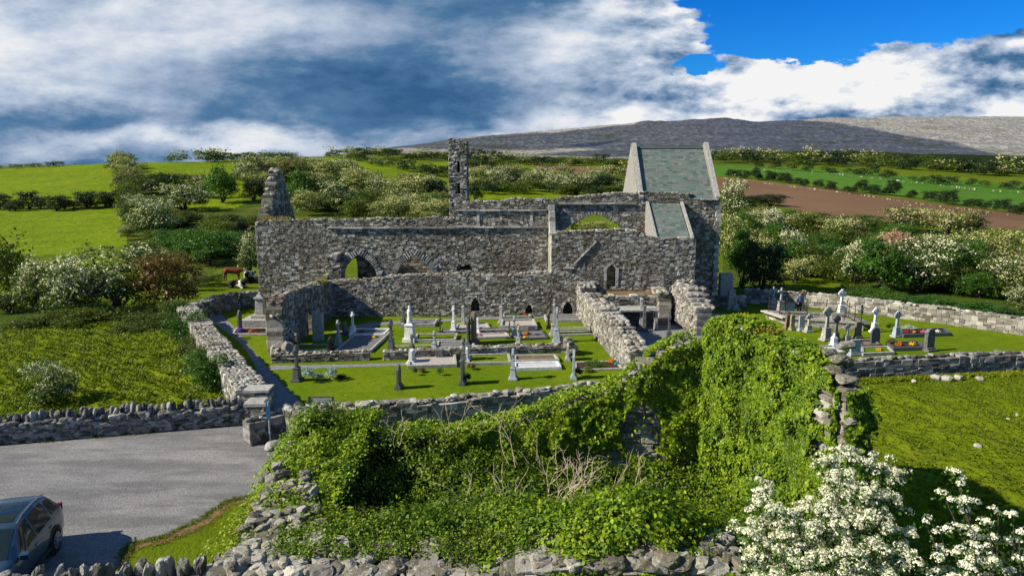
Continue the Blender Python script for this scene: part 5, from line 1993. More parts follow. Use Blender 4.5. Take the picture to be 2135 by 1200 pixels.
def grave(kind, px, py, ptop, material, label, rz=1.45, w_=.75, shape='round', name=None, lean=0.0, base=True, ped=.38, t_=None):
    p = at(px, py)
    h_ = (py - ptop) / ppm(p.y, .6) * 1.02
    nm = {'slab': 'headstone', 'celtic': 'celtic_cross', 'cross': 'stone_cross', 'monument': 'marble_monument', 'pillar': 'grave_pillar', 'block': 'grave_block'}[kind]
    cat = {'slab': 'headstone', 'celtic': 'grave cross', 'cross': 'grave cross', 'monument': 'monument', 'pillar': 'grave pillar', 'block': 'headstone'}[kind]
    o = empty(name or nm, p, rz, label, cat)
    o.rotation_euler = (lean * .3, lean, rz)
    mt = M[material]
    if kind == 'slab':
        t_ = t_ or .13
        mb_ = MB()
        mb_.box((0, 0, .07), (w_ * 1.25, t_ * 2.6, .14))
        mb_.box((0, 0, .19), (w_ * 1.08, t_ * 1.8, .10))
        bevel(mb_.build('plinth', mt, o))
        mb_ = MB()
        mb_.prism(outline(shape, w_, h_ - .245, .242), -t_ / 2, t_ / 2)
        bevel(mb_.build('slab', mt, o))
    elif kind in ('celtic', 'cross'):
        hp = h_ * ped
        bw = max(.42, h_ * .24)
        mb_ = MB()
        mb_.box((0, 0, .06), (bw * 1.5, bw * 1.1, .12))
        mb_.frustum((0, 0, .122), (bw * 1.1, bw * .8), (bw * .8, bw * .55), hp - .16)
        mb_.box((0, 0, hp - .018), (bw * .95, bw * .66, .06))
        bevel(mb_.build('pedestal', mt, o))
        mb_ = MB()
        cross_shape(mb_, h_ - hp, hp + .014, (t_ or .14), kind == 'celtic')
        bevel(mb_.build('cross', mt, o))
    elif kind == 'pillar':
        mb_ = MB()
        mb_.box((0, 0, .07), (.55, .5, .14))
        bevel(mb_.build('plinth', mt, o))
        mb_ = MB()
        mb_.frustum((0, 0, .142), (.30, .26), (.2, .18), h_ - .3)
        mb_.frustum((0, 0, h_ - .156), (.3, .28), (.1, .1), .15)
        bevel(mb_.build('shaft', mt, o))
    elif kind == 'block':
        mb_ = MB()
        mb_.box((0, 0, h_ * .5), (w_, .35, h_))
        bevel(mb_.build('slab', mt, o))
    elif kind == 'monument':
        mb_ = MB()
        q_ = min(1.0, h_ / 1.9)
        mb_.box((0, 0, .12), (.9 * q_, .8 * q_, .24))
        mb_.frustum((0, 0, .242), (.68 * q_, .6 * q_), (.58 * q_, .5 * q_), h_ * .36)
        mb_.frustum((0, 0, .244 + h_ * .36), (.72 * q_, .64 * q_), (.40 * q_, .36 * q_), .14)
        bevel(mb_.build('pedestal', mt, o))
        z1 = .386 + h_ * .36
        mb_ = MB()
        hh = h_ - z1
        mb_.lathe([(a * q_, z1 + hh * b) for a, b in ((.2, 0), (.19, .1), (.13, .35), (.15, .5), (.17, .66), (.12, .78), (.05, .81), (.09, .88), (.09, .95), (.03, 1))], k=10)
        mb_.build('draped_figure', mt, o, True)
    return o


GR = [
    # central lawn
    ('celtic', 620, 793, 719, 'granite_dark', 'dark celtic cross on a square pedestal beside the silver shrubs'),
    ('slab', 832, 809, 757, 'granite_dark', 'narrow dark headstone standing alone on the front lawn', dict(w_=.5, shape='point')),
    ('celtic', 706, 718, 667, 'limestone', 'grey celtic cross rising behind the low kerb wall on the left'),
    ('cross', 736, 697, 650, 'marble', 'slender white marble cross in the shadow of the west range wall'),
    ('slab', 719, 697, 668, 'granite_dark', 'small dark headstone in the shadow left of the slender white cross', dict(w_=.5, shape='point')),
    ('slab', 690, 734, 700, 'granite_black', 'black polished headstone at the left end of the dark gravel grave', dict(w_=.7, shape='shoulder')),
    ('celtic', 816, 731, 665, 'granite_dark', 'tall dark celtic cross at the grass gap between the two low kerb walls'),
    ('monument', 855, 711, 637, 'marble', 'white marble pedestal monument with a draped figure'),
    ('cross', 841, 678, 636, 'limestone_dark', 'dark cross just behind the white marble monument'),
    ('celtic', 906, 728, 689, 'granite_blue', 'small blue grey cross right of the white marble monument'),
    ('slab', 859, 757, 729, 'marble', 'small pale headstone in front of the right kerb wall', dict(w_=.62, shape='flat', t_=.2)),
    ('cross', 859, 733, 697, 'limestone_dark', 'small weathered cross above the small pale headstone'),
    ('block', 917, 747, 728, 'limestone_dark', 'plain dark square block set into the right kerb wall', dict(w_=.42, rz=0)),
    ('cross', 946, 689, 637, 'marble', 'bright white cross standing in front of the blocked doorway, left'),
    ('pillar', 966, 679, 636, 'limestone', 'plain grey pillar near the blocked doorway'),
    ('cross', 918, 696, 659, 'iron', 'thin black iron cross left of the bright white cross', dict(ped=.12, t_=.05)),
    ('slab', 988, 716, 648, 'sandstone', 'tall brownish headstone with a moulded top in the middle of the graves', dict(w_=.9, shape='shoulder', t_=.22)),
    ('slab', 977, 719, 655, 'limestone_dark', 'tall dark headstone directly left of the brownish one', dict(w_=.7, shape='point')),
    ('cross', 996, 694, 662, 'marble', 'thin white cross behind the brownish headstone'),
    ('slab', 975, 753, 719, 'marble', 'white marble headstone with a waisted outline', dict(w_=.6, shape='shoulder')),
    ('celtic', 967, 754, 703, 'limestone_dark', 'tall dark celtic cross left of the waisted white headstone'),
    ('slab', 965, 800, 748, 'granite_dark', 'tall dark slab on the front lawn with a bush at its foot', dict(w_=.6, shape='flat')),
    ('pillar', 1045, 673, 636, 'limestone', 'tall thin grey pillar close to the range wall'),
    ('celtic', 1072, 702, 658, 'granite_blue', 'blue grey cross at the kerbed plot with red flowers'),
    ('cross', 1062, 704, 669, 'iron', 'thin black cross left of the blue grey cross', dict(ped=.12, t_=.05)),
    ('celtic', 1081, 719, 679, 'limestone', 'small weathered cross with rounded head beside the yellow flowers'),
    ('block', 1108, 691, 679, 'granite_dark', 'low dark polished block behind the yellow flowers', dict(w_=.5, rz=0)),
    ('slab', 1144, 684, 655, 'granite_black', 'black upright headstone on a pale plinth near the transept corner', dict(w_=.55, shape='flat')),
    ('cross', 1155, 698, 623, 'limestone', 'tallest grey pillar cross before the transept corner', dict(ped=.3)),
    ('celtic', 1161, 713, 640, 'granite_blue', 'tall pale blue celtic cross on a high pedestal'),
    ('block', 1171, 713, 702, 'limestone', 'tiny stone block right of the tall pale blue cross', dict(w_=.2, rz=0)),
    ('celtic', 1070, 790, 726, 'granite_blue', 'grey celtic cross with a dark head at the white kerbed plot'),
    ('slab', 1184, 750, 713, 'limestone', 'weathered headstone leaning on the end of the kerb wall', dict(w_=.6, shape='round')),
    ('slab', 1196, 789, 727, 'granite_blue', 'tall narrow grey headstone with a shrub at its foot', dict(w_=.5, shape='point')),
    # left of the west range
    ('slab', 501, 692, 645, 'limestone_dark', 'pointed dark headstone by the purple flowers left of the range wall', dict(w_=.45, shape='point')),
    # gravel court
    ('pillar', 1336, 687, 620, 'limestone', 'tall pale pillar in the middle of the gravel court'),
    ('pillar', 1343, 690, 634, 'limestone_dark', 'shorter dark pillar right against the tall pale one in the court'),
    ('celtic', 1394, 718, 650, 'granite_dark', 'dark celtic cross on a high plinth on the open gravel'),
    ('slab', 1307, 733, 676, 'granite_blue', 'thin light blue headstone at the foot of the crumbled wall', dict(w_=.5, shape='point')),
    ('celtic', 1322, 749, 690, 'limestone', 'pale celtic cross at the near corner of the gravel court'),
    # right of the court
    ('slab', 1466, 653, 634, 'limestone', 'small round topped headstone between the court and the ivy', dict(w_=.5, rz=.1)),
    ('cross', 1524, 644, 577, 'limestone', 'tall stone cross on a large pillared pedestal beside the chancel', dict(rz=.1, ped=.6)),
    ('celtic', 1534, 646, 620, 'limestone', 'small cross at the foot of the large pillared cross', dict(rz=.1)),
    ('pillar', 1553, 626, 601, 'lichen', 'yellow lichened pillar near the end of the far wall'),
    ('cross', 1611, 644, 598, 'limestone', 'stone cross with a pointed base, left of the pair near the far wall', dict(rz=.2, ped=.5)),
    ('cross', 1627, 656, 600, 'limestone', 'taller stone cross with a pointed base, right of the pair near the far wall', dict(rz=.2, ped=.5)),
    ('slab', 1647, 655, 631, 'granite_blue', 'double heart shaped light grey headstone', dict(rz=.25, w_=.75, shape='heart')),
    ('celtic', 1672, 652, 605, 'lichen', 'yellowish lichened cross in front of the standing visitor', dict(rz=.2)),
    ('celtic', 1753, 656, 603, 'marble', 'whitish celtic cross close to the far wall', dict(rz=.2)),
    ('slab', 1670, 690, 657, 'granite_blue', 'narrow light blue headstone rising over the ivy', dict(rz=.2, w_=.4, shape='flat')),
    ('celtic', 1685, 692, 654, 'limestone', 'grey celtic cross beside the narrow light blue headstone', dict(rz=.3)),
    ('slab', 1640, 686, 656, 'sandstone', 'brown leaning headstone, left of the broken pair', dict(rz=.5, w_=.45, shape='flat', lean=.12)),
    ('slab', 1651, 688, 655, 'lichen', 'yellowish worn headstone, right of the broken pair', dict(rz=.4, w_=.35, shape='round')),
    ('slab', 1597, 696, 674, 'limestone', 'small round topped white grey headstone just above the ivy', dict(rz=.5, w_=.38, shape='round')),
    ('celtic', 1722, 709, 639, 'limestone', 'tallest celtic cross of the right hand graves, on a broad block', dict(rz=.35)),
    ('celtic', 1741, 715, 656, 'limestone_dark', 'dark celtic cross right of the tallest one', dict(rz=.35)),
    ('celtic', 1765, 714, 673, 'limestone', 'small whitish celtic cross with a dark base', dict(rz=.35)),
    ('monument', 1738, 724, 693, 'marble', 'small white statue on a step in front of the dark cross', dict(rz=.3)),
    ('slab', 1788, 705, 670, 'sandstone', 'upright brown headstone between the small cross and the rounded dark stone', dict(rz=.35, w_=.5, shape='flat')),
    ('slab', 1782, 741, 707, 'granite_blue', 'broad slate grey headstone just behind the front wall', dict(rz=.3, w_=.72, shape='flat')),
    ('celtic', 1823, 692, 641, 'marble', 'bright white celtic cross behind the rounded dark headstone', dict(rz=.3)),
    ('slab', 1823, 721, 682, 'granite_dark', 'rounded dark headstone with a pale streak', dict(rz=.3, w_=.68, shape='round')),
    ('celtic', 1868, 702, 648, 'granite_blue', 'blue grey celtic cross by the flower filled grave', dict(rz=.35)),
    ('slab', 1936, 731, 684, 'limestone_dark', 'rough boulder like headstone at the right end of the graves', dict(rz=.3, w_=.58, shape='round', t_=.25)),
]
for gq in GR:
    kw = gq[6] if len(gq) > 6 else {}
    grave(*gq[:6], **kw)


def bloom_tuft(parent, x, y, z, s_, col, seed=1, nm='flowers'):
    r_ = np.random.RandomState(seed)
    n_ = 90
    d = unit(r_.normal(size=(n_, 3)))
    d[:, 2] = abs(d[:, 2])
    P_ = d * s_ * r_.uniform(.6, 1.0, (n_, 1)) * np.array([1, 1, .8]) + np.array([x, y, z])
    o = leaves_obj(nm, P_, unit(d + r_.normal(size=d.shape) * .4), np.full(n_, s_ * .33), M[col], parent, r_, .95)
    return o


def plot(c, label, h_=.2, infill='chips_grey', k='kerb', flowers=(), cat='grave plot', n=2):
    """kerbed grave: c = four ground pixels near-left, near-right, far-right, far-left"""
    P_ = [at(*q) for q in c]
    cen = sum(P_, Vector()) / 4
    o = empty('kerbed_grave', cen, 0, label, cat)
    for i in range(4):
        a, b = P_[i] - cen, P_[(i + 1) % 4] - cen
        mb_ = MB()
        L_ = (b - a).length
        m_ = (a + b) / 2
        L2 = L_ - (.0 if i % 2 == 0 else .16)
        mb_.box((m_.x, m_.y, h_ / 2), (L2 + (.15 if i % 2 == 0 else -.006), .15, h_), rz=math.atan2(b.y - a.y, b.x - a.x))
        bevel(mb_.build('kerb', M[k], o))
    mb_ = MB()
    mb_.add([tuple(p - cen + Vector((0, 0, h_ * .6))) for p in P_], [(0, 1, 2, 3)])
    mb_.build('infill', M[infill], o)
    for i, (u_, v_, s_, col_) in enumerate(flowers):
        q = (P_[0].lerp(P_[1], u_)).lerp(P_[3].lerp(P_[2], u_), v_) - cen
        f_ = empty('flowers', cen + q + Vector((0, 0, h_ * .6)), 0, ' '.join((col_ + ' flowers on the ' + label).split()[:16]), 'flowers')
        bloom_tuft(f_, 0, 0, 0, s_, 'fl_' + col_, i + 5, 'petals')
        bloom_tuft(f_, .05, .04, -.03, s_ * .9, 'green_leaf', i + 15, 'leaves')
    return o


PL = [
    (((700, 735), (772, 735), (812, 697), (742, 700)), 'long dark gravel grave with slanting kerb left of the gap', .18, 'chips_grey', 'kerb', ((.7, .75, .22, 'yellow'),)),
    (((600, 736), (680, 733), (690, 722), (622, 723)), 'grassy kerbed grave at the left end, by the golden shrub', .18, 'lawn', 'kerb', ()),
    (((730, 702), (800, 701), (812, 690), (742, 690)), 'white kerbed grave beside the slender white cross', .2, 'chips_grey', 'marble', ((.25, .5, .2, 'red'),)),
    (((838, 682), (905, 681), (912, 671), (845, 672)), 'grey kerbed grave close under the range wall', .25, 'chips_grey', 'kerb', ()),
    (((866, 713), (948, 712), (953, 700), (870, 701)), 'grassy kerbed grave beside the white marble monument', .2, 'lawn', 'kerb', ()),
    (((820, 730), (905, 728), (905, 722), (822, 724)), 'narrow kerbed grave between two crosses', .12, 'lawn', 'kerb', ()),
    (((912, 729), (990, 728), (984, 716), (914, 716)), 'plain gravel grave right of the small blue grey cross', .2, 'chips_grey', 'kerb', ()),
    (((918, 696), (1062, 692), (1056, 685), (920, 689)), 'dark strip grave in the back row', .15, 'chips_grey', 'limestone_dark', ()),
    (((950, 689), (1020, 687), (1014, 677), (956, 678)), 'small gravel grave in front of the blocked doorway', .18, 'chips_pale', 'kerb', ((.35, .9, .2, 'red'),)),
    (((992, 707), (1062, 705), (1054, 697), (992, 699)), 'pinkish gravel grave in the middle row', .16, 'chips_pale', 'kerb', ((.15, .5, .15, 'pink'),)),
    (((1045, 687), (1118, 686), (1112, 672), (1048, 674)), 'deep kerbed grave with sandy fill before the range wall', .3, 'chips_pale', 'kerb', ((.45, .3, .15, 'yellow'),)),
    (((1050, 664), (1106, 663), (1100, 656), (1050, 657)), 'narrow kerbed grave against the range wall with red flowers', .2, 'lawn', 'kerb', ((.9, .5, .22, 'red'),)),
    (((1086, 709), (1140, 707), (1128, 691), (1082, 693)), 'dark granite grave with bright yellow flowers', .15, 'chips_grey', 'granite_dark', ((.3, .6, .25, 'orange'), (.2, .1, .22, 'yellow'))),
    (((1140, 672), (1212, 671), (1206, 660), (1136, 661)), 'stepped slab grave in front of the low transept door', .22, 'chips_grey', 'kerb', ()),
    (((1164, 689), (1240, 688), (1236, 684), (1162, 685)), 'thin kerbed strip grave, upper of two beside the crumbled wall', .12, 'lawn', 'kerb', ()),
    (((1166, 700), (1252, 698), (1246, 693), (1164, 694)), 'thin kerbed strip grave, lower of two beside the crumbled wall', .12, 'lawn', 'kerb', ()),
    (((852, 768), (950, 765), (948, 744), (856, 748)), 'large pale gravel grave in front of the right kerb wall', .2, 'chips_pale', 'kerb', ()),
    (((976, 762), (1064, 760), (1060, 743), (978, 745)), 'grassy grave with broad grey kerb beside the waisted white headstone', .2, 'lawn', 'kerb', ()),
    (((1074, 757), (1164, 755), (1156, 745), (1074, 746)), 'grave with dry brown fill behind the white gravel one', .2, 'dirt', 'kerb', ()),
    (((1074, 773), (1168, 770), (1162, 759), (1074, 761)), 'white gravel grave with white kerb on the front lawn', .2, 'chips_white', 'marble', ()),
    (((1200, 773), (1297, 770), (1283, 755), (1200, 757)), 'planted grave of dark soil at the foot of the crumbled wall', .1, 'soil', 'kerb', ((.9, .9, .25, 'orange'), (.97, .6, .18, 'teal'))),
    (((1318, 742), (1400, 739), (1392, 728), (1318, 730)), 'long low kerbed grave at the near end of the gravel court', .14, 'chips_grey', 'kerb', ()),
    (((1328, 760), (1395, 757), (1390, 748), (1328, 750)), 'stepped kerb grave nearest to the ivy in the court', .25, 'chips_grey', 'limestone_dark', ()),
    (((1862, 732), (1925, 730), (1915, 718), (1850, 720)), 'dark kerbed grave with orange flowers near the front wall', .25, 'soil', 'granite_dark', ((.3, .6, .28, 'orange'), (.75, .6, .25, 'yellow'))),
    (((1884, 704), (1978, 700), (1968, 690), (1878, 693)), 'kerbed grave full of red and brown flowers beside the blue grey cross', .25, 'soil', 'granite_dark', ((.1, .6, .22, 'red'), (.3, .4, .25, 'orange'), (.5, .5, .25, 'pink'), (.8, .5, .2, 'white'))),
    (((1706, 742), (1760, 739), (1752, 724), (1706, 727)), 'pale stepped grave at the foot of the small white statue', .2, 'chips_white', 'kerb', ()),
    (((1800, 742), (1862, 739), (1850, 727), (1796, 729)), 'grassy kerbed grave beside the broad slate grey headstone', .2, 'lawn', 'kerb', ((.6, .5, .22, 'yellow'),)),
    (((1795, 728), (1832, 726), (1822, 716), (1790, 717)), 'tilted flat slab grave before the brown headstone', .3, 'sandstone', 'sandstone', ()),
    (((486, 699), (574, 699), (574, 687), (494, 687)), 'flower filled grave left of the west range wall', .15, 'soil', 'kerb', ((.15, .4, .35, 'purple'), (.42, .4, .22, 'orange'), (.55, .3, .16, 'red'))),
    (((1690, 676), (1745, 673), (1740, 665), (1690, 667)), 'pale blue slab grave inside the railings', .3, 'chips_white', 'granite_blue', ()),
]
for c, lab, h_, inf, kk, fl in PL:
    plot(c, lab, h_, inf, kk, fl)

# big tomb left of the range wall
tb = empty('pedestal_tomb', at(542, 680), 0, 'tall square pedestal tomb on a broad stone base against the nave', 'tomb')
mb = MB()
mb.box((0, .1, .3), (2.2, 1.8, .6))
bevel(mb.build('base', M['limestone'], tb), .02)
mb = MB()
mb.box((0, .3, .72), (1.1, 1.0, .22))
mb.frustum((0, .3, .832), (.62, .6), (.52, .5), 1.15)
mb.box((0, .3, 2.02), (.72, .7, .12))
mb.frustum((0, .3, 2.082), (.5, .5), (.12, .12), .35)
bevel(mb.build('pedestal', M['limestone'], tb), .02)
# table tomb on the terrace wall side of the court
p = at(1334, 690)
tt_ = empty('table_tomb', p, 0.02, 'large flat slab on stone legs like a table in the shade of the court', 'tomb')
k_ = ppm(p.y, 1.2)
wt_ = 82 / k_
mb = MB()
mb.box((0, 1.0, 1.38), (wt_, 1.6, .14))
bevel(mb.build('table_top', M['limestone'], tt_), .02)
for sx in (-.44, .44):
    mb = MB()
    mb.frustum((wt_ * sx, .45, 0), (.28, .28), (.22, .22), 1.308)
    bevel(mb.build('leg', M['limestone'], tt_), .02)
mb = MB()
mb.box((0, 1.5, .65), (wt_ * .9, .3, 1.3))
mb.build('back_panel', M['limestone_dark'], tt_)

# railed enclosure
ra = [at(1597, 662), at(1643, 678), at(1800, 690), at(1762, 668)]
cen = sum(ra, Vector()) / 4
en = empty('railed_enclosure', cen, 0, 'raised stone kerb enclosure with black iron posts and rails', 'railing')
for i in range(4):
    a, b = ra[i] - cen, ra[(i + 1) % 4] - cen
    d = (b - a).normalized()
    mb = MB(i)
    masonry(mb, (a.x, a.y), (b.x, b.y), .42, lambda s_: .48, [], .14, .4, seed=200 + i, prot=.03)
    mb.box(((a.x + b.x) / 2 - d.y * -.2, (a.y + b.y) / 2 + d.x * .2, .53), ((b - a).length, .5, .1), rz=math.atan2(d.y, d.x))
    mb.build('plinth', M['pale_wall'], en)
    n_ = max(2, int((b - a).length / 1.15))
    for j in range(n_):
        q = a.lerp(b, j / n_)
        mb = MB()
        mb.tube([(q.x - d.y * .2, q.y + d.x * .2, .5), (q.x - d.y * .2, q.y + d.x * .2, 1.5)], .035, .03, 6)
        mb.lathe([(.045, 0), (.06, .04), (.01, .12)], (q.x - d.y * .2, q.y + d.x * .2, 1.48), 6)
        mb.build('post', M['iron'], en)
    for z_ in (.9, 1.3):
        mb = MB()
        mb.tube([(a.x - d.y * .2, a.y + d.x * .2, z_), (b.x - d.y * .2, b.y + d.x * .2, z_)], .018, .018, 5)
        mb.build('rail', M['iron'], en)

# shrubs among the graves
def shrub(px, py, wpx, hpx, lm, label, name='shrub', seed=1, leaf=.06, nc=70, bloom=None):
    p_ = at(px, py)
    k2 = ppm(p_.y, .3)
    w2, h2 = wpx / k2, hpx / k2
    r_ = random.Random(seed)
    lobs = [(0, 0, h2 * .5, w2 * .4, w2 * .4, h2 * .45)] + [(r_.uniform(-.25, .25) * w2, r_.uniform(-.25, .25) * w2, h2 * r_.uniform(.3, .7), w2 * .25, w2 * .25, h2 * .3) for _ in range(4)]
    P_, N_, rr = crown_points(seed, lobs, nc, 9, .05)
    o = empty(name, p_, 0, label, 'shrub')
    leaves_obj('foliage', P_, N_, rr.uniform(.7, 1.3, len(P_)) * leaf, M[lm], o, rr)
    return o


shrub(645, 797, 30, 32, 'silver_leaf', 'silver leaved shrub, left and larger of the three by the dark cross', seed=1, nc=160)
shrub(666, 793, 15, 17, 'silver_leaf', 'small silver shrub between the two larger ones', seed=2, nc=60)
shrub(692, 793, 28, 31, 'silver_leaf', 'silver leaved shrub, right and rounded one of the three', seed=3, nc=160)
shrub(712, 789, 16, 9, 'dark_leaf', 'flat dark plant at the right of the silver shrubs', seed=4)
shrub(604, 736, 32, 30, 'olive_leaf', 'golden green rounded shrub at the end of the range wall', seed=5, nc=160)
shrub(866, 782, 9, 17, 'dark_leaf', 'small dark potted shrub on the lawn, left of a pair', 'potted_shrub', 6, .05, 40)
shrub(919, 782, 14, 18, 'green_leaf', 'small green potted shrub on the lawn, right of a pair', 'potted_shrub', 7, .05, 60)
shrub(880, 776, 12, 9, 'brown_leaf', 'low reddish plant between the two potted shrubs', seed=8)
shrub(973, 797, 15, 22, 'dark_leaf', 'dark shrub at the foot of the tall dark slab', seed=9, nc=90)
shrub(984, 770, 18, 12, 'brown_leaf', 'low bronze plant before the waisted white headstone', seed=10)
shrub(1206, 785, 17, 20, 'dark_leaf', 'dark shrub at the foot of the narrow grey headstone', seed=11, nc=90)
shrub(1227, 775, 24, 9, 'olive_leaf', 'low golden plant in the dark soil grave', seed=12)
shrub(1240, 762, 55, 9, 'green_leaf', 'row of green bedding along the dark soil grave', seed=13, nc=120)
shrub(1404, 716, 14, 9, 'green_leaf', 'small green plant at the plinth of the dark cross in the court', seed=14)
shrub(565, 697, 26, 12, 'silver_leaf', 'pale cushion plant left of the range wall', seed=15, nc=90)
shrub(1770, 738, 30, 14, 'green_leaf', 'green tuft before the broad slate grey headstone', seed=16)
shrub(1862, 722, 28, 16, 'brown_leaf', 'bronze flowering plant by the orange flowers', seed=17)
shrub(1857, 690, 22, 18, 'olive_leaf', 'yellow green plant left of the blue grey cross', seed=18)
shrub(1895, 690, 40, 14, 'silver_leaf', 'pale leafy border behind the red flowers', seed=19)
shrub(1706, 686, 16, 10, 'silver_leaf', 'white flowering cushion left of the tallest celtic cross', seed=20)
shrub(1382, 604, 14, 10, 'olive_leaf', 'small weed growing on the edge of the terrace', seed=21)

# ------------------------------------------------------------------ the ivy-grown ruin in front
K = at(1457, 1022)
Nn_ = Vector((7.72, 15.5, 0))
WL, FLc = Vector((-7.4, 22.4, 0)), Vector((-6.0, 13.3, 0))
ruin = empty('overgrown_ruin', (0, 18, 0), 0, 'roofless gatehouse ruin in the foreground with rubble topped walls under ivy', 'ruin')


def rl(o):
    o.parent = ruin
    o.location = (0, -18, 0)
    return o


eastL = (Nn_ - K).length
etop = interp_top([(0, 4.9), (.35, 5.9), (1.2, 6.05), (2.0, 6.15), (2.7, 6.15), (3.1, 5.85), (4.3, 5.9), (5.6, 5.95), (6.2, 5.85), (eastL, 5.5)], .08, 4, 1.5)
mb = MB(90)
masonry(mb, (Nn_.x + .5, Nn_.y), (K.x + .5, K.y), .5, lambda s_: etop(eastL - s_), [], .2, .5, seed=90, prot=.1, inset=.04)
caprocks(mb, (K.x, K.y), (Nn_.x, Nn_.y), .5, etop, .26, .8, 91, big=True)
mb.r = random.Random(92)
de = (Nn_ - K).normalized()
# bare quoins at the near end, leaning blocks
for (px, py, w2, h2) in ((1715, 748, .5, .22), (1700, 775, .55, .22), (1722, 790, .6, .2), (1706, 812, .6, .3), (1700, 850, .3, .16), (1716, 862, .28, .2), (1704, 888, .3, .22), (1690, 735, .3, .2), (1722, 720, .35, .18), (1730, 895, .22, .14), (1722, 930, .25, .18)):
    u_, v_ = ray(px + 24, py)
    # meet the west face of the wall
    Yq = (K.x - (-de.x / de.y) * 0 - de.x / de.y * K.y) / (u_ - de.x / de.y)
    mb.rock((u_ * Yq + .18, Yq, H + v_ * Yq), (.42, w2 * .9, h2), rz=math.atan2(de.y, de.x) + 1.57 + mb.r.uniform(-.3, .3), big=True, tilt=.12)
# ragged near end
for z_ in np.arange(.2, 5.4, .2):
    mb.rock((Nn_.x + mb.r.uniform(.1, .38), Nn_.y - mb.r.uniform(0, .3) - max(0, (4.2 - z_)) * .10, z_), (mb.r.uniform(.35, .6), mb.r.uniform(.4, .6), mb.r.uniform(.2, .3)), rz=mb.r.uniform(-.3, .3), big=True)
rl(mb.build('east_wall', M['ruin']))

backL = (WL - K).length
btop = interp_top([(0, 5.1), (.8, 5.0), (1.6, 4.5), (2.4, 3.9), (3.4, 3.2), (4.7, 2.7), (7.4, 1.9), (9, 1.6), (backL, 1.6)], .2, 7, 1.2)
mb = MB(93)
masonry(mb, (WL.x, WL.y), (K.x + .3, K.y), .8, lambda s_: btop(backL - s_), [], .18, .45, seed=93, prot=.08, inset=.04)
caprocks(mb, (WL.x, WL.y), (K.x, K.y), .8, lambda s_: btop(backL - s_), .4, .9, 94, big=True)
rl(mb.build('north_wall', M['ruin']))
mb = MB(95)
westL = (FLc - WL).length
wtop = interp_top([(0, 1.8), (3, 1.9), (6, 2.1), (westL, 2.25)], .25, 3)
masonry(mb, (WL.x, WL.y), (FLc.x, FLc.y), 1.2, wtop, [], .18, .45, seed=95, prot=.1, inset=.04)
caprocks(mb, (WL.x, WL.y), (FLc.x, FLc.y), 1.3, wtop, .34, 1.0, 96, big=True)
caprocks(mb, (WL.x, WL.y), (FLc.x, FLc.y), 1.3, lambda s_: wtop(s_) + .12, .2, .8, 97, big=True)
rl(mb.build('west_wall', M['ruin']))
mb = MB(98)
FR = Vector((4.75, 13.0, 0))
frL = (FR - FLc).length
ftop = interp_top([(0, 2.3), (3, 2.35), (5.0, 2.3), (6.5, 2.55), (8.0, 2.7), (frL, 2.6)], .15, 5, 1)
masonry(mb, (FLc.x - .2, FLc.y - .05), (FR.x, FR.y), 1.5, ftop, [], .19, .55, seed=98, prot=.12, inset=.05)
# large flat capping and loose rubble on the wall head
r_ = random.Random(12)
mb.r = r_
for k in range(430):
    s_ = r_.uniform(-.1, frL)
    t_ = r_.uniform(0, 1.5) ** 1.0
    q = FLc.lerp(FR, s_ / frL)
    big_ = r_.random() < .18
    z_ = ftop(s_)
    d_ = (r_.uniform(.3, .6), r_.uniform(.25, .42), r_.uniform(.15, .28)) if big_ else (r_.uniform(.1, .3), r_.uniform(.1, .25), r_.uniform(.08, .2))
    mb.rock((q.x, q.y + t_, z_ + d_[2] * .2), d_, big=True)
for k in range(16):
    s_ = k * frL / 16 + r_.uniform(-.1, .1)
    q = FLc.lerp(FR, s_ / frL)
    mb.rock((q.x, q.y + .12, ftop(s_) - .02), (r_.uniform(.4, .75), .5, r_.uniform(.18, .32)), rz=r_.uniform(-.1, .1), big=True, tilt=.08)
for k in range(120):      # spill of rubble where the west wall meets the front
    q = FLc.lerp(WL, r_.random() ** 1.5 * .55)
    mb.rock((q.x + r_.uniform(-.3, 1.5), q.y + r_.uniform(0, 1), 2.2 + r_.uniform(-.1, .12)), (r_.uniform(.15, .5), r_.uniform(.15, .4), r_.uniform(.12, .3)), big=True)
rl(mb.build('front_wall', M['ruin']))

# low wall of upright stones leading left from the ruin corner
mb = MB(99)
A, B = Vector((-12.0, 14.7, 0)), Vector((-6.5, 15.7, 0))
masonry(mb, (A.x, A.y), (B.x, B.y), .5, lambda s_: 1.0, [], .16, .42, seed=99, prot=.1)
caprocks(mb, (A.x, A.y), (B.x, B.y), .5, lambda s_: .98, .34, 1.0, 100, upright=True, big=True)
tag(mb.build('field_wall', M['drystone']), 'row of upright grey coping stones at the bottom edge of the photo', 'wall')

# bramble mound filling the ruin
def in_ruin(x, y):
    return (y > 14.2) & (y < 22.5) & (x > -7.2 + (22.4 - y) * .12) & (x < K.x + (22.2 - y) * .222)


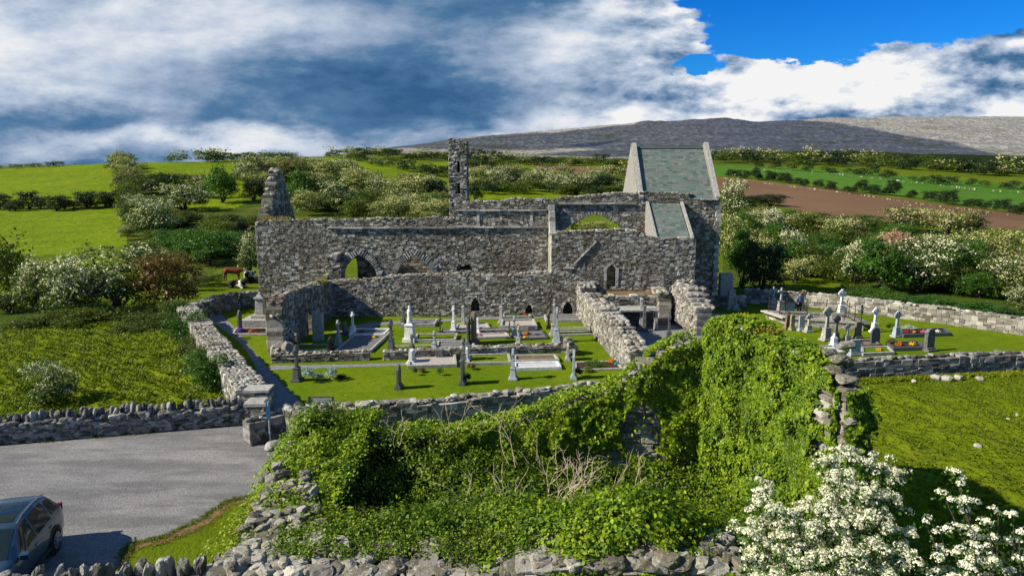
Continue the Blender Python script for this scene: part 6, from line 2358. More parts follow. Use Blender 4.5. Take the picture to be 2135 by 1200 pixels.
def mound(x, y):
    z = 0.95 + 0.55 * fbm(x * .55 + 3, y * .55, 3) + .5 * fbm(x * 1.7, y * 1.7 + 9, 2)
    z = z + 1.5 * np.exp(-((x + 6.3) / 1.5) ** 2) * np.exp(-((y - 21.2) / 3.5) ** 2)       # over the north-west corner
    z = z + .9 * np.exp(-((x + 3.2) / 3.0) ** 2 - ((y - 21.9) / 1.0) ** 2)
    z = z + .7 * np.exp(-((x + .5) / 3.5) ** 2 - ((y - 16.2) / 1.8) ** 2)
    z = z + 1.15 * np.exp(-((y - 15.1) / 1.5) ** 2) * np.clip((x + 5.2) / 1.2, 0, 1)     # bank against the front wall
    z = z - 1.1 * np.exp(-((x + 3.9) / 1.1) ** 2 - ((y - 18.6) / 1.6) ** 2)               # dark hollow
    z = z - .9 * np.exp(-((x - 4.7) / 1.7) ** 2 - ((y - 20.0) / 2.0) ** 2)
    z = z + .3 * np.exp(-((x - 2.4) / 3.0) ** 2 - ((y - 15.0) / 1.3) ** 2)               # ivy heap over the front wall
    return np.maximum(z, .06)


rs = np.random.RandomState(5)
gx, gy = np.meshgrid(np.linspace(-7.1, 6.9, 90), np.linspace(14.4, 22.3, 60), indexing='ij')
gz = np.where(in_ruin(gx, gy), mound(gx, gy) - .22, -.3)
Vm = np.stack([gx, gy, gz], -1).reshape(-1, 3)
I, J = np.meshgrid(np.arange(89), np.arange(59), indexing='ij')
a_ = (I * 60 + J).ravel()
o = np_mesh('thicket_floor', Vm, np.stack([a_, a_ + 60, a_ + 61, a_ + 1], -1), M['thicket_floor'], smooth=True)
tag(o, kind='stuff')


def surf_normals(x, y, f, e=.12):
    dx = (f(x + e, y) - f(x - e, y)) / (2 * e)
    dy = (f(x, y + e) - f(x, y - e)) / (2 * e)
    return unit(np.stack([-dx, -dy, np.ones_like(dx)], -1))


def clumpy(n, xr, yr, f, mask, per, cr, up=.17, sz=(.07, .13), jit=.55):
    """leaf clumps on a height surface"""
    m_ = n // per
    x = rs.uniform(*xr, m_ * 2)
    y = rs.uniform(*yr, m_ * 2)
    k = mask(x, y)
    x, y = x[k][:m_], y[k][:m_]
    N0 = surf_normals(x, y, f)
    lift = np.abs(rs.normal(scale=up, size=len(x)))
    C = np.stack([x, y, f(x, y)], -1) + N0 * lift[:, None]
    P_ = np.repeat(C, per, 0) + rs.normal(scale=cr, size=(len(C) * per, 3)) * np.array([1, 1, .55])
    N_ = unit(np.repeat(N0, per, 0) + rs.normal(scale=jit, size=P_.shape) + np.array([0, -.1, .15]))
    return P_, N_, rs.uniform(*sz, len(P_))


P_, N_, S_ = clumpy(64000, (-7.2, 7.0), (14.2, 22.4), mound, in_ruin, 11, .13, .16, (.05, .12))
o = leaves_obj('bramble_thicket', P_, N_, S_, M['bramble_leaf'], None, rs)
tag(o, kind='stuff')


def ivy_wall(p0, p1, topf, nvec, n, label, zmin=0.05, depth=.22, density=None, over=.25, name='ivy', sz=(.075, .15), smax=None, mat_='ivy_leaf'):
    """ivy hanging on a wall face: p0..p1 face line, nvec outward"""
    d = (p1 - p0)
    L_ = d.length
    d = d / L_
    s_ = rs.uniform(0, smax or L_, n * 2)
    tz = np.array([topf(q) for q in s_]) + over
    z = zmin + rs.uniform(0, 1, n * 2) ** .9 * (tz - zmin)
    lump = fbm(s_ * .9 + 40, z * .9 + 13, 3)
    keep = rs.uniform(size=n * 2) < (.75 + .5 * fbm(s_ * 2.5, z * 2.5 + 7, 2) if density is None else density(s_, z))
    s_, z, lump = s_[keep][:n], z[keep][:n], lump[keep][:n]
    off = depth * (.35 + lump * 1.4 + .9 * fbm(s_ * 3.3 + 9, z * 3.3, 2)) + rs.uniform(-.05, .08, len(s_))
    off = np.clip(off, .13, .9)
    P_ = np.array(p0)[None] + np.outer(s_, np.array(d)) + np.outer(off, np.array(nvec))
    P_[:, 2] = z
    N_ = unit(np.array(nvec)[None] * 1.0 + rs.normal(scale=.42, size=P_.shape) + np.array([0, 0, .35]))
    return P_, N_, rs.uniform(*sz, len(P_))


nE = Vector((-1, -.222, 0)).normalized()
bare = [(eastL - .45, 5.3, .34, .22), (eastL - .55, 4.85, .40, .24), (eastL - .3, 4.5, .2, .16), (eastL - .5, 4.1, .22, .14), (eastL - .8, 3.75, .2, .14)]


def dens_e(s_, z):
    k = np.ones_like(s_) * .9
    for (a, b, c, d_) in bare:
        k *= (((s_ - a) / c) ** 2 + ((z - b) / d_) ** 2 > 1)
    return k


PA = [ivy_wall(K + Vector((0, 0, 0)), Nn_, etop, nE, 60000, '', depth=.36, density=dens_e, over=.12, sz=(.055, .125))]
# over the wall head and down the far side
x_ = rs.uniform(0, eastL * .88, 5500)
t_ = rs.uniform(-.1, .85, 5500)
zt2 = np.array([etop(q) for q in x_])
P2 = np.array(K)[None] + np.outer(x_, np.array(de)) + np.outer(t_, np.array([.98, .2, 0]))
P2[:, 2] = zt2 + .08 + .2 * fbm(x_ * 1.5, t_ * 2, 2) + rs.uniform(-.05, .15, 5500)
PA.append((P2, unit(rs.normal(scale=.45, size=P2.shape) + np.array([-.2, -.2, 1])), rs.uniform(.07, .14, 5500)))
# near end return face
n_ = 9000
z_ = rs.uniform(.3, 5.75, n_)
x2 = rs.uniform(-.1, .5, n_)
kk = fbm(x2 * 2 + 5, z_ * 1.5, 2) > -.33
P3 = np.stack([Nn_.x + x2 + .35 * fbm(z_ * 1.6, x2 * 0 + 3, 3) + (6 - z_) * .03, Nn_.y - .35 - (6 - z_) * .07 - .5 * fbm(x2 * 3, z_ * 2.2, 2) + rs.uniform(-.1, .06, n_), z_], -1)[kk]
PA.append((P3, unit(rs.normal(scale=.4, size=P3.shape) + np.array([-.2, -1, .35])), rs.uniform(.07, .13, len(P3))))
n_ = 2600
z_ = rs.uniform(.3, 4.7, n_)
kk = fbm(z_ * 1.7, z_ * 0 + 2, 3) > -.22
P6 = np.stack([Nn_.x + rs.uniform(-.25, .22, n_), Nn_.y - .42 - (6 - z_) * .09 - rs.uniform(0, .14, n_), z_], -1)[kk]
PA.append((P6, unit(rs.normal(scale=.4, size=P6.shape) + np.array([-.8, -.8, .3])), rs.uniform(.07, .13, len(P6))))
P_, N_, S_ = [np.concatenate(q) for q in zip(*PA)]
iv = empty('ivy', K, 0, 'bright sunlit curtain of ivy covering the tall east wall of the ruin', 'ivy')
o = leaves_obj('foliage', P_ - np.array(K), N_, S_, M['ivy_leaf'], iv, rs)

nB = Vector((0, -1, 0))


def dens_b(s_, z):
    # bare stone shows low beside the corner
    return np.where((((s_ - 2.1) / .7) ** 2 + ((z - 2.2) / .9) ** 2 < 1) | ((z < 1.5) & (s_ > .3) & (s_ < 4.2) & (fbm(s_ * 2, z * 2, 2) > -.12)), .03, .9)


PA = [ivy_wall(K, WL, btop, nB, 36000, '', depth=.34, density=dens_b, over=.2)]
s_ = rs.uniform(0, backL, 9000)
t_ = rs.uniform(-.2, 1.1, 9000)
zt2 = np.array([btop(q) for q in s_])
P2 = np.array(K)[None] + np.outer(s_, np.array((WL - K).normalized()))
P2[:, 1] += t_
P2[:, 2] = zt2 + .12 + .35 * fbm(s_ * 1.2, t_ * 2, 2) + rs.uniform(-.05, .22, 9000) + .12 * np.exp(-((s_ - 5.0) / 2.5) ** 2)
kk = ~((s_ < 2.6) & (fbm(s_ * 3, t_ * 3, 2) > .0))
PA.append((P2[kk], unit(rs.normal(scale=.5, size=P2[kk].shape) + np.array([-.2, -.3, 1])), rs.uniform(.07, .14, kk.sum())))
n_ = 9000
s_ = rs.uniform(2.8, backL * .62, n_)
z_ = rs.uniform(.1, 1, n_) * np.array([btop(q) for q in s_])
P4 = np.array(K)[None] + np.outer(s_, np.array((WL - K).normalized()))
P4[:, 1] += 1.0 + rs.uniform(0, .3, n_)
P4[:, 2] = z_
PA.append((P4, unit(rs.normal(scale=.4, size=P4.shape) + np.array([0, 1, .3])), rs.uniform(.07, .14, n_)))
P_, N_, S_ = [np.concatenate(q) for q in zip(*PA)]
iv = empty('ivy', K + Vector((-3, 0, 0)), 0, 'shaded ivy hanging over the stepped north wall of the ruin', 'ivy')
leaves_obj('foliage', P_ - np.array(K + Vector((-3, 0, 0))), N_, S_, M['ivy_leaf'], iv, rs)

# ivy heap on the right half of the front wall, hanging over the face
def heap(x, y):
    z = 2.35 + .75 * np.exp(-((x - 2.6) / 2.1) ** 2) * np.exp(-((y - 14.3) / 1.2) ** 2)
    z = z + .35 * np.exp(-((x - 3.3) / 1.2) ** 2 - ((y - 14.6) / .9) ** 2) + .35 * fbm(x * 1.3, y * 1.3, 3)
    return z - np.clip(13.35 - y, 0, 3) * 2.2 - np.clip(x - 4.2, 0, 3) * 1.3 - np.clip(-x - .2, 0, 4) * .35


hm = lambda x, y: (x > -1.2 + .5 * fbm(y * 2, x, 2)) & (x < 5.6) & (y > 12.75 + .9 * np.clip(.35 - fbm(x * 1.1, y * .2 + 3, 2) * 2.2, 0, 1)) & (y < 16.2)
PA = [clumpy(26000, (-1.6, 5.7), (12.4, 16.2), heap, hm, 9, .11, .12, (.06, .13), .5)]
# trailing shoots down the face
for k in range(9):
    x0_ = rs.uniform(.0, 4.8)
    n_ = 240
    t_ = rs.uniform(0, 1, n_)
    P5 = np.stack([x0_ + t_ * rs.uniform(-.3, .3) + rs.normal(scale=.1, size=n_), 12.98 - rs.uniform(.02, .16, n_), 2.6 - t_ * rs.uniform(.6, 1.6)], -1)
    PA.append((P5, unit(rs.normal(scale=.4, size=P5.shape) + np.array([-.1, -1, .5])), rs.uniform(.06, .12, n_)))
P_, N_, S_ = [np.concatenate(q) for q in zip(*PA)]
iv = empty('ivy', (2.5, 14, 0), 0, 'heap of yellow green ivy spilling over the front wall of the ruin', 'ivy')
leaves_obj('foliage', P_ - np.array((2.5, 14, 0)), N_, S_, M['ivy_leaf'], iv, rs)

# ivy over the north-west corner and the west wall head
f_w = lambda x, y: 2.0 + .35 * np.exp(-((y - 21.5) / 2.2) ** 2) + .4 * fbm(x * 1.2 + 8, y * 1.2, 3) - 1.4 * np.clip(-7.0 - x + (22.4 - y) * .15, 0, 2)
wm = lambda x, y: (x > -8.2 + (22.4 - y) * .15) & (x < -4.6) & (y > 16.4 - np.clip(x + 6.9, 0, 1.4) * 1.5 + 1.4 * fbm(x * 1.5, y * 1.5, 2)) & (y < 23.6)
P_, N_, S_ = clumpy(27000, (-8.6, -4.5), (14.2, 23.8), f_w, wm, 9, .12, .14, (.06, .13), .5)
iv = empty('ivy', (-6.8, 20, 0), 0, 'ivy mounded over the north west corner of the ruin beside the gravel', 'ivy')
leaves_obj('foliage', P_ - np.array((-6.8, 20, 0)), N_, S_, M['ivy_leaf'], iv, rs)

# small weeds between the stones of the front wall
def weed_patch(n, xr, yr, zf, lm, seed, name, label, sz=(.04, .09)):
    r2 = np.random.RandomState(seed)
    m_ = n // 14
    x = r2.uniform(*xr, m_)
    y = r2.uniform(*yr, m_)
    C = np.stack([x, y, np.array([zf(a, b) for a, b in zip(x, y)])], -1)
    P_ = np.repeat(C, 14, 0) + r2.normal(scale=.08, size=(m_ * 14, 3)) * np.array([1, 1, .7]) + np.array([0, 0, .06])
    N_ = unit(r2.normal(scale=.6, size=P_.shape) + np.array([0, -.2, 1]))
    cen_ = Vector(((xr[0] + xr[1]) / 2, (yr[0] + yr[1]) / 2, 0))
    o = empty(name, cen_, 0, label, 'weeds')
    leaves_obj('foliage', P_ - np.array(cen_), N_, r2.uniform(*sz, len(P_)), M[lm], o, r2)


zf_ = lambda a, b: ftop(a + 6.0) + .12
weed_patch(6500, (-5.3, .5), (13.7, 15.0), zf_, 'bramble_leaf', 31, 'weeds', 'green weeds rooted in the rubble head of the front wall')
weed_patch(1300, (-5.6, -3.2), (14.3, 16.4), lambda a, b: 2.2, 'brown_leaf', 32, 'weeds', 'reddish brown seeding weeds on the corner of the ruin', (.03, .07))
weed_patch(900, (-1.5, .5), (13.4, 14.6), zf_, 'olive_leaf', 33, 'weeds', 'yellow green weeds on the middle of the front wall')
weed_patch(700, (6.9, 7.5), (19.0, 21.5), lambda a, b: 6.15, 'dry_grass', 34, 'weeds', 'dry yellow grass on top of the ivied wall')
weed_patch(2600, (-6.9, -5.2), (14.2, 17.5), lambda a, b: 2.2, 'bramble_leaf', 37, 'weeds', 'low green weeds creeping over the rubble corner of the ruin')
weed_patch(900, (-6.8, -5.6), (15.0, 18.0), lambda a, b: 2.15, 'dry_grass', 35, 'weeds', 'dry weeds along the head of the west wall of the ruin')

# dead bleached stems
def dead_stems(c, n, h_, spread, seed, label, r0=.016, lean=(0, 0)):
    r2 = random.Random(seed)
    mb_ = MB(seed)

    def grow(p, d, L_, rr, lvl):
        pts_ = [p]
        k = 5
        for i in range(k):
            d = (d + Vector((r2.uniform(-.34, .34), r2.uniform(-.3, .3), r2.uniform(-.26, .12)))).normalized()
            p = p + d * (L_ / k)
            pts_.append(p)
            if lvl < 2 and i > 0 and r2.random() < .65:
                grow(p, (d + Vector((r2.uniform(-.8, .8), r2.uniform(-.8, .8), r2.uniform(-.1, .6)))).normalized(), L_ * r2.uniform(.35, .6), rr * .6, lvl + 1)
        mb_.tube(pts_, rr, rr * .35, 4)

    for i in range(n):
        a, q = r2.uniform(0, 6.28), math.sqrt(r2.random()) * spread
        p = Vector((math.cos(a) * q * 1.6, math.sin(a) * q * .7, 0))
        d = Vector((math.cos(a) * .5 + lean[0], math.sin(a) * .3 + lean[1], 1.2)).normalized()
        grow(p, d, h_ * r2.uniform(.6, 1.15), r0 * r2.uniform(.7, 1.2), 0)
    o = mb_.build('dead_bush', M['twig'])
    o.location = c
    tag(o, label, 'dead bush')


dead_stems((.45, 17.6, 1.2), 17, 1.45, .9, 1, 'tangle of bleached dead stems in the middle of the brambles, left half')
dead_stems((2.2, 18.2, 1.2), 13, 1.3, .8, 2, 'tangle of bleached dead stems reaching right towards the ivied wall', lean=(.35, 0))
dead_stems((-1.9, 22.0, 2.0), 4, 1.5, .5, 3, 'thin dead stems standing over the brambles near the churchyard wall', .012)
dead_stems((-3.9, 21.4, 1.9), 3, 1.1, .4, 4, 'few dead twigs over the left brambles', .011)
dead_stems((.6, 20.6, 1.6), 4, 1.9, .5, 5, 'tall thin dead stems behind the bleached tangle', .011)

# ------------------------------------------------------------------ flowering hawthorn close to the viewpoint
def blossom_tree(base, tips, label, nt, seed, Yc, extra=0):
    r2 = random.Random(seed)
    rn = np.random.RandomState(seed)
    root = empty('hawthorn_tree', base, 0, label, 'tree')
    mb_ = MB(seed)
    cl = []
    B_ = Vector((0, 0, 0))
    fork = Vector((0, 0, 2.2))
    mb_.tube([B_, Vector((.05, .02, 1.1)), fork], .14, .10, 7)
    for (px, py, Yt) in tips:
        sc_ = 1.0 if nt > 4 else .55
        x, z = onY(px, py, Yt)
        T_ = Vector((x, Yt, z)) - Vector(base)
        mid = fork.lerp(T_, .5) + Vector((r2.uniform(-.2, .2), r2.uniform(-.3, .3), -.3))
        pts_ = []
        for i in range(9):
            t_ = i / 8
            p = fork.lerp(mid, t_).lerp(mid.lerp(T_, t_), t_)
            pts_.append(p + Vector((r2.uniform(-.03, .03), r2.uniform(-.03, .03), 0)) * (1 if i else 0))
        mb_.tube(pts_, .05, .008, 5)
        for i in range(3 if nt > 4 else 5, 9):
            for q in range(nt + (1 if nt < 4 else 0)):
                d = Vector((r2.uniform(-1, 1), r2.uniform(-1, 1), r2.uniform(-.2, .9))).normalized()
                L_ = r2.uniform(.1, .48) * (1.15 - .55 * (i / 8)) * sc_
                e = pts_[i] + d * L_
                mb_.tube([pts_[i], pts_[i] + d * L_ * .55 + Vector((0, 0, .02)), e], .008, .004, 3)
                cl.append(e)
                if r2.random() < .8:
                    cl.append(pts_[i] + d * L_ * .6 + Vector((r2.uniform(-.05, .05), r2.uniform(-.05, .05), .03)))
    mb_.build('branches', M['bark'], root)
    C = np.array([tuple(q) for q in cl])
    per = 30
    n_ = len(C)
    rad_ = rn.uniform(.05, .10, n_)
    d = unit(rn.normal(size=(n_ * per, 3)))
    d[:, 2] = np.abs(d[:, 2]) * .9 - .12
    P_ = np.repeat(C, per, 0) + d * np.repeat(rad_, per)[:, None] * rn.uniform(.7, 1.05, (n_ * per, 1))
    N_ = unit(d + rn.normal(scale=.35, size=d.shape))
    leaves_obj('blossom', P_, N_, rn.uniform(.024, .042, n_ * per), M['near_bloom'], root, rn, 1.0)
    per = 7
    d = unit(rn.normal(size=(n_ * per, 3)))
    P_ = np.repeat(C, per, 0) + d * rn.uniform(.04, .19, (n_ * per, 1)) - np.array([0, 0, .05])
    leaves_obj('leaves', P_, unit(d + rn.normal(scale=.5, size=d.shape) + np.array([0, 0, .4])), rn.uniform(.035, .07, n_ * per), M['green_leaf'], root, rn)
    return root


T1 = [(1578, 1045, 10.6), (1598, 1030, 10.8), (1560, 1110, 10.2), (1612, 1065, 10.3), (1640, 1120, 10.0), (1572, 1170, 9.9), (1690, 1055, 10.8), (1735, 975, 10.9), (1765, 950, 11.0), (1790, 965, 10.8), (1752, 1005, 10.5), (1810, 975, 11.0),
      (1838, 985, 10.8), (1858, 1000, 10.7), (1790, 1030, 10.3), (1830, 1040, 10.3), (1860, 1050, 10.4), (1720, 1060, 10.3), (1700, 1110, 10.0), (1750, 1100, 10.0), (1800, 1090, 10.0), (1850, 1100, 10.0), (1885, 1120, 10.2),
      (1640, 1170, 9.7), (1600, 1150, 9.9), (1700, 1170, 9.6), (1760, 1160, 9.6), (1820, 1150, 9.7), (1880, 1160, 9.8), (1660, 1080, 10.3), (1775, 1200, 9.4), (1680, 1210, 9.4), (1600, 1210, 9.5), (1850, 1210, 9.4)]
blossom_tree((5.2, 10.4, 0), T1, 'large hawthorn smothered in white blossom at the bottom right, close to the camera', 10, 61, 10.4)
T2 = [(1990, 985, 10.6), (2000, 1010, 10.5), (1975, 1040, 10.4), (2010, 1045, 10.4), (2085, 1070, 10.2), (2110, 1075, 10.2), (2060, 1095, 10.1), (1960, 1110, 10.2), (1925, 1090, 10.3), (2030, 1140, 9.9), (1990, 1160, 9.8), (1955, 1170, 9.8), (2020, 1190, 9.6), (2125, 1115, 10.0), (1945, 1205, 9.6), (1985, 1210, 9.4), (2060, 1180, 9.7)]
blossom_tree((8.3, 10.2, 0), T2, 'thin flowering hawthorn sprays at the bottom right corner, separate from the large one', 1, 62, 10.2)

# dark scrub under the blossom sprays
plant('dark', Vector((9.6, 11.3, 0)), 4.2, 3.3, 'dark green bush in shade under the flowering sprays', 'bush')
plant('dark2', Vector((6.6, 12.3, 0)), 2.6, 3.6, 'dark bush behind the large blossoming hawthorn', 'bush')

# ------------------------------------------------------------------ rough fields: hummocks and tufts
def rough_sheet(name, poly, res, amp, scale, material, seed, ctop=None, stretch=(1, 1)):
    xs = [p[0] for p in poly]
    ys = [p[1] for p in poly]
    nx, ny = int((max(xs) - min(xs)) / res), int((max(ys) - min(ys)) / res)
    gx, gy = np.meshgrid(np.linspace(min(xs), max(xs), nx), np.linspace(min(ys), max(ys), ny), indexing='ij')
    ins = inpoly(gx, gy, poly)
    # distance from the border, coarse
    dmin = np.full(gx.shape, 1e9)
    for i in range(len(poly)):
        a, b = Vector(poly[i][:2]), Vector(poly[(i + 1) % len(poly)][:2])
        ab = b - a
        t_ = np.clip(((gx - a.x) * ab.x + (gy - a.y) * ab.y) / ab.length_squared, 0, 1)
        dmin = np.minimum(dmin, np.hypot(gx - a.x - t_ * ab.x, gy - a.y - t_ * ab.y))
    f = np.clip(dmin / 1.2, 0, 1)
    n1 = vnoise(gx * scale * stretch[0] + seed, gy * scale * stretch[1])
    n2 = vnoise(gx * scale * 2.3 + seed, gy * scale * 2.3 + 4)
    z = height(gx, gy) + .02 + f * amp * (np.maximum(n1 - .3, 0) * 1.2 + n2 * .4 + .25 * vnoise(gx * scale * 6, gy * scale * 6))
    a_ = np.arange(nx * ny).reshape(nx, ny)
    q = np.stack([a_[:-1, :-1], a_[1:, :-1], a_[1:, 1:], a_[:-1, 1:]], -1).reshape(-1, 4)
    ok = ins.ravel()[q].all(1)
    q = q[ok]
    uq, inv = np.unique(q, return_inverse=True)
    V_ = np.stack([gx, gy, z], -1).reshape(-1, 3)[uq]
    o_ = np_mesh(name, V_, inv.reshape(q.shape), material, smooth=True)
    tag(o_, kind='structure')
    return V_


def tufts(name, V_, n, hgt, material, seed, blades=6):
    r2 = np.random.RandomState(seed)
    i = r2.randint(0, len(V_), n)
    C = V_[i] + np.stack([r2.uniform(-.1, .1, n), r2.uniform(-.1, .1, n), np.zeros(n)], -1)
    C = np.repeat(C, blades, 0)
    m_ = len(C)
    a = r2.uniform(0, 6.283, m_)
    out = np.stack([np.cos(a), np.sin(a), np.zeros(m_)], -1)
    side = np.stack([-np.sin(a), np.cos(a), np.zeros(m_)], -1)
    hh = r2.uniform(.6, 1.3, (m_, 1)) * hgt
    w_ = hh * .13
    b0 = C + out * .02
    v = np.stack([b0 - side * w_, b0 + side * w_, b0 + out * hh * .35 + np.array([0, 0, 1]) * hh * .7 + side * w_ * .5, b0 + out * hh * .75 + np.array([0, 0, 1]) * hh * .95 - side * w_ * .2], 1).reshape(-1, 3)
    o_ = np_mesh(name, v, np.arange(len(v)).reshape(-1, 4), material)
    tag(o_, kind='stuff')


gp_ = lambda *p: [tuple(at(a, b)[:2]) for a, b in p]
VL = rough_sheet('rough_field', gp_((-260, 905), (520, 842), (480, 800), (395, 700), (385, 672), (-300, 690)), .16, .34, 1.15, M['tussock'], 3, stretch=(1.0, 1.5))
tufts('grass_tufts', VL, 9000, .16, M['grass_blade'], 3)
VR = rough_sheet('rough_field', gp_((1740, 803), (2400, 775), (3200, 1100), (2600, 1400), (1700, 1400), (1740, 1080)), .13, .20, .9, M['tussock'], 9)
tufts('grass_tufts', VR, 11000, .095, M['grass_blade'], 4)
# gentle grass around lawns and verge so the edges are not knife sharp
def edge_tufts(name, pts_, n, hgt, seed, wob=.12, material='grass_blade'):
    r2 = np.random.RandomState(seed)
    P_ = np.array([(p[0], p[1]) for p in pts_])
    seg = r2.randint(0, len(P_) - 1, n)
    t_ = r2.uniform(0, 1, n)
    q = P_[seg] * (1 - t_)[:, None] + P_[seg + 1] * t_[:, None] + r2.normal(scale=wob, size=(n, 2))
    V_ = np.concatenate([q, np.zeros((n, 1))], 1)
    tufts(name, V_, n, hgt, M[material], seed, 4)


edge_tufts('grass_tufts', CP[-70:] + CP[:30], 5000, .05, 8, .06)
edge_tufts('grass_tufts', DIRT[-85:] + DIRT[:34], 1500, .05, 12, .05, 'dry_grass')
edge_tufts('grass_tufts', [at(606, 893), at(900, 878), at(1330, 832)], 1500, .08, 9, .2)
edge_tufts('grass_tufts', [at(1690, 800), at(1900, 788), at(2200, 776)], 2500, .16, 10, .3)
edge_tufts('grass_tufts', [at(-60, 927), at(0, 921), at(200, 906), at(380, 889)], 5000, .09, 11, .16)
r2 = random.Random(8)
mb = MB(8)
for (px, py, s_) in ((1950, 792, .5), (1972, 795, .6), (1998, 793, .5), (2043, 795, .4), (2038, 937, .3), (2100, 880, .2), (1905, 800, .3), (2120, 870, .2)):
    p = at(px, py)
    mb.r = r2
    mb.rock((p.x, p.y, .14), (s_, s_ * .7, s_ * .6), big=True)
    tag(mb.build('field_stone', M['pale_wall']), 'loose pale stone lying in the rough grass right of the ruin', 'stone', 'loose stones in the right hand field')
    mb = MB(8)

# ------------------------------------------------------------------ skinned figures
def skin(name, verts, edges, radii, material, parent=None, levels=2, root=0):
    me = bpy.data.meshes.new(name)
    me.from_pydata([tuple(v) for v in verts], edges, [])
    o = link_mesh(name, me, parent)
    md = o.modifiers.new('skin', 'SKIN')
    md.use_smooth_shade = True
    sv = me.skin_vertices[0].data if me.skin_vertices else None
    if sv is None:
        bpy.context.view_layer.objects.active = o
        bpy.ops.mesh.customdata_skin_add()
        sv = me.skin_vertices[0].data
    for i, rr in enumerate(radii):
        rr = rr if isinstance(rr, tuple) else (rr, rr)
        sv[i].radius = rr
    sv[root].use_root = True
    s2 = o.modifiers.new('subsurf', 'SUBSURF')
    s2.levels = levels
    s2.render_levels = levels
    me.materials.append(material)
    return o


# visitor standing by the far wall
p = at(1666, 654)
person = empty('person', p, rad(20), 'person in a blue top and dark trousers standing behind the lichened cross', 'person')
skinm = flat_mat('skin', (.45, .25, .17), (.40, .22, .15), 10, .6)
J_ = [(0, 0, .95), (0, 0, 1.15), (0, 0, 1.38), (0, 0, 1.46), (0, 0, 1.54), (0, -.01, 1.66), (0, -.01, 1.74),
      (.17, 0, 1.40), (.23, .02, 1.12), (.22, -.08, .88), (.21, -.12, .80), (-.17, 0, 1.40), (-.23, .02, 1.12), (-.22, -.08, .88), (-.21, -.12, .80),
      (.09, 0, .88), (.10, -.01, .50), (.10, .02, .08), (.11, -.12, .03), (-.09, 0, .88), (-.10, .01, .50), (-.10, .04, .08), (-.11, -.10, .03), (0, -.115, 1.635)]
E_ = [(0, 1), (1, 2), (2, 3), (3, 4), (4, 5), (5, 6), (2, 7), (7, 8), (8, 9), (9, 10), (2, 11), (11, 12), (12, 13), (13, 14), (0, 15), (15, 16), (16, 17), (17, 18), (0, 19), (19, 20), (20, 21), (21, 22), (5, 23)]
R_ = [.13, .12, .13, .06, .055, .10, .08, .055, .045, .035, .04, .055, .045, .035, .04, .08, .055, .04, .035, .08, .055, .04, .035, .018]
skin('body', J_, E_, R_, skinm, person)
sh = [0, 1, 2, 7, 8, 9, 11, 12, 13]
mp = {v: i for i, v in enumerate(sh)}
skin('shirt', [J_[i] for i in sh], [(mp[a], mp[b]) for a, b in E_ if a in mp and b in mp], [(R_[i] + .025) for i in sh], flat_mat('blue_cloth', (.10, .22, .42), (.07, .16, .32), 9, .9), person)
tr = [0, 15, 16, 17, 19, 20, 21]
mp = {v: i for i, v in enumerate(tr)}
skin('trousers', [J_[i] for i in tr], [(mp[a], mp[b]) for a, b in E_ if a in mp and b in mp], [(R_[i] + .028) for i in tr], flat_mat('dark_cloth', (.02, .022, .03), (.03, .03, .04), 9, .9), person)
mb = MB()
mb.lathe([(.09, 1.60), (.115, 1.66), (.112, 1.73), (.07, 1.79), (.02, 1.81)], (0, .025, 0), 12)
mb.build('hair', flat_mat('brown_hair', (.10, .035, .015), (.06, .02, .01), 20, .7), person, True)


# cattle
def cow_mat(name, base, patch, amt, scale=1.6, face=None):
    m_, t, b = mat(name, .8, .2)
    P_ = t.node('ShaderNodeTexCoord').outputs['Object']
    n_ = t.noise(P_, scale, 1, .4)
    col_ = t.mix(t.step(n_, amt, amt + .03), base, patch)
    if face:
        sx = t.node('ShaderNodeSeparateXYZ')
        t.put(sx.inputs[0], P_)
        col_ = t.mix(t.step(sx.outputs[0], 1.02, 1.08), col_, face)
    t.put(b.inputs['Base Color'], col_)
    return m_


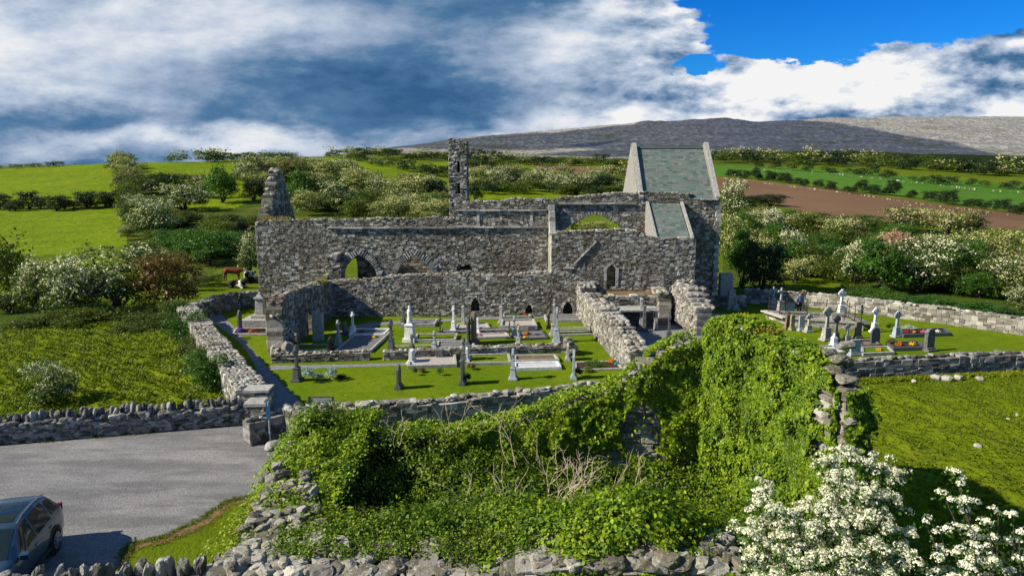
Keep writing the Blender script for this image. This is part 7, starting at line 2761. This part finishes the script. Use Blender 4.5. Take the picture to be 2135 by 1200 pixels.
def cow(px, py, rz, material, label, lying=False, s_=1.0):
    p_ = hit(px, py)
    o = empty('cow', p_, rz, label, 'cow', None)
    o.scale = (s_, s_, s_)
    if not lying:
        V_ = [(-.75, 0, 1.15), (-.35, 0, 1.12), (.15, 0, 1.08), (.55, 0, 1.12), (.85, 0, 1.2), (1.08, 0, 1.22), (1.38, 0, 1.05),
              (.52, .18, .80), (.50, .19, .42), (.50, .19, .05), (.52, -.18, .80), (.56, -.19, .42), (.60, -.19, .05),
              (-.70, .18, .85), (-.80, .19, .48), (-.72, .19, .05), (-.72, -.18, .85), (-.84, -.19, .48), (-.80, -.19, .05),
              (-.98, 0, 1.2), (-1.03, 0, .7), (1.05, .2, 1.27), (1.05, -.2, 1.27)]
        E2 = [(0, 1), (1, 2), (2, 3), (3, 4), (4, 5), (5, 6), (3, 7), (7, 8), (8, 9), (3, 10), (10, 11), (11, 12), (0, 13), (13, 14), (14, 15), (0, 16), (16, 17), (17, 18), (0, 19), (19, 20), (5, 21), (5, 22)]
        R2 = [(.30, .30), (.34, .36), (.34, .37), (.30, .34), .19, .15, .10, .13, .07, .06, .13, .07, .06, .15, .075, .06, .15, .075, .06, .04, .035, .035, .035]
    else:
        V_ = [(-.75, 0, .36), (-.35, 0, .38), (.15, 0, .40), (.55, 0, .48), (.82, 0, .72), (1.02, 0, .86), (1.30, 0, .72),
              (.62, .30, .20), (.95, .34, .08), (.70, .36, .06), (.62, -.30, .20), (.98, -.32, .08), (.72, -.36, .06),
              (-.55, .36, .22), (-.15, .48, .10), (-.45, .55, .06), (-.62, -.32, .22), (-.25, -.42, .10), (-.5, -.5, .06),
              (-1.0, .05, .35), (-1.1, .2, .1), (1.0, .2, .92), (1.0, -.2, .92)]
        E2 = [(0, 1), (1, 2), (2, 3), (3, 4), (4, 5), (5, 6), (3, 7), (7, 8), (8, 9), (3, 10), (10, 11), (11, 12), (0, 13), (13, 14), (14, 15), (0, 16), (16, 17), (17, 18), (0, 19), (19, 20), (5, 21), (5, 22)]
        R2 = [(.32, .30), (.36, .35), (.36, .35), (.30, .32), .19, .15, .10, .12, .07, .06, .12, .07, .06, .16, .08, .06, .16, .08, .06, .04, .03, .035, .035]
    skin('body', V_, E2, R2, material, o, 1, 1)
    return o


cow(487, 586, rad(8), cow_mat('brown_hide', (.15, .045, .015), (.13, .04, .014), .9, 1, (.6, .55, .5)), 'brown cow with a white face standing on the pasture left of the nave')
cow(495, 600, rad(-20), cow_mat('pied_hide', (.02, .02, .02), (.6, .58, .55), .52), 'black and white cow lying down in front of the brown one', True)
cow(521, 588, rad(75), cow_mat('pied_hide', (.6, .58, .55), (.02, .02, .02), .5, 2.2), 'black and white calf standing near the nave wall', False, .8)
cow(528, 590, rad(10), cow_mat('black_hide', (.015, .015, .015), (.02, .02, .02), .9), 'black cow lying close to the nave corner', True, .9)

# ------------------------------------------------------------------ parked car
m_, t, b = mat('dark_blue_paint', .32, .5)
t.put(b.inputs['Base Color'], (.045, .095, .14))
b.inputs['Metallic'].default_value = .55
b.inputs['Coat Weight'].default_value = .6
b.inputs['Coat Roughness'].default_value = .08
M['paint'] = m_
m_, t, b = mat('tinted_glass', .05, .6)
t.put(b.inputs['Base Color'], (.012, .02, .022))
M['glass'] = m_
M['black_trim'] = flat_mat('black_plastic', (.018, .018, .02), (.012, .012, .014), 20, .6, .4, 0)
M['tyre'] = flat_mat('tyre_rubber', (.02, .02, .021), (.03, .03, .03), 20, .85, .2, 0)
M['rim'] = flat_mat('alloy_rim', (.5, .5, .52), (.42, .42, .44), 20, .35, .5, 0, .8)
M['chrome'] = flat_mat('brushed_metal', (.55, .56, .58), (.5, .5, .52), 20, .25, .5, 0, .9)

# x (forward +), half width, z low, z belt, upper width, z of the cant rail, z top
ST = [(2.28, .58, .36, .60, .50, .66, .70), (2.20, .76, .28, .70, .62, .78, .82), (2.0, .86, .24, .80, .70, .89, .93), (1.6, .91, .23, .88, .76, .97, 1.01), (1.1, .925, .23, .95, .78, 1.03, 1.07), (.95, .925, .23, .97, .76, 1.06, 1.10),
      (.60, .925, .23, .98, .70, 1.28, 1.33), (.15, .925, .23, .99, .64, 1.53, 1.58), (-.3, .925, .23, 1.0, .62, 1.60, 1.66), (-.9, .925, .23, 1.02, .61, 1.61, 1.67), (-1.45, .92, .23, 1.05, .60, 1.57, 1.63), (-1.75, .91, .24, 1.07, .60, 1.50, 1.56), (-1.95, .90, .26, 1.08, .64, 1.32, 1.37), (-2.12, .87, .30, 1.05, .70, 1.12, 1.14), (-2.22, .82, .34, .85, .70, .95, .98), (-2.26, .72, .38, .70, .62, .78, .80)]


def sec(x):
    xs = [s_[0] for s_ in ST][::-1]
    return [float(np.interp(x, xs, [s_[k] for s_ in ST][::-1])) for k in range(1, 7)]


def sec_pts(x):
    w_, zl, zb, uw_, zc, zt = sec(x)
    return [(0, zl), (w_ * .9, zl), (w_ * .985, zl + .10), (w_, zl + (zb - zl) * .45), (w_ * .985, zl + (zb - zl) * .8), (w_ * .955, zb), (w_ * .955 + (uw_ - w_ * .955) * .5, zb + (zc - zb) * .52), (uw_, zc), (uw_ * .86, zt - (zt - zc) * .25), (uw_ * .45, zt - .005), (0, zt)]


car = empty('parked_car', (-13.5, 16.75, 0.015), 0, 'dark blue five door car parked on the gravel in the bottom left corner', 'car')
car.rotation_euler = (0, 0, rad(-90 + 14))
xs_ = sorted(set([s_[0] for s_ in ST] + list(np.linspace(-2.2, 2.2, 30))))
rows = []
for x in xs_:
    q = sec_pts(x)
    rows.append([(x, y, z) for y, z in q] + [(x, -y, z) for y, z in q[-2:0:-1]])
nr = len(rows[0])
V_ = [v for rw in rows for v in rw]
F_ = []
for i in range(len(rows) - 1):
    for k in range(nr):
        k2 = (k + 1) % nr
        F_.append((i * nr + k, i * nr + k2, (i + 1) * nr + k2, (i + 1) * nr + k))
F_.append(tuple(range(nr - 1, -1, -1)))
F_.append(tuple(range((len(rows) - 1) * nr, len(rows) * nr)))
mb = MB()
mb.add(V_, F_)
body = mb.build('body', M['paint'], car, True)
es = body.modifiers.new('split', 'EDGE_SPLIT')
es.split_angle = rad(38)


def side_glass(xa, xb, t0, t1, sgn, name, sl0=0.0, sl1=0.0):
    V_, F_ = [], []
    n_ = 8
    for i in range(n_ + 1):
        for k in range(4):
            tt_ = t0 + (t1 - t0) * k / 3
            x = xa + sl0 * tt_ + ((xb + sl1 * tt_) - (xa + sl0 * tt_)) * i / n_
            w_, zl, zb, uw_, zc, zt = sec(x)
            y = w_ * .955 + (uw_ - w_ * .955) * tt_ + .006 + .02 * math.sin(tt_ * 3.14) * 0
            # follow the kink of the shell
            V_.append((x, sgn * y, zb + (zc - zb) * (tt_ * 1.04 if tt_ < .5 else .52 + (tt_ - .5) * .96)))
    for i in range(n_):
        for k in range(3):
            F_.append((i * 4 + k, i * 4 + k + 1, (i + 1) * 4 + k + 1, (i + 1) * 4 + k))
    mb_ = MB()
    mb_.add(V_, F_)
    return mb_.build(name, M['glass'], car, True)


for sg in (-1, 1):
    side_glass(-.32, .72, .04, .93, sg, 'side_window', 0, -.62)
    side_glass(-1.28, -.40, .04, .93, sg, 'side_window')
    side_glass(-1.82, -1.36, .10, .86, sg, 'side_window', .12, -.04)


def cross_glass(xa, xb, name, fr=.9):
    V_, F_ = [], []
    n_, k_ = 6, 8
    for i in range(n_ + 1):
        x = xa + (xb - xa) * i / n_
        w_, zl, zb, uw_, zc, zt = sec(x)
        for k in range(k_ + 1):
            a = -1 + 2 * k / k_
            y = a * uw_ * fr
            z = np.interp(abs(a) * fr, [0, .45, .86, 1.0], [zt, zt - .005, zt - (zt - zc) * .25, zc]) + .012
            V_.append((x, y, z))
    for i in range(n_):
        for k in range(k_):
            b0 = i * (k_ + 1) + k
            F_.append((b0, b0 + 1, b0 + k_ + 2, b0 + k_ + 1))
    mb_ = MB()
    mb_.add(V_, F_)
    mb_.build(name, M['glass'], car, True)


cross_glass(.20, .98, 'windscreen')
cross_glass(-2.10, -1.80, 'rear_window', .84)
cross_glass(-1.2, -.05, 'sunroof', .72)
for sg in (-1, 1):
    mb = MB()
    mb.tube([(.1, sg * .60, 1.60), (-.3, sg * .585, 1.68), (-.9, sg * .58, 1.695), (-1.5, sg * .57, 1.65), (-1.75, sg * .57, 1.58)], .018, .018, 6)
    mb.build('roof_rail', M['chrome'], car)
    mb = MB()
    mb.box((.78, sg * 1.02, 1.05), (.16, .24, .17), tilt=.1)
    mb.box((.80, sg * .93, .99), (.08, .12, .05))
    bevel(mb.build('wing_mirror', M['paint'], car), .03)
    for xh in (-.2, -1.15):
        mb = MB()
        mb.box((xh, sg * .935, .86), (.2, .03, .035))
        bevel(mb.build('door_handle', M['chrome'], car), .008)
    mb = MB()
    mb.box((-.05, sg * .915, .30), (2.3, .06, .10))
    bevel(mb.build('sill_trim', M['black_trim'], car), .015)
    mb = MB()
    mb.box((2.16, sg * .58, .74), (.14, .34, .10), rz=sg * -.35)
    bevel(mb.build('headlight', flat_mat('lamp_lens', (.6, .62, .65), (.5, .5, .55), 9, .15, .6, 0), car), .02)
    mb = MB()
    mb.box((-2.16, sg * .72, .98), (.12, .26, .22), rz=sg * .3)
    bevel(mb.build('tail_light', flat_mat('red_lens', (.35, .01, .01), (.25, .01, .01), 9, .2, .6, 0), car), .02)
    for xw_ in (1.36, -1.32):
        wh = empty('wheel', (0, 0, 0))
        wh.parent = car
        wh.location = (xw_, sg * .83, .345)
        # arch lining
        mb = MB()
        pts_ = [(math.cos(a) * .40, .0 + math.sin(a) * .40) for a in np.linspace(-.35, math.pi + .35, 18)]
        V2 = []
        for rr_, yy_ in ((.385, .945), (.44, .942)):
            V2 += [(xw_ + math.cos(a) * rr_, sg * yy_, .345 + math.sin(a) * rr_) for a in np.linspace(-.45, math.pi + .45, 19)]
        mb.add(V2, [(i, i + 1, i + 20, i + 19) for i in range(18)])
        mb.build('wheel_arch', M['black_trim'], car)
        mb = MB()
        V2 = [(xw_, sg * .934, .345)] + [(xw_ + math.cos(a) * .39, sg * .934, .345 + math.sin(a) * .39) for a in np.linspace(0, 2 * math.pi, 25)[:-1]]
        mb.add(V2, [(0, i + 1, (i + 1) % 24 + 1) for i in range(24)])
        mb.build('dark_wheel_disc', M['tyre'], car)  # flat dark disc standing in for the shaded hollow of an uncut arch
        mb = MB()
        mb.lathe([(.225, -.1), (.31, -.11), (.34, -.08), (.345, 0), (.34, .08), (.31, .11), (.225, .1)], k=28)
        ty_ = mb.build('tyre', M['tyre'], wh, True)
        ty_.rotation_euler = (rad(90), 0, 0)
        ty_.location = (0, sg * .02, 0)
        mb = MB()
        for q in range(10):
            a = q * math.pi / 5
            mb.box((math.cos(a) * .12, sg * .125, math.sin(a) * .12), (.20, .03, .035), tilt=-a)
        mb.lathe([(.235, .0), (.24, .02)], k=24)
        rim_ = mb.build('rim', M['rim'], wh)
        mb = MB()
        V2 = [(math.cos(a) * r1, sg * .13, math.sin(a) * r1) for r1 in (.205, .235) for a in np.linspace(0, 2 * math.pi, 25)[:-1]]
        mb.add(V2, [(i, (i + 1) % 24, 24 + (i + 1) % 24, 24 + i) for i in range(24)])
        mb.build('rim_edge', M['rim'], wh)
mb = MB()
mb.box((2.24, 0, .48), (.10, 1.0, .18))
bevel(mb.build('grille', M['black_trim'], car), .02)

# ------------------------------------------------------------------ the cloud whose shade lies on the hill (an unseen slab added high above the frame)
def cloud_shadow(poly_px, alt, seed):
    """unseen flat cloud slab, its outline projected towards the sun from the patch to be shaded"""
    pts_ = [hit(a, b) for a, b in poly_px]
    sh_ = Vector((sun_dir.x, sun_dir.y, 0)) / sun_dir.z
    top_, bot_ = [], []
    for p_ in pts_:
        q = p_ + sh_ * (alt - p_.z)
        top_.append((q.x, q.y, alt + 60))
        bot_.append((q.x, q.y, alt))
    mb_ = MB(seed)
    n_ = len(pts_)
    fs = [tuple(range(n_)), tuple(range(2 * n_ - 1, n_ - 1, -1))]
    for i in range(n_):
        j = (i + 1) % n_
        fs.append((i, j, j + n_, i + n_))
    mb_.add(bot_ + top_, fs)
    mm, tt2, bb = mat('cloud', 1.0, 0.0)
    tt2.put(bb.inputs['Base Color'], (.8, .8, .82))
    bb.inputs['Alpha'].default_value = .50
    o_ = mb_.build('cloud', mm)
    tag(o_, kind='structure')


cloud_shadow([(700, 300), (1000, 285), (1330, 255), (1400, 244), (1560, 246), (1668, 256), (1720, 264), (1800, 280), (1870, 297), (1960, 322), (1990, 334), (1800, 330), (1500, 327), (1250, 327), (1100, 322), (1250, 312), (1180, 300), (900, 312), (700, 316)], 700, 1)

# moss and grass tufts rooted on the wall heads of the church
def wall_moss(n, x0, x1, y, zf, seed, label, lm='olive_leaf'):
    r_ = np.random.RandomState(seed)
    m_ = n // 10
    x = r_.uniform(x0, x1, m_)
    x = x[fbm(x * .8 + seed, x * 0, 2) > -.1]
    C = np.stack([x, y + r_.uniform(0, .8, len(x)), np.array([zf(q) for q in x]) + .12], -1)
    P_ = np.repeat(C, 10, 0) + r_.normal(scale=.09, size=(len(C) * 10, 3))
    c0 = Vector(((x0 + x1) / 2, y, 0))
    o = empty('wall_plants', c0, 0, label, 'weeds')
    leaves_obj('foliage', P_ - np.array(c0), unit(r_.normal(scale=.6, size=P_.shape) + np.array([-.2, -.2, 1])), r_.uniform(.07, .14, len(P_)), M[lm], o, r_)


zn = interp_top(pts if False else [(0, 7.0), (30, 7.0)])
wall_moss(900, xW, X(640, 460, YS), YS, lambda q: Z(0, 459, YS), 71, 'dry grass growing on the wall head below the west gable', 'dry_grass')
wall_moss(900, X(680, 460, YS), X(945, 460, YS), YS, lambda q: Z(0, 456, YS), 72, 'green weeds along the wall head of the low part of the nave')
wall_moss(700, X(960, 460, YS), X(1140, 460, YS), YS, lambda q: Z(0, 417, YS), 73, 'weeds along the wall head right of the bell turret')
wall_moss(500, X(1146, 440, YS), X(1166, 440, YS), YS - .1, lambda q: Z(0, 428, YS), 74, 'dark green tuft hanging at the top of the transept corner', 'dark_leaf')
wall_moss(500, X(690, 585, YF) - 1.2, X(690, 585, YF) + .3, YF - 3, lambda q: 3.0, 75, 'dry orange grass on the head of the west range wall', 'dry_grass')
wall_moss(400, tx0 - .1, tx1 - .9, YT - .2, lambda q: 6.9, 76, 'yellow green growth at the left foot of the bell turret')
